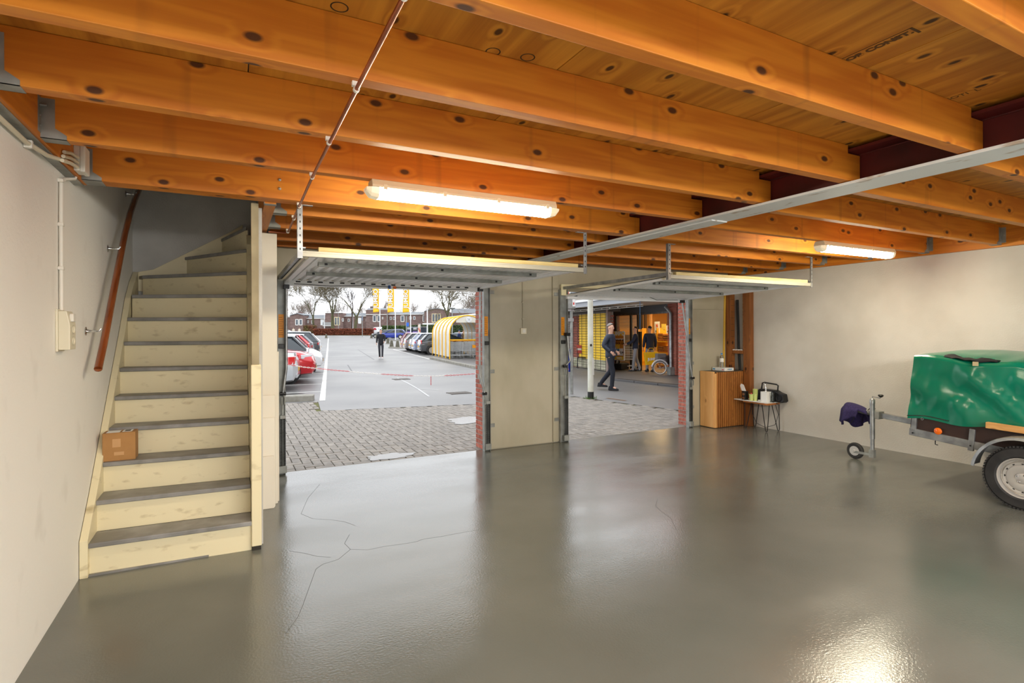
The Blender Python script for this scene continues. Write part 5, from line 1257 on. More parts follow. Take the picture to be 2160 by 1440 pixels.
# ================================================================== flags, posts, bins, hedge
FW = mat('flag_yellow', (250, 196, 30), .7); FWH = mat('flag_white', (244, 244, 246), .7); FLG = mat('flag_shadow', (120, 124, 130), .7); PW = mat('white_pole_paint', (234, 236, 238), .5)
def flag(px, left, right, ytop, ybot, ybase, label, D=84):
    b = cpos(px, D); t = T('banner_flag', label, 'flag', b, 0, 'banner flags on white poles')
    k = D / FPX; z = lambda y: EYE + (HOR - y) * k
    O('pole', MB().tube([b, Vector((b.x, b.y, 9.6))], [.075, .05], 10), PW, t, smooth=True)
    x0, x1 = (left - px) * k, (right - px) * k; rows = []
    zt, zb_ = z(ytop) + .5, z(ybot)
    for i in range(25):
        f = i / 24; zz = zt + (zb_ - zt) * f; bil = .10 * math.sin(f * 7 + px) * (1 - .3 * f)
        rows.append([tuple(b + Rv * (x0 + (x1 - x0) * g_ + (.05 * math.sin(f * 6 + px) if g_ < .5 else 0)) - Vector((0, 0, b.z)) + Fv * (bil * math.sin(g_ * pi)) + Vector((0, 0, zz - .10 * (1 - g_) * f))) for g_ in (0, .25, .5, .75, 1)])
    c = O('cloth', MB().grid(rows), FW, t, smooth=True); c.modifiers.new('thick', 'SOLIDIFY').thickness = .012
    mid = b + Rv * ((x0 + x1) / 2) - Fv * .14; mid.z = (z(604) + z(654)) / 2
    M = frame(mid, (0, 0, 1), -Rv)
    s = (z(603.5) - z(654.5)) / 4.0
    tx = text('flag_letters', 'JUMBO', s, M @ Matrix.Translation((0, .06, -.03)), FLG, t, .01 * s, .004, sx=1.02)
    text('flag_letters', 'JUMBO', s, M, FWH, t, .01 * s, .006, sx=1.02)
flag(801.5, 787, 799.5, 602, 656.5, 712, 'yellow banner flag with white letters, nearest the bare trees')
flag(834.0, 818, 831.5, 602, 656.5, 718, 'yellow banner flag with white letters, middle one of the three')
flag(866.2, 850, 863.5, 602, 657, 718, 'yellow banner flag with white letters, nearest the yellow shelter')
def post(px, ytop, D, r, label, m=PW, extra=None):
    b = cpos(px, D); zt = EYE + (HOR - ytop) * D / FPX; t = T('lamp_post' if 'lamp' in label else 'pole', label, 'post', b)
    O('shaft', MB().tube([b, Vector((b.x, b.y, zt))], [r, r * .8], 8), m, t, smooth=True)
    if extra == 'lamp': O('lamp_head', MB().lathe([(.05, -.15), (.38, -.02), (.42, .06), (.2, .14), (0, .16)], (b.x, b.y, zt), 'z', 14), GALVD, t, smooth=True)
    if extra == 'sign':
        O('sign_plate', MB().box(-.14, .14, -.02, .02, -.9, 0, M=Matrix.Translation((b.x, b.y, zt)) @ Matrix.Rotation(-YAW, 4, 'Z')), mat('sign_bluegrey', (96, 112, 140), .5), t)
    return t
post(857.3, 663, 78, .09, 'grey lamp post with flat round head between the last two flags', GALVD, 'lamp')
post(901.5, 648, 84, .10, 'white pole left of the cream framed house window')
post(817, 660, 112, .08, 'thin pale pole between the first two flags', GALVD)
post(764.3, 665, 108, .07, 'grey sign post standing in front of the brown hedge', GALVD, 'sign')
post(684.5, 660, 135, .10, 'thin white pole at the corner of the house with the balcony')
post(744, 652, 135, .10, 'thin white pole beside the dark thin tree trunk')
post(714, 659, 135, .08, 'thin pole in front of the cream house window', GALVD)
post(954, 650, 66, .08, 'grey lamp post beside the large bare tree behind the shelter', GALVD, 'lamp')
t = T('parking_sign', 'small blue sign on the lamp post near the recycling bins', 'sign', cpos(860, 77.6))
b = cpos(860, 77.6); O('plate', MB().box(-.18, .18, -.02, .02, 2.35, 2.9, M=Matrix.Translation((b.x, b.y, 0)) @ Matrix.Rotation(-YAW, 4, 'Z')), mat('parking_blue', (40, 100, 200), .5), t)
O('bracket', MB().box(-.3, 0, -.01, .01, 2.6, 2.64, M=Matrix.Translation((b.x, b.y, 0)) @ Matrix.Rotation(-YAW, 4, 'Z')), GALVD, t)
BIN = mat('bin_navy', (40, 50, 62), .5); PUR = mat('bin_purple', (150, 120, 200), .5)
for i, (pa, pb_, lab) in enumerate(((860.5, 869, 'recycling container with purple panel, next to the lamp post'), (872, 882, 'recycling container with purple panel and silver drum, middle one'), (887.5, 899, 'plain dark recycling container right of the advertising column'))):
    D = 92; k = D / FPX; b = cpos((pa + pb_) / 2, D); w = (pb_ - pa) * k / 2 + .1
    t = T('recycling_container', lab, 'container', b, 0, 'recycling containers behind the parked cars'); MM = Matrix.Translation(b) @ Matrix.Rotation(-YAW, 4, 'Z')
    O('body', MB().prism([(-.6, 0), (.6, 0), (.6, 1.9), (.3, 2.05), (-.6, 1.9)], 'x', -w, w, M=MM), BIN, t, bevel=.03)
    if i < 2:
        O('purple_panel', MB().box(-w * .8, w * .8, -.63, -.605, .55, 1.25, M=MM), PUR, t)
        O('silver_drum', MB().lathe([(.26, -.3), (.26, .3)], (0, -.5, 1.62), 'x', 14, M=MM), GALV, t, smooth=True)
    else: O('lid', MB().box(-w * 1.05, w * 1.05, -.65, .65, 1.95, 2.08, M=MM), GALVD, t)
b = cpos(884.5, 90); MM = Matrix.Translation(b) @ Matrix.Rotation(-YAW, 4, 'Z')
t = T('advertising_column', 'narrow poster column between the recycling containers', 'column', b)
O('column', MB().box(-.24, .24, -.1, .1, 0, 2.6, M=MM), GALVD, t); O('poster', MB().box(-.2, .2, -.115, -.10, .6, 2.45, M=MM), mat('poster_mix', (226, 214, 200), .5, rgb2=(200, 90, 70), scale=(1.4, 1.4, 1.4), lo=.5, hi=.55), t)
# stone bollards
def bollard(px, py, label, h=.75):
    b = gp(px, py); D = b.x * sY + b.y * cY
    b = b if b.y < 60 else cpos(px, min(D * .86, 95)); 
    t = T('stone_bollard', label, 'bollard', b, 0, 'stone bollards in the car park')
    O('stone', MB().lathe([(.24, 0), (.21, .12), (.15, .55), (.12, .66), (.06, .71), (0, .72)], b, 'z', 8), mat('bollard_stone', (104, 100, 86), .9, rgb2=(82, 80, 66), scale=(6, 6, 6)), t)
    O('plinth', MB().box(b.x - .28, b.x + .28, b.y - .28, b.y + .28, b.z - .04, b.z + .05), KERB, t, bevel=.02)
bollard(826, 732, 'stone bollard at the tip of the right parking island'); bollard(838.5, 728.5, 'stone bollard below the middle flag pole'); bollard(818, 722.5, 'stone bollard in front of the royal blue crossover')
bollard(794.5, 714, 'stone bollard just left of the walking man'); bollard(688, 713, 'stone bollard at the far end of the left bays'); bollard(783.5, 709, 'stone bollard standing close to the brown hedge')

def leafcloud(mb, fn, n, size, rnd):
    for _ in range(n):
        p, s = fn(), size * rnd.uniform(.6, 1.4)
        a, b = rnd.uniform(0, 6.28), rnd.uniform(-1.3, 1.3)
        u = Vector((math.cos(a), math.sin(a), .3 * rnd.uniform(-1, 1))) * s; v = Vector((-math.sin(a) * math.sin(b), math.cos(a) * math.sin(b), math.cos(b))) * s
        mb.add([p - u, p + v * .6, p + u, p - v * .6], [(0, 1, 2, 3)])
def hedge(pxa, pxb, D, h, w, label, m, m2, n, size, seed):
    rnd = random.Random(seed); a, b = cpos(pxa, D), cpos(pxb, D); t = T('hedge', label, 'hedge', a.lerp(b, .5))
    core = MB(); e = (b - a); L_ = e.length; e.normalize(); q = Vector((-e.y, e.x, 0))
    zb_ = (a.z + b.z) / 2; MM = Matrix(((e.x, q.x, 0, a.x), (e.y, q.y, 0, a.y), (0, 0, 1, zb_), (0, 0, 0, 1)))
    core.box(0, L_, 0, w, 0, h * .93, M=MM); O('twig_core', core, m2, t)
    lm = MB()
    def f():
        u = rnd.random()
        x = rnd.uniform(0, L_)
        if u < .7: return MM @ Vector((x, rnd.uniform(-.08, .05), rnd.uniform(0, h)))
        return MM @ Vector((x, rnd.uniform(0, w), h * rnd.uniform(.92, 1.02)))
    leafcloud(lm, f, n, size, rnd); o = O('leaves', lm, m, t); o['kind'] = 'stuff'
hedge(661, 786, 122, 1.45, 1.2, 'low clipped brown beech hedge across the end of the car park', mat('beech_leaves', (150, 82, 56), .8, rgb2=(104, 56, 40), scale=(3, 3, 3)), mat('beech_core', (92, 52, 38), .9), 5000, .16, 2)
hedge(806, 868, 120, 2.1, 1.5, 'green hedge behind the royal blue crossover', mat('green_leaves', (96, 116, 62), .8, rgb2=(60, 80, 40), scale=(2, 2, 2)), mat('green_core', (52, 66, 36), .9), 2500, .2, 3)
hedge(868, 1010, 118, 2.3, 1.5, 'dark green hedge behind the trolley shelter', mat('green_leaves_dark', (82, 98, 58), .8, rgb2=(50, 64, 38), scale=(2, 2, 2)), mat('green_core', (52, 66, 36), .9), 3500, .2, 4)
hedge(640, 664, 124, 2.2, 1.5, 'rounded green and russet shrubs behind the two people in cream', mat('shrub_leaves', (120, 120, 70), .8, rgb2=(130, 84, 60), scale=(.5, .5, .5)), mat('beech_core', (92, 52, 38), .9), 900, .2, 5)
g_ = MB().grid([[cpos(655, 119.5), cpos(790, 119.5)], [cpos(655, 121.9), cpos(790, 121.9)]]); g_.v = [(x, y, z + .03) for x, y, z in g_.v]
o = O('grass_verge', g_, mat('grass_strip', (96, 120, 62), .9, rgb2=(120, 100, 70), scale=(1, 1, 1))); tag(o, 'narrow grass verge at the foot of the brown hedge', 'grass', kind='stuff')

# ================================================================== trees
BARK = mat('mossy_bark', (96, 98, 62), .9, rgb2=(78, 70, 52), scale=(2, 2, 1)); TWIG = mat('twigs', (112, 102, 78), .9); DBARK = mat('dark_bark', (74, 58, 50), .9)
def tree(label, base, h, r0, fork, spread, seed, bark, twig, depth=5, lean=0, group=None, fine=1.0, leafy=0):
    rnd = random.Random(seed); t = T('bare_tree', label, 'tree', base, 0, group); tm, bm, wm = MB(), MB(), MB()
    def grow(p, d, L_, r, lev):
        n = 4 if lev < 2 else 3; pts = [p]; q = p.copy(); dd = d.copy()
        for i in range(n):
            dd = (dd + Vector((rnd.uniform(-1, 1), rnd.uniform(-1, 1), rnd.uniform(-.3, .6))) * .13).normalized(); q = q + dd * L_ / n; pts.append(q.copy())
        r1 = r * (.62 if lev else .7)
        (tm if lev == 0 else bm if lev < 3 else wm).tube(pts, [r + (r1 - r) * i / n for i in range(n + 1)], 10 if lev == 0 else 6 if lev < 3 else 3, cap=False)
        if lev >= depth: return
        k = rnd.randint(3, 4)
        for j in range(k):
            f = rnd.uniform(.45, 1) if j and lev else 1.0 if j == 0 else rnd.uniform(.8, 1)
            i = min(n - 1, int(f * n)); s = pts[i].lerp(pts[min(n, i + 1)], f * n - i if f < 1 else 0) if f < 1 else pts[-1]
            a = rnd.uniform(0, 2 * pi) if lev else 2 * pi * j / k + rnd.uniform(-.4, .4); tilt = rnd.uniform(.25, .75) * spread * (1 if j else .5)
            o1 = dd.orthogonal().normalized(); o2 = dd.cross(o1); nd = (dd * math.cos(tilt) + (o1 * math.cos(a) + o2 * math.sin(a)) * math.sin(tilt)); nd.z += .05; nd.normalize()
            grow(s, nd, L_ * (rnd.uniform(.62, .82) if lev < 3 else rnd.uniform(.78, 1.0)) if lev else (h - fork) * rnd.uniform(.31, .40), max(r1 * rnd.uniform(.5, .75), .021 * fine), lev + 1)
    grow(Vector(base) - Vector((0, 0, .1)), Vector((lean, 0, 1)).normalized(), fork, r0, 0)
    O('trunk', tm, bark, t, smooth=True); O('branches', bm, bark, t, smooth=True)
    o = O('twigs', wm, twig, t); o['kind'] = 'stuff'
    return t
tree('bare vase shaped tree with green mossy trunk, nearest the left frame of the opening', cpos(662, 127), 14, .30, 4.4, 1.1, 11, BARK, TWIG, 6)
tree('bare tall tree with the thickest green trunk beside the balcony house', cpos(701, 127), 15.5, .46, 4.8, 1.05, 23, BARK, TWIG, 6)
tree('bare spreading tree with green trunk left of the first flag', cpos(749, 127), 15, .40, 4.6, 1.2, 35, BARK, TWIG, 6)
tree('thin dark brown tree leaning against the skyline left of the spreading tree', cpos(743, 129), 13, .2, 5.5, .5, 41, DBARK, DBARK, 4, -.06)
tree('large bare tree behind the yellow trolley shelter', cpos(951, 92), 13, .30, 4.4, 1.3, 57, BARK, TWIG, 6)
tree('bare tree with pale twigs seen past the frame edge on the left', cpos(598, 110), 16, .3, 4.5, .9, 63, DBARK, TWIG, 5)
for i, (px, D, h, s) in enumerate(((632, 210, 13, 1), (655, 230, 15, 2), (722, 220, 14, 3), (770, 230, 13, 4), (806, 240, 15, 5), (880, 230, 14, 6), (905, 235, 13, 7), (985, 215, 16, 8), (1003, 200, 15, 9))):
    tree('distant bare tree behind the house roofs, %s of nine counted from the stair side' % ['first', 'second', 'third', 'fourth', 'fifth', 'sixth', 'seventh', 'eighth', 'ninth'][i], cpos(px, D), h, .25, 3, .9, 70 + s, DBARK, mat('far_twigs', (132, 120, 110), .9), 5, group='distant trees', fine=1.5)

# ================================================================== houses
HB = mat('dark_house_brick', (128, 106, 100), .9, rgb2=(108, 88, 82), scale=(1.2, 1.2, 2)); ROOFG = mat('house_roof_grey', (134, 138, 142), .8); WF_ = mat('window_frame_white', (238, 238, 232), .5); WC = mat('window_frame_cream', (236, 220, 176), .5)
WG = mat('house_glass', (92, 100, 108), .08, rgb2=(70, 76, 84), scale=(.6, .6, .6)); BAND = mat('roof_edge_white', (228, 228, 222), .6)
HD = 158.0; HK = HD / FPX
HM = Matrix.Translation(Fv * HD) @ Matrix(((Rv.x, Fv.x, 0, 0), (Rv.y, Fv.y, 0, 0), (0, 0, 1, 0), (0, 0, 0, 1)))
def hx(px): return (px - 1080) * HK
def hz(py): return EYE + (HOR - py) * HK
def house(label, x0, x1, ytop, wins, gable=None, band=None, depth=9, dy=0, roof=None, chim=None, arc=None, lower=None):
    z0 = .8; t = T('brick_house', label, 'house', HM @ Vector((hx((x0 + x1) / 2), dy, z0))); HMd = HM @ Matrix.Translation((0, dy, 0))
    if gable: poly = [(hx(x0), z0), (hx(x1), z0), (hx(x1), hz(ytop)), (hx((x0 + x1) / 2), hz(gable)), (hx(x0), hz(ytop))]
    elif arc: poly = [(hx(x0), z0), (hx(x1), z0)] + [(hx(x1) + (hx(x0) - hx(x1)) * k / 8, hz(ytop) + (hz(arc) - hz(ytop)) * math.sin(pi * k / 8)) for k in range(9)]
    else: poly = [(hx(x0), z0), (hx(x1), z0), (hx(x1), hz(ytop)), (hx(x0), hz(ytop))]
    O('wall', MB().prism(poly, 'y', 0, depth, M=HMd), HB, t)
    if gable or arc:
        top = poly[2:]; r = MB(); r.grid([[HMd @ Vector((a, -.25, b + .02)) for a, b in top], [HMd @ Vector((a, depth, b + .02)) for a, b in top]]); r.grid([[HMd @ Vector((a, -.25, b + .22)) for a, b in top], [HMd @ Vector((a, depth, b + .22)) for a, b in top]])
        r.grid([[HMd @ Vector((a, -.25, b + .02)) for a, b in top], [HMd @ Vector((a, -.25, b + .22)) for a, b in top]]); O('roof', r, ROOFG, t)
    if roof: O('roof', MB().prism([(1.0, hz(ytop)), (2.0, hz(roof)), (depth, hz(roof))] + [(depth, hz(ytop))], 'x', hx(x0), hx(x1), M=HMd), ROOFG, t)
    if band: O('roof_edge', MB().box(hx(x0), hx(x1), -.3, .1, hz(band + 1.2), hz(band), M=HMd), BAND, t)
    if chim: O('chimney', MB().box(hx(chim[0]), hx(chim[1]), 2, 3.2, hz(ytop) - .3, hz(chim[2]), M=HMd), HB, t)
    if lower: O('garage_panel', MB().box(hx(lower[0]), hx(lower[1]), -.12, 0, z0, hz(lower[2]), M=HMd), mat('garage_panel', (150, 172, 166), .6), t); O('canopy_edge', MB().box(hx(lower[0]) - .3, hx(lower[1]) + .3, -.6, 0, hz(lower[2]), hz(lower[2]) + .38, M=HMd), BAND, t)
    for w in wins:
        a, b, c, d = w[:4]; m = w[4] if len(w) > 4 else WF_; np_ = w[5] if len(w) > 5 else 1
        fw = .16 if b - a > 4.5 else .10; f = MB(); X0, X1, Z0, Z1 = hx(a), hx(b), hz(d), hz(c)
        f.box(X0, X1, -.06, .05, Z0, Z0 + fw, M=HMd).box(X0, X1, -.06, .05, Z1 - fw, Z1, M=HMd)
        for k in range(np_ + 1):
            xx = X0 + (X1 - X0 - fw) * k / np_; f.box(xx, xx + fw, -.06, .05, Z0, Z1, M=HMd)
        fo = O('window', f, m, t); O('pane', MB().box(X0 + .02, X1 - .02, -.03, .0, Z0 + .02, Z1 - .02, M=HMd), WG if len(w) < 7 else w[6], fo)
    return t
PALEP = mat('blind_pane', (224, 228, 230), .4)
house('brown brick gable house with two white windows, next to the two people in cream', 612, 643, 664, [(623, 630, 671, 684), (631, 638.2, 671, 684)], gable=659.5, chim=(623.5, 630, 655))
house('pale low house at the far left with white upper storey', 592, 612, 665, [(607, 610.5, 674, 686)], band=665, dy=4)
house('low brick link building between the gable house and the balcony house', 643, 686, 669, [(644.5, 647.2, 673.5, 679.5), (653, 657.2, 673.5, 680.5), (672.5, 679.5, 671.5, 684, WF_, 1, PALEP)], band=669, roof=661.5, dy=1.5)
hb = house('brick house with balcony and cream balcony door behind the thick tree', 686.2, 723, 658.5, [(705, 717, 667, 684.5, WC, 2), (721.6, 725, 670, 676.5)], dy=0, band=657.5)
O('balcony_slab', MB().box(hx(684.5), hx(705), -1.6, 0, hz(686), hz(685), M=HM), BAND, hb)
O('balcony_railing', MB().box(hx(684.5), hx(705), -1.6, -1.55, hz(685), hz(678), M=HM), mat('railing_glass', (150, 150, 148), .4), hb)
house('long brick house row with small windows behind the spreading tree', 723, 773, 664.5, [(730.5, 734.6, 670.5, 677), (752.5, 759.2, 668, 681, WF_, 1, PALEP), (768.8, 772.8, 670, 676.5)], band=664.5, roof=658, dy=1.5)
house('tall brick house with cornice behind the first flag', 772, 816, 652, [(786.5, 794, 663.5, 677.5), (796, 802.5, 663.5, 677.5), (806, 808.5, 667, 672)], band=661.5, chim=(777, 783, 644), roof=648)
house('flat roofed brick house row with white roof edge behind the flags', 816, 895, 661, [(820, 824, 666.5, 673), (827, 831, 666.5, 673), (843, 851, 664, 677.5), (861.5, 866, 666, 672.5), (870, 874.5, 666, 673), (889.8, 895, 663.5, 677.5)], band=661, roof=656, dy=1.5)
house('brick house with curved roof and cream triple window right of the flags', 895, 946, 656.5, [(911, 930, 660.5, 679, WC, 3)], arc=650.5, lower=(894, 932, 683.5))
house('reddish brick house partly hidden by the large bare tree', 946, 1020, 658, [(960, 965, 668, 678)], roof=648, chim=(989, 996, 642), dy=6)
# ================================================================== shop front opposite (x = n, y = l)
def onN(px, py, n):
    d = ray(px, py); k = n / (.988 * d.x - .152 * d.y); return LM.inverted() @ Vector((d.x * k, d.y * k, EYE + d.z * k))
YW = mat('yellow_wall_panel', (252, 206, 30), .5); SHB = mat('shop_brick', (176, 104, 86), .85, rgb2=(160, 90, 72), scale=(6, 6, 6), rnd=.12)
FASC = mat('grey_fascia', (150, 154, 160), .45); FASW = mat('white_fascia', (224, 226, 230), .45); SOFF = mat('soffit_beige', (206, 196, 180), .7); DBEAM = mat('dark_beam', (72, 66, 60), .6); BRN = mat('brown_fascia', (150, 132, 122), .6)
NW, NE_ = 10.3, 11.9
lA, lB = onN(1183, 770, NW).y, onN(1288, 770, NW).y       # yellow wall stretch
t = T('shop_building', 'shop with yellow panel wall, brick piers, grey canopy and lit entrance', 'building', LP(21, 12))
O('brick_wall', MB().box(NW + .05, NW + .14, lB + .02, lA + 2, 0, 3.2, M=LM), MORTAR, t)
bk0 = None; bw, bh = .22, .0625
yl0, yl1 = onN(1283, 700, NW).y, onN(1222.5, 700, NW).y
nb = 0
cacheb = {}
def sbrick(n0, n1, l0, l1, z):
    global nb
    key = (round(n1 - n0, 3), round(l1 - l0, 3)); nb += 1
    if key not in cacheb: cacheb[key] = O('brick', MB().box(n0, n1, l0, l1, z, z + .052, M=LM), SHB, t, org=LM @ Vector((n0, l0, z)))
    else:
        o = cacheb[key].copy(); COL.objects.link(o); o.parent = t; o.location = LM @ Vector((n0, l0, z)) - Vector(t.location)
for i in range(36):
    off = .11 * (i % 2); l = yl1 + off
    while l < yl1 + .80: sbrick(NW, NW + .06, l, l + .21, i * bh + .004); l += .222
for i in range(36):
    z = i * bh + .004
    sbrick(NW - .02, NW + .14, lB - .02 + .1 * (i % 2), lB + .19 + .1 * (i % 2), z)
O('yellow_panel', MB().box(NW - .01, NW + .05, yl0, yl1, .42, 2.28, M=LM), YW, t)
O('lower_frieze', MB().box(NW - .01, NW + .05, lB, lA + 2, .02, .42, M=LM), mat('frieze', (206, 200, 176), .6, rgb2=(150, 150, 118), scale=(3, 3, 3)), t)
O('wall_lintel', MB().box(NW - .1, NW + .4, lB - .1, lA + 2, 2.33, 2.52, M=LM), DBEAM, t)
gr = MB()
for k in range(21): z = .06 + k * .108; gr.tube([LM @ Vector((NW - .06, lB + .2, z)), LM @ Vector((NW - .06, lA + 1.5, z))], .007, 5)
l = lB + .3
while l < lA + 1.5: gr.tube([LM @ Vector((NW - .05, l, .03)), LM @ Vector((NW - .05, l, 2.33))], .009, 5); l += .42
O('roller_grille', gr, DBEAM, t)
# entrance
e0, e1 = onN(1419, 700, NE_).y, onN(1299, 700, NE_).y; em = onN(1347, 700, NE_).y
O('side_wall', MB().box(NW + .14, NE_ + .2, e1 + .02, e1 + .25, 0, 3.2, M=LM), mat('side_wall_brick', (120, 62, 50), .85), t)
O('head_beam', MB().box(NE_ - .15, NE_ + .1, e0 - 3, e1, 2.24, 2.55, M=LM), mat('head_grey', (96, 100, 104), .5), t)
O('head_track', MB().box(NE_ - .17, NE_ - .15, e0, e1, 2.22, 2.29, M=LM), GALV, t)
for l in (e1 - .06, em, em - .18, e1 - 1.3): O('door_frame', MB().box(NE_ - .05, NE_ + .03, l - .04, l + .04, 0, 2.24, M=LM), DARKM, t)
O('sliding_glass', MB().box(NE_ - .01, NE_ + .01, em, e1, .05, 2.22, M=LM), mat('shop_glass', (226, 236, 236), .03, alpha=.28), t)
sg = MB()
for k in range(14): sg.tube([LM @ Vector((NE_ + .05, em, .2 + k * .145)), LM @ Vector((NE_ + .05, e1, .2 + k * .145))], .006, 5)
O('glass_bars', sg, GALVD, t)
bp0 = e0 - .02
O('pier_core', MB().box(11.71, NE_ + .3, bp0 - .48, bp0 - .02, 0, 2.9, M=LM), MORTAR, t)
for i in range(42):
    z = i * bh + .004
    if i % 2: sbrick(11.68, 11.90, bp0 - .5, bp0, z); sbrick(11.91, 12.2, bp0 - .52, bp0 - .48, z)
    else: sbrick(11.68, 11.79, bp0 - .5, bp0, z); sbrick(11.80, 12.2, bp0 - .52, bp0 - .48, z)
O('wall_beyond', MB().box(NE_ + .1, NE_ + .3, bp0 - 14, bp0 - .55, 0, 3.2, M=LM), SHB, t)
dp = MB(); q0 = Vector((11.60, bp0 - .30, 0)); dp.tube([LM @ (q0 + Vector((0, 0, .0))), LM @ (q0 + Vector((0, 0, 2.2))), LM @ (q0 + Vector((-.05, .12, 2.36))), LM @ (q0 + Vector((-.10, .2, 2.45)))], .055, 10)
O('downpipe', dp, GALV, t, smooth=True)
O('pipe_foot', MB().box(11.50, 11.68, bp0 - .42, bp0 - .2, 0, .28, M=LM), GALVD, t)
# canopy
CN = 8.5; lc0, lc1, lm = 6.0, 40.0, onN(1387, 645, CN).y
O('canopy_soffit', MB().box(CN + .05, NE_ + 2, lc0, lc1, 2.56, 2.60, M=LM), SOFF, t)
O('canopy_fascia', MB().box(CN, CN + .06, lm, lc1, 2.43, 2.60, M=LM), FASC, t)
O('canopy_fascia', MB().box(CN + .02, CN + .07, lc0, lm, 2.40, 2.62, M=LM), BRN, t)
O('canopy_gutter', MB().box(CN - .08, CN + .06, lc0, lc1, 2.60, 2.68, M=LM), FASW, t)
O('canopy_roof', MB().prism([(CN - .04, 2.68), (NE_ + 3, 3.0), (NE_ + 3, 2.62), (CN - .04, 2.62)], 'y', lc0, lc1, M=LM @ Matrix.Identity(4)), mat('roof_membrane', (236, 240, 244), .4), t)
O('grid_track', MB().box(NW - .3, NW - .26, e0 - 1, e1 + .6, 2.46, 2.49, M=LM).box(NW - .3, NW - .26, e0 - 1, e1 + .6, 2.40, 2.42, M=LM), BAND, t)
for k in range(9): l = e0 - .6 + k * .62; O('track_tie', MB().box(NW - .3, NW - .26, l, l + .03, 2.42, 2.46, M=LM), BAND, t)
O('column_post', MB().box(NW - .12, NW + .02, lB - .02, lB + .12, 0, 2.56, M=LM), mat('taupe_post', (140, 120, 112), .6), t)
O('upper_storey', MB().box(NE_ + 3, NE_ + 9, lc0, lc1, 2.6, 7.5, M=LM), SHB, t)
uw = onN(1232, 632, NE_ + 3)
for k in range(3):
    f = O('upper_window', MB().box(NE_ + 2.94, NE_ + 3, uw.y - 2 + k * 2.2, uw.y - .2 + k * 2.2, 3.5, 5.2, M=LM), WF_, t); O('pane', MB().box(NE_ + 2.92, NE_ + 2.94, uw.y - 1.8 + k * 2.2, uw.y - .4 + k * 2.2, 3.7, 5.0, M=LM), WG, f)
# interior
INW = mat('shop_inner_wall', (236, 196, 128), .8)
O('inner_wall', MB().box(NE_ + 6, NE_ + 6.2, e0 - 3, e1 + 4, 0, 3, M=LM).box(NE_ + .3, NE_ + 6, e1 + 3.8, e1 + 4, 0, 3, M=LM).box(NE_ + .3, NE_ + 6, e0 - 3.2, e0 - 3, 0, 3, M=LM).box(NE_ + .1, NE_ + 6.2, e0 - 3, e1 + 4, 2.56, 2.7, M=LM), INW, t)
O('inner_floor', MB().box(NE_, NE_ + 6.2, e0 - 3, e1 + 4, -.05, .003, M=LM), mat('shop_floor', (150, 132, 112), .4), t)
for k in range(3): O('shop_lamp', MB().box(NE_ + 1.2 + k * 1.6, NE_ + 1.4 + k * 1.6, e0 - 1.5, e1 + 2, 2.5, 2.55, M=LM), mat('shop_lamp', (255, 226, 170), .4, emit=8, emitcol=(1, .72, .36)), t)
# pillars behind the glass
for px in (1352, 1360, 1371, 1409): q = onN(px, 690, NE_ + 2.2); O('inner_post', MB().box(NE_ + 2.2, NE_ + 2.3, q.y - .06, q.y + .06, 0, 2.5, M=LM), mat('inner_dark_post', (84, 60, 34), .6) if px != 1371 else PALEWOOD, t)
# goods shelves inside
CRATE = mat('crate_wood', (190, 120, 50), .7, rgb2=(150, 90, 36), scale=(9, 9, 9)); YSH = mat('yellow_shelf', (246, 176, 30), .5)
def shelf(n, l0, l1, label):
    t2 = T('shop_shelf', label, 'shelf', LM @ Vector((n, (l0 + l1) / 2, 0)))
    for z in (.12, .62, 1.10): O('board', MB().box(n, n + .6, l0, l1, z, z + .05, M=LM), YSH, t2)
    for l in (l0, l1 - .05): O('upright', MB().box(n + .02, n + .6, l, l + .05, 0, 1.7, M=LM), YSH, t2)
    return t2
sA = onN(1421, 700, NE_ + 1.4).y; sB = onN(1384, 700, NE_ + 1.4).y
shelf(NE_ + 1.4, sA, sB, 'yellow shop shelf with crates seen through the lit entrance')
sC = onN(1340, 700, NE_ + 1.3).y; sD = onN(1306, 700, NE_ + 1.3).y
shelf(NE_ + 1.3, sC, sD, 'shop shelf with goods seen through the glass pane')
rnd = random.Random(8); ci = 0
lab_lv = {.17: 'bottom board', .67: 'middle board', 1.15: 'top board'}
for (a, b, nn, wh) in ((sA, sB, NE_ + 1.45, 'lit entrance shelf'), (sC, sD, NE_ + 1.35, 'shelf behind the glass')):
    w = (b - a - .12) / 3
    for z in (.17, .67, 1.15):
        for k in range(3):
            h = rnd.uniform(.26, .40); l0 = a + .06 + k * w; tt = T('crate', 'goods crate on the %s of the %s, %s from the right' % (lab_lv[z], wh, ('first', 'second', 'third')[k]), 'crate', LM @ Vector((nn, l0, z)), 0, 'goods crates on the shop shelves')
            O('crate_box', MB().box(nn + .01, nn + .45, l0 + .02, l0 + w - .02, z, z + h * .85, M=LM), mat('goods%d' % (ci % 4), [(186, 120, 56), (150, 110, 70), (214, 190, 140), (120, 84, 48)][ci % 4], .7), tt)
            for q in range(3): O('slat', MB().box(nn - .01, nn + .01, l0 + .01, l0 + w - .01, z + .02 + q * h * .33, z + h * .33 * (q + .72), M=LM), CRATE, tt)
            ci += 1
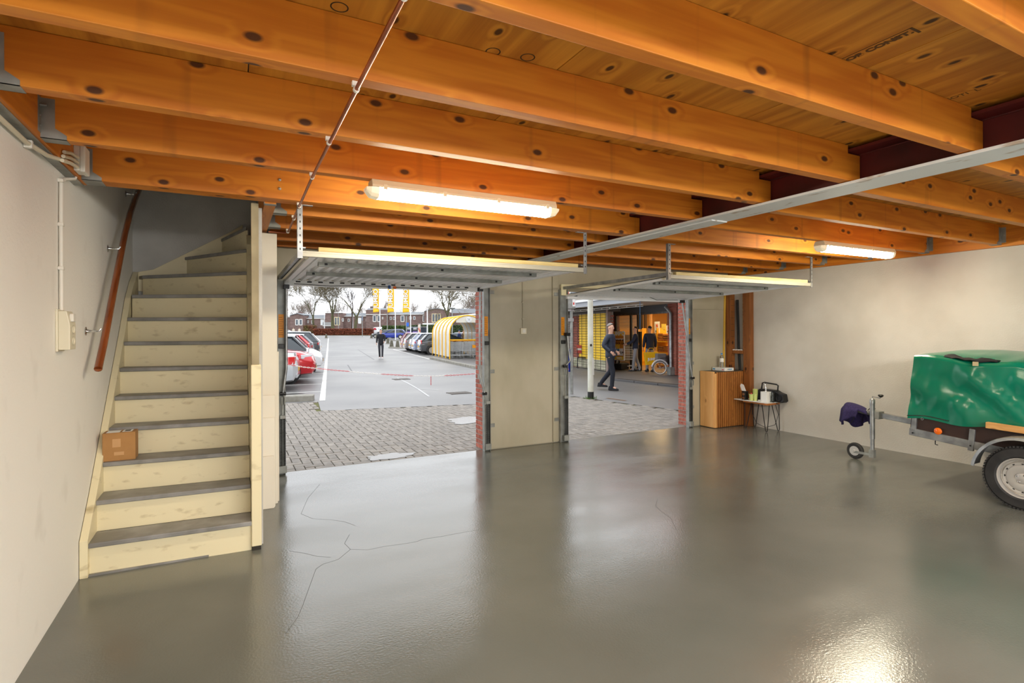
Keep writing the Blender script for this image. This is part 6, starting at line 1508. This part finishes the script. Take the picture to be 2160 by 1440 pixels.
for px, y0, y1, w, lab in ((1386, 678, 702, .36, 'white price poster with orange letter above the lit shelf'), (1411, 686, 703, .34, 'smaller white price poster with orange letter near the brick pier'), (1400, 683, 695, .3, 'glowing yellow price card between the two posters')):
    q = onN(px, y0, NE_ + 1.5); q2 = onN(px, y1, NE_ + 1.5); tt = T('price_poster', lab, 'poster', LM @ q2, 0)
    O('card', MB().box(NE_ + 1.5, NE_ + 1.52, q.y - w / 2, q.y + w / 2, q2.z, q.z, M=LM), mat('card_yellow', (250, 214, 90), .5) if 'yellow' in lab else PAPERW, tt)
    O('card_stand', MB().box(NE_ + 1.52, NE_ + 1.54, q.y - .015, q.y + .015, 1.6, q2.z + .1, M=LM), DARKM, tt)
    if 'orange' in lab:
        zc = (q.z + q2.z) / 2 + .06; text('letter', 'N', .20, LM @ frame((NE_ + 1.495, q.y, zc), (0, -1, 0), (0, 0, 1)), mat('orange_letter', (232, 96, 30), .5), tt, .012)
        O('print_line', MB().box(NE_ + 1.495, NE_ + 1.5, q.y - w * .3, q.y + w * .3, q2.z + .06, q2.z + .10, M=LM), INK, tt)
sp_ = bpy.data.lights.new('shop_ceiling_light', 'AREA'); sp_.size = 3; sp_.energy = 70; sp_.color = (1, .74, .40)
so2 = bpy.data.objects.new('shop_ceiling_light', sp_); COL.objects.link(so2); so2.location = LM @ Vector((NE_ + 2, (e0 + e1) / 2, 2.45))

# poster stand in front of the shop
a, b = gp(1296, 779), gp(1317, 780.5)
e = (b - a).normalized(); nrm = Vector((e.y, -e.x, 0)); t = T('poster_stand', 'yellow advertising poster stand before the shop entrance, half behind the walking man', 'sign', a.lerp(b, .5))
Dp = a.x * sY + a.y * cY; kz = Dp / FPX; zz = lambda py: EYE + (HOR - py) * kz
aL = a - e * .10; wd = (b - aL).length
PM = frame(aL, e, Vector((0, 0, 1)))       # x along the stand, y up, z towards us
def pbx(x0, x1, y0, y1, z0, z1): return MB().box(x0, x1, y0, y1, z0, z1, M=PM)
O('stand_frame', pbx(0, wd, zz(760), zz(699.5), -.04, 0), FASW, t, bevel=.006)
O('poster', pbx(.04, wd - .04, zz(758), zz(701), 0, .006), mat('poster_orange', (214, 136, 44), .5), t)
O('title_band', pbx(.02, wd - .02, zz(708.5), zz(700), .006, .012), YW, t); O('foot_band', pbx(.04, wd - .04, zz(758.5), zz(752), .006, .012), YW, t)
O('product_blue', pbx(wd * .30, wd * .58, zz(750), zz(736), .006, .012), mat('product_blue', (90, 150, 200), .5), t)
O('yellow_bowl', pbx(wd * .2, wd * .62, zz(736), zz(726), .006, .011), mat('bowl_yellow', (240, 190, 60), .5), t)
O('price_card', pbx(wd * .60, wd * .90, zz(750), zz(735), .012, .018), PAPERW, t)
O('product_white', pbx(wd * .2, wd * .92, zz(717), zz(714.5), .006, .012), PAPERW, t)
text('title_letters', 'JUMBO', .23, PM @ Matrix.Translation((wd * .52, zz(704.3), .014)), FWH, t, .012)
text('slogan', 'WAAR IK\nVOOR GA', .12, PM @ Matrix.Translation((wd * .6, zz(721.5), .014)), mat('poster_ink', (70, 40, 20), .6), t, .004)
text('price', '€2.99', .12, PM @ Matrix.Translation((wd * .75, zz(744), .02)), INK, t, .004); text('foot_letters', 'JUMBO', .09, PM @ Matrix.Translation((wd * .6, zz(755.2), .014)), FWH, t, .004)
O('wheel_base', pbx(.05, wd - .05, .02, .26, -.35, .12), DARKM, t, bevel=.02); O('pole', pbx(wd * .45, wd * .55, .2, zz(760), -.06, -.02), DARKM, t)
# folding chair, box
c = gp(1229, 776); t = T('folding_chair', 'folding chair with red and white striped back in front of the grille', 'chair', c)
for s in (-.22, .22):
    O('leg', MB().tube([c + Rv * s - Fv * .16, c + Rv * s + Fv * .18 + Vector((0, 0, .95))], .014, 6), DARKM, t); O('leg', MB().tube([c + Rv * s + Fv * .2, c + Rv * s - Fv * .2 + Vector((0, 0, .46))], .014, 6), DARKM, t)
MM = Matrix.Translation(c) @ Matrix.Rotation(-YAW, 4, 'Z')
O('seat', MB().box(-.22, .22, -.22, .16, .44, .47, M=MM), BLACK, t, bevel=.008); O('backrest', MB().box(-.24, .24, .15, .18, .62, .98, M=MM), mat('chair_red', (196, 86, 76), .7), t, bevel=.01)
O('back_stripe', MB().box(-.24, .24, .145, .15, .76, .84, M=MM), PAPERW, t)
c = gp(1262, 778); MM = Matrix.Translation(c) @ Matrix.Rotation(-YAW, 4, 'Z'); t = T('cardboard_carton', 'reddish brown cardboard box behind the pale pole', 'box', c)
O('carton', MB().box(-.26, .26, -.16, .2, 0, .42, M=MM), mat('red_carton', (166, 96, 66), .8), t, bevel=.006); O('carton_print', MB().box(-.02, .2, -.163, -.16, .15, .28, M=MM), mat('carton_print', (120, 60, 44), .8), t); O('paper', MB().box(-.2, .06, -.1, .1, .42, .45, M=MM), PAPERW, t)

# ------------------------------------------------------------------ tricycle
def wheel(t, c, r, ax, nm='wheel'):
    ax = Vector(ax).normalized(); u = Vector((0, 0, 1)); v = ax.cross(u).normalized()
    MM = Matrix(((v.x, ax.x, 0, c.x), (v.y, ax.y, 0, c.y), (0, 0, 1, c.z), (0, 0, 0, 1)))
    w = O(nm, MB().lathe([(r - .03, -.016), (r, -.014), (r + .004, 0), (r, .014), (r - .03, .016), (r - .03, -.016)], (0, 0, 0), 'y', 32, M=MM), mat('bike_tyre', (120, 116, 112), .6), t, smooth=True)
    O('wheel_rim', MB().lathe([(r - .045, -.014), (r - .028, -.02), (r - .028, .02), (r - .045, .014), (r - .045, -.014)], (0, 0, 0), 'y', 32, M=MM), mat('white_rim', (238, 238, 236), .4), w, smooth=True)
    s = MB()
    for k in range(16): a = 2 * pi * k / 16; s.tube([MM @ Vector((0, .02 * (-1) ** k, 0)), MM @ Vector(((r - .04) * math.cos(a), 0, (r - .04) * math.sin(a)))], .003, 4)
    s.lathe([(.028, -.04), (.028, .04)], (0, 0, 0), 'y', 12, M=MM); O('spokes', s, CHROME, w)
    return w
Dt = 19.4; c1 = at(1392, 778, Dt); r1 = .245; c1.z = r1; c2 = at(1416, 778, Dt + .75); c2.z = r1
t = T('tricycle', 'white adult tricycle with blue footboard and grey bag parked beside the shop pier', 'tricycle', (c1.x, c1.y, 0))
axd = (Fv * .97 + Rv * .2).normalized(); wheel(t, c1, r1, axd); wheel(t, c2, r1, axd)
c3 = at(1448, 776, Dt + .2); c3.z = .30; wheel(t, c3, .30, axd)
WP = mat('trike_white', (232, 234, 238), .35)
def P3(px, py, D=Dt + .35): return at(px, py, D)
m = MB(); m.tube([P3(1402, 770), P3(1412, 758), P3(1422, 746)], .022, 8).tube([P3(1420, 744), P3(1424, 756), P3(1430, 770)], .024, 8).tube([P3(1404, 776), P3(1418, 774), P3(1434, 776), c3], .026, 8).tube([c1, c2], .02, 8).tube([P3(1412, 750), P3(1417, 756), P3(1426, 764)], .02, 8)
O('frame', m, WP, t, smooth=True)
m = MB(); pts = []
for k in range(11): a = math.radians(20 + 150 * k / 10); v = Rv * math.cos(a) + Vector((0, 0, math.sin(a))); pts.append(c1 + v * (r1 + .045))
m.tube(pts, .028, 6); O('mudguard', m, WP, t, smooth=True)
O('footboard', MB().bar(P3(1411, 773), P3(1436, 776), .30, .05), mat('trike_blue', (60, 100, 160), .4), t, bevel=.015)
O('lower_fairing', MB().bar(P3(1408, 779), P3(1436, 781), .22, .05), mat('trike_navy', (36, 60, 110), .4), t, bevel=.015)
O('saddle', MB().bar(P3(1412, 743), P3(1427, 741.5), .20, .07), DARKM, t, bevel=.03)
MM = Matrix.Translation(P3(1397, 758)) @ Matrix.Rotation(-YAW, 4, 'Z')
bg = O('grey_bag', MB().box(-.22, .12, -.15, .2, -.1, .22, M=MM), mat('bag_grey', (120, 112, 110), .8), t, bevel=.03)
O('brown_bag', MB().box(.08, .30, -.2, .1, -.16, .16, M=MM), mat('bag_brown', (72, 52, 46), .7), t, bevel=.02)
O('bag_rail', MB().tube([MM @ Vector(v) for v in ((-.15, -.22, -.18), (-.12, -.22, .06), (.14, -.22, .07), (.16, -.22, -.15))], .012, 6), BLACK, t)
# trolley pushed by the man
tv_ = trolley('shopping trolley pushed by a man in front of the glass pane'); tv_.name = 'pushed_trolley'; tv_['group'] = 'trolley in use'; del tv_['group']
c = gp(1326, 779); tv_.location = c; tv_.rotation_euler = (0, 0, -YAW + pi / 2 - .3)

# ================================================================== people
def skinned(name, verts, edges, radii, m, parent, root=0, sub=2):
    off = rootoff(parent); me = bpy.data.meshes.new(name); bm = bmesh.new(); lay = bm.verts.layers.skin.verify()
    vs = []
    for v, r in zip(verts, radii):
        q = bm.verts.new(v); q[lay].radius = (r if isinstance(r, tuple) else (r, r)); vs.append(q)
    vs[root][lay].use_root = True
    for a, b in edges: bm.edges.new((vs[a], vs[b]))
    bm.to_mesh(me); bm.free(); me.materials.append(m)
    o = bpy.data.objects.new(name, me); COL.objects.link(o); o.parent = parent
    k = o.modifiers.new('skin', 'SKIN'); k.use_smooth_shade = True; k.branch_smoothing = .3
    if sub: s = o.modifiers.new('sub', 'SUBSURF'); s.levels = sub; s.render_levels = sub
    return o
def chainmesh(chains, radii_map):
    """joint chains sharing names -> verts, edges, radii"""
    names, V, R_, E_ = {}, [], [], []
    for ch in chains:
        prev = None
        for nm, pos in ch:
            if nm not in names: names[nm] = len(V); V.append(pos); R_.append(radii_map(nm))
            i = names[nm]
            if prev is not None and prev != i: E_.append((prev, i))
            prev = i
    return V, E_, R_
SKIN = mat('skin', (206, 160, 136), .55)
def person(label, loc, heading, H, legs, arms, jacket, trousers, shoes, hair, lean=.0, hands=True, quilt=False, turn=0, hood=False, nodetail=False):
    """legs: per side (knee_fwd, knee_z, foot_fwd, foot_z, dx); arms: per side (elbow dx, dy, z, wrist dx, dy, z); y is forward"""
    t = T('person', label, 'person', loc, heading); s = H / 1.75; v = lambda x, y, z: (x * s, y * s, z * s)
    pel = v(0, 0, .95); ch = v(0, lean, 1.30); nk = v(0, lean * 1.25, 1.47); hd = v(0, lean * 1.3 + .015, 1.54)
    body = [[('pelvis', pel), ('waist', v(0, lean * .4, 1.10)), ('chest', ch), ('neck', nk), ('jaw', v(0, lean * 1.35 + .02, 1.545)), ('head', v(0, lean * 1.35 + .015, 1.63)), ('crown', v(0, lean * 1.35 + .0, 1.70))]]
    jk = [[('hem', v(0, 0, .80)), ('pelvis', v(0, 0, .92)), ('waist', v(0, lean * .4, 1.10)), ('chest', v(0, lean, 1.30)), ('collar', v(0, lean * 1.2, 1.45))]]; tr = [[('top', v(0, lean * .3, 1.06)), ('pelvis', v(0, 0, .97)), ('crotch', v(0, 0, .90))]]
    shoe = []
    for sd, (kf, kz, ff, fz, dx), (ex, ey, ez, wx, wy, wz) in ((-1, legs[0], arms[0]), (1, legs[1], arms[1])):
        S_ = 'l' if sd < 0 else 'r'
        hip, kn, an = v(sd * .095, 0, .88), v(sd * (.10 + dx * .5), kf, kz), v(sd * (.10 + dx), ff, fz + .085)
        body.append([('pelvis', pel), (S_ + 'hip', hip), (S_ + 'knee', kn), (S_ + 'ankle', an), (S_ + 'toe', v(sd * (.11 + dx), ff + .13, fz + .045))])
        tr.append([('crotch', v(0, 0, .88)), (S_ + 'hip', v(sd * .10, 0, .84)), (S_ + 'knee', kn), (S_ + 'ankle', v(sd * (.10 + dx), ff, fz + .10)), (S_ + 'cuff', v(sd * (.10 + dx), ff + .012, fz - .012))])
        sh, el, wr = v(sd * .175, lean, 1.41), v(sd * (.175 + ex), lean + ey, ez), v(sd * (.175 + wx), lean + wy, wz)
        body.append([('chest', ch), (S_ + 'shoulder', sh), (S_ + 'elbow', el), (S_ + 'wrist', wr)])
        jk.append([('chest', v(0, lean, 1.30)), (S_ + 'shoulder', sh), (S_ + 'elbow', el), (S_ + 'wrist', tuple(Vector(el).lerp(Vector(wr), .93)))])
        d = (Vector(wr) - Vector(el)).normalized(); side = Vector((0, 1, 0)) - d * d.y
        side = side.normalized() if side.length > .1 else Vector((1, 0, 0)); nrm = d.cross(side)
        palm = Vector(wr) + d * .055 * s
        body.append([(S_ + 'wrist', wr), (S_ + 'palm', tuple(palm))])
        for k, (o_, ln) in enumerate(((.030, .062), (.010, .074), (-.010, .069), (-.030, .052))):
            b = palm + side * o_ * s; m_ = b + d * ln * .55 * s; e_ = b + d * ln * .85 * s - nrm * .03 * sd * s
            body.append([(S_ + 'palm', tuple(palm)), ('%sf%da' % (S_, k), tuple(b + d * .02 * s)), ('%sf%db' % (S_, k), tuple(m_)), ('%sf%dc' % (S_, k), tuple(e_))])
        tb_ = Vector(wr) + d * .02 * s
        body.append([(S_ + 'wrist', wr), (S_ + 't1', tuple(tb_ + side * .035 * s)), (S_ + 't2', tuple(tb_ + side * .055 * s + d * .035 * s))])
        fo = Vector(v(sd * (.10 + dx), ff, fz)); sh_ = MB(); rows = []
        for yy, w, h in ((-.085, .034, .05), (-.07, .046, .105), (-.02, .048, .115), (.05, .046, .075), (.12, .048, .055), (.165, .038, .045), (.185, .018, .03)):
            rows.append([tuple(fo + Vector((a * w, yy, b * h)) * s) for a, b in ((-1, 0), (-1, .5), (-.6, 1), (.6, 1), (1, .5), (1, 0))])
        sh_.grid(rows, closed=True); n = 6; sh_.f += [tuple(range(n)), tuple(range(36, 42))]; sh_.m += [0, 0]
        O('shoe', sh_, shoes, t, smooth=True, local=True)
    def rad(nm):
        q = nm[1:]
        return s * {'pelvis': .095, 'waist': .095, 'chest': .115, 'neck': .052, 'jaw': .066, 'head': .088, 'crown': .066}.get(nm, {'hip': .078, 'knee': .052, 'ankle': .036, 'toe': .03, 'shoulder': .055, 'elbow': .040, 'wrist': .027, 'palm': .028, 't1': .0105, 't2': .0095}.get(q, .0085))
    def sc(r): return (r[0] * s, r[1] * s) if isinstance(r, tuple) else r * s
    V, E_, R_ = chainmesh(body, rad); skinned('body', V, E_, R_, SKIN, t)
    V, E_, R_ = chainmesh(jk, lambda n: sc({'hem': (.185, .145), 'pelvis': (.175, .135), 'waist': (.165, .125), 'chest': (.175, .14), 'collar': .085}.get(n, {'shoulder': .078, 'elbow': .062, 'wrist': .050}.get(n[1:], .06)))); j = skinned('jacket', V, E_, R_, jacket, t)
    V, E_, R_ = chainmesh(tr, lambda n: sc({'top': (.13, .11), 'pelvis': (.15, .13), 'crotch': .125}.get(n, {'hip': .09, 'knee': .068, 'ankle': .058, 'cuff': .064}.get(n[1:], .06)))); skinned('trousers', V, E_, R_, trousers, t)
    # head details
    hy = lean * 1.35; hr = MB(); rows = []
    for i in range(9):
        th = -.15 + 1.72 * i / 8; r = []
        for k in range(20):
            a = 2 * pi * k / 20; back = .5 - .5 * math.sin(a); cut = .46 + .54 * back if not hood else .15
            zz_ = 1.652 + .094 * math.sin(max(th, (1.1 - 1.25 * back) if not hood else -.7)); rr = .094 * math.cos(max(th, (1.1 - 1.25 * back) if not hood else -.7))
            r.append((rr * .88 * math.cos(a) * s, (hy + .006 + rr * 1.08 * math.sin(a)) * s, zz_ * s))
        rows.append(r)
    hr.grid(rows, closed=True); ho_ = O('hair' if not hood else 'hood', hr, hair, t, smooth=True, local=True); ho_.modifiers.new('thick', 'SOLIDIFY').thickness = .012 * s
    if not nodetail:
        for sd in (-1, 1):
            O('eye', MB().lathe([(0, .006), (.009, .003), (.011, 0), (.009, -.003)], (sd * .032 * s, (hy + .088) * s, 1.635 * s), 'y', 10), mat('eye', (50, 40, 36), .2), t, local=True)
            O('ear', MB().lathe([(.0, .012), (.016, .008), (.024, 0), (.016, -.008)], (sd * .082 * s, (hy + .005) * s, 1.615 * s), 'x', 10), SKIN, t, smooth=True, local=True)
        O('nose', MB().add([v(-.012, hy + .083, 1.595), v(.012, hy + .083, 1.595), v(0, hy + .11, 1.60), v(0, hy + .086, 1.64)], [(0, 1, 2), (0, 2, 3), (1, 3, 2)]), SKIN, t, local=True)
        O('mouth', MB().box(-.022 * s, .022 * s, (hy + .080) * s, (hy + .086) * s, 1.562 * s, 1.570 * s), mat('lips', (160, 92, 84), .5), t, local=True)
    return t
BLKC = mat('black_cloth', (26, 26, 30), .85); JEANS = mat('dark_grey_jeans', (52, 52, 58), .9); NAVY = mat('navy_quilt', (40, 50, 70), .6, rgb2=(26, 32, 46), scale=(2, 2, 26), bump=.3); DKJ = mat('dark_jeans', (30, 34, 44), .9); WSH = mat('white_shoes', (236, 236, 238), .6)
HAIRD = mat('dark_hair', (44, 36, 32), .8); HAIRG = mat('grey_hair', (136, 128, 122), .8); CREAMC = mat('cream_coat', (224, 214, 196), .9); LGJ = mat('light_grey_jeans', (150, 150, 156), .9); NVC = mat('dark_navy_coat', (36, 42, 62), .8)
HANG = (.05, -.01, 1.14, .06, .06, .90)
p = gp(803.5, 755.5); toCam = math.atan2(-p.y, -p.x) - pi / 2
person('man in black jacket with white shoes walking in the middle of the car park', p, toCam, 1.74, [(.10, .50, .02, .0, -.02), (.05, .49, -.10, .0, -.03)], [(.06, .02, 1.15, .02, .16, 1.0), (.05, -.02, 1.14, .07, .05, .90)], BLKC, JEANS, WSH, HAIRD)
p = gp(1288, 822); p = Vector((p.x, p.y, 0)); toR = math.atan2(Rv.y * .85 - Fv.y * .5, Rv.x * .85 - Fv.x * .5) - pi / 2
person('man in dark quilted jacket and dark jeans striding past in front of the shop', p, toR, 1.80, [(-.02, .50, -.30, .06, -.02), (.10, .49, .06, .0, -.02)], [(.09, -.10, 1.16, .03, .10, .98), (.09, -.10, 1.16, .03, .10, .98)], NAVY, DKJ, BLKC, HAIRG)
p = gp(1256, 776); person('young person in black jacket with small badge behind the pale pole', p, math.atan2(-p.y, -p.x) - pi / 2, 1.70, [(.02, .50, 0, 0, 0), (.02, .50, 0, 0, 0)], [(.05, .0, 1.14, .0, .14, .98), (.05, .0, 1.14, .0, .14, .98)], BLKC, BLKC, BLKC, HAIRD)
bd = at(1253, 720, (p.x * sY + p.y * cY) - .22); o = O('name_badge', MB().box(-.06, .06, -.012, .012, -.03, .03, M=Matrix.Translation(bd) @ Matrix.Rotation(-YAW, 4, 'Z')), PAPERW); tag(o, 'white and red badge on the chest of the young person by the pole', 'badge')
p = gp(1341, 782); person('man in dark coat and light grey jeans pushing a trolley to the left', p, -YAW + pi / 2 - .2, 1.76, [(.06, .50, .10, 0, -.02), (-.02, .49, -.16, .0, -.02)], [(.05, .10, 1.16, -.02, .36, 1.04), (.05, .10, 1.16, -.02, .36, 1.04)], NVC, LGJ, DARKM, HAIRD)
p = gp(1371, 783); pb2 = person('man in dark blue coat walking into the shop with a large yellow bag', p, -YAW + .1, 1.78, [(.04, .50, .08, 0, -.02), (-.02, .49, -.12, .0, -.02)], [HANG, HANG], NVC, LGJ, DARKM, HAIRD)
MM = Matrix.Translation(p - Fv * .24) @ Matrix.Rotation(-YAW, 4, 'Z'); t = T('shopping_bag', 'large yellow shopping bag with white lettering hanging at the side of the man', 'bag', p)
kk = (p.x * sY + p.y * cY - .2) / FPX; zc = lambda py: EYE + (HOR - py) * kk; xw = lambda px_: (px_ - 1371) * kk
O('bag_body', MB().prism([(xw(1355), zc(744)), (xw(1384), zc(743)), (xw(1383), zc(766)), (xw(1376), zc(770)), (xw(1358), zc(770.5))], 'y', -.10, .06, M=MM), mat('bag_yellow', (246, 198, 20), .45), t, bevel=.02)
O('handle', MB().tube([MM @ Vector((xw(1362), -.02, zc(744))), MM @ Vector((xw(1366), -.02, zc(735))), MM @ Vector((xw(1374), -.02, zc(735))), MM @ Vector((xw(1378), -.02, zc(744)))], .012, 6), mat('bag_yellow', (246, 198, 20), .45), t)
text('bag_letters', 'JUMBO', .13, MM @ frame((xw(1373), -.112, zc(758)), (1, .0, .05), (0, 0, 1)), FWH, t, .008)
for px, lab, dx in ((619, 'person in cream coat far behind the left bays, walking beside another', 0), (631.5, 'second person in cream coat far behind the left bays, nearer the hedge', 0)):
    p = cpos(px, 116); person(lab, p, math.atan2(-p.y, -p.x) - pi / 2, 1.72, [(.05, .5, .0, 0, 0), (.0, .5, -.1, 0, 0)], [HANG, HANG], CREAMC, CREAMC, WSH, HAIRG, nodetail=True)
for px, lab, c_, hd_ in ((969, 'person in blue hooded jacket seen through the trolley shelter', mat('blue_jacket', (44, 60, 104), .8), True), (977, 'person in brown jacket seen through the trolley shelter', mat('brown_jacket', (96, 78, 62), .8), False), (986.5, 'person in navy jacket at the inner edge of the trolley shelter', NVC, False)):
    p = cpos(px, 44); person(lab, p, -YAW + (1.2 if hd_ else -1.0), 1.72, [(.02, .5, .0, 0, 0), (.0, .5, 0, 0, 0)], [(.05, .06, 1.16, -.02, .26, 1.10), (.05, .06, 1.16, -.02, .26, 1.10)], c_, DKJ, BLKC, c_ if hd_ else HAIRD, hood=hd_, nodetail=True)
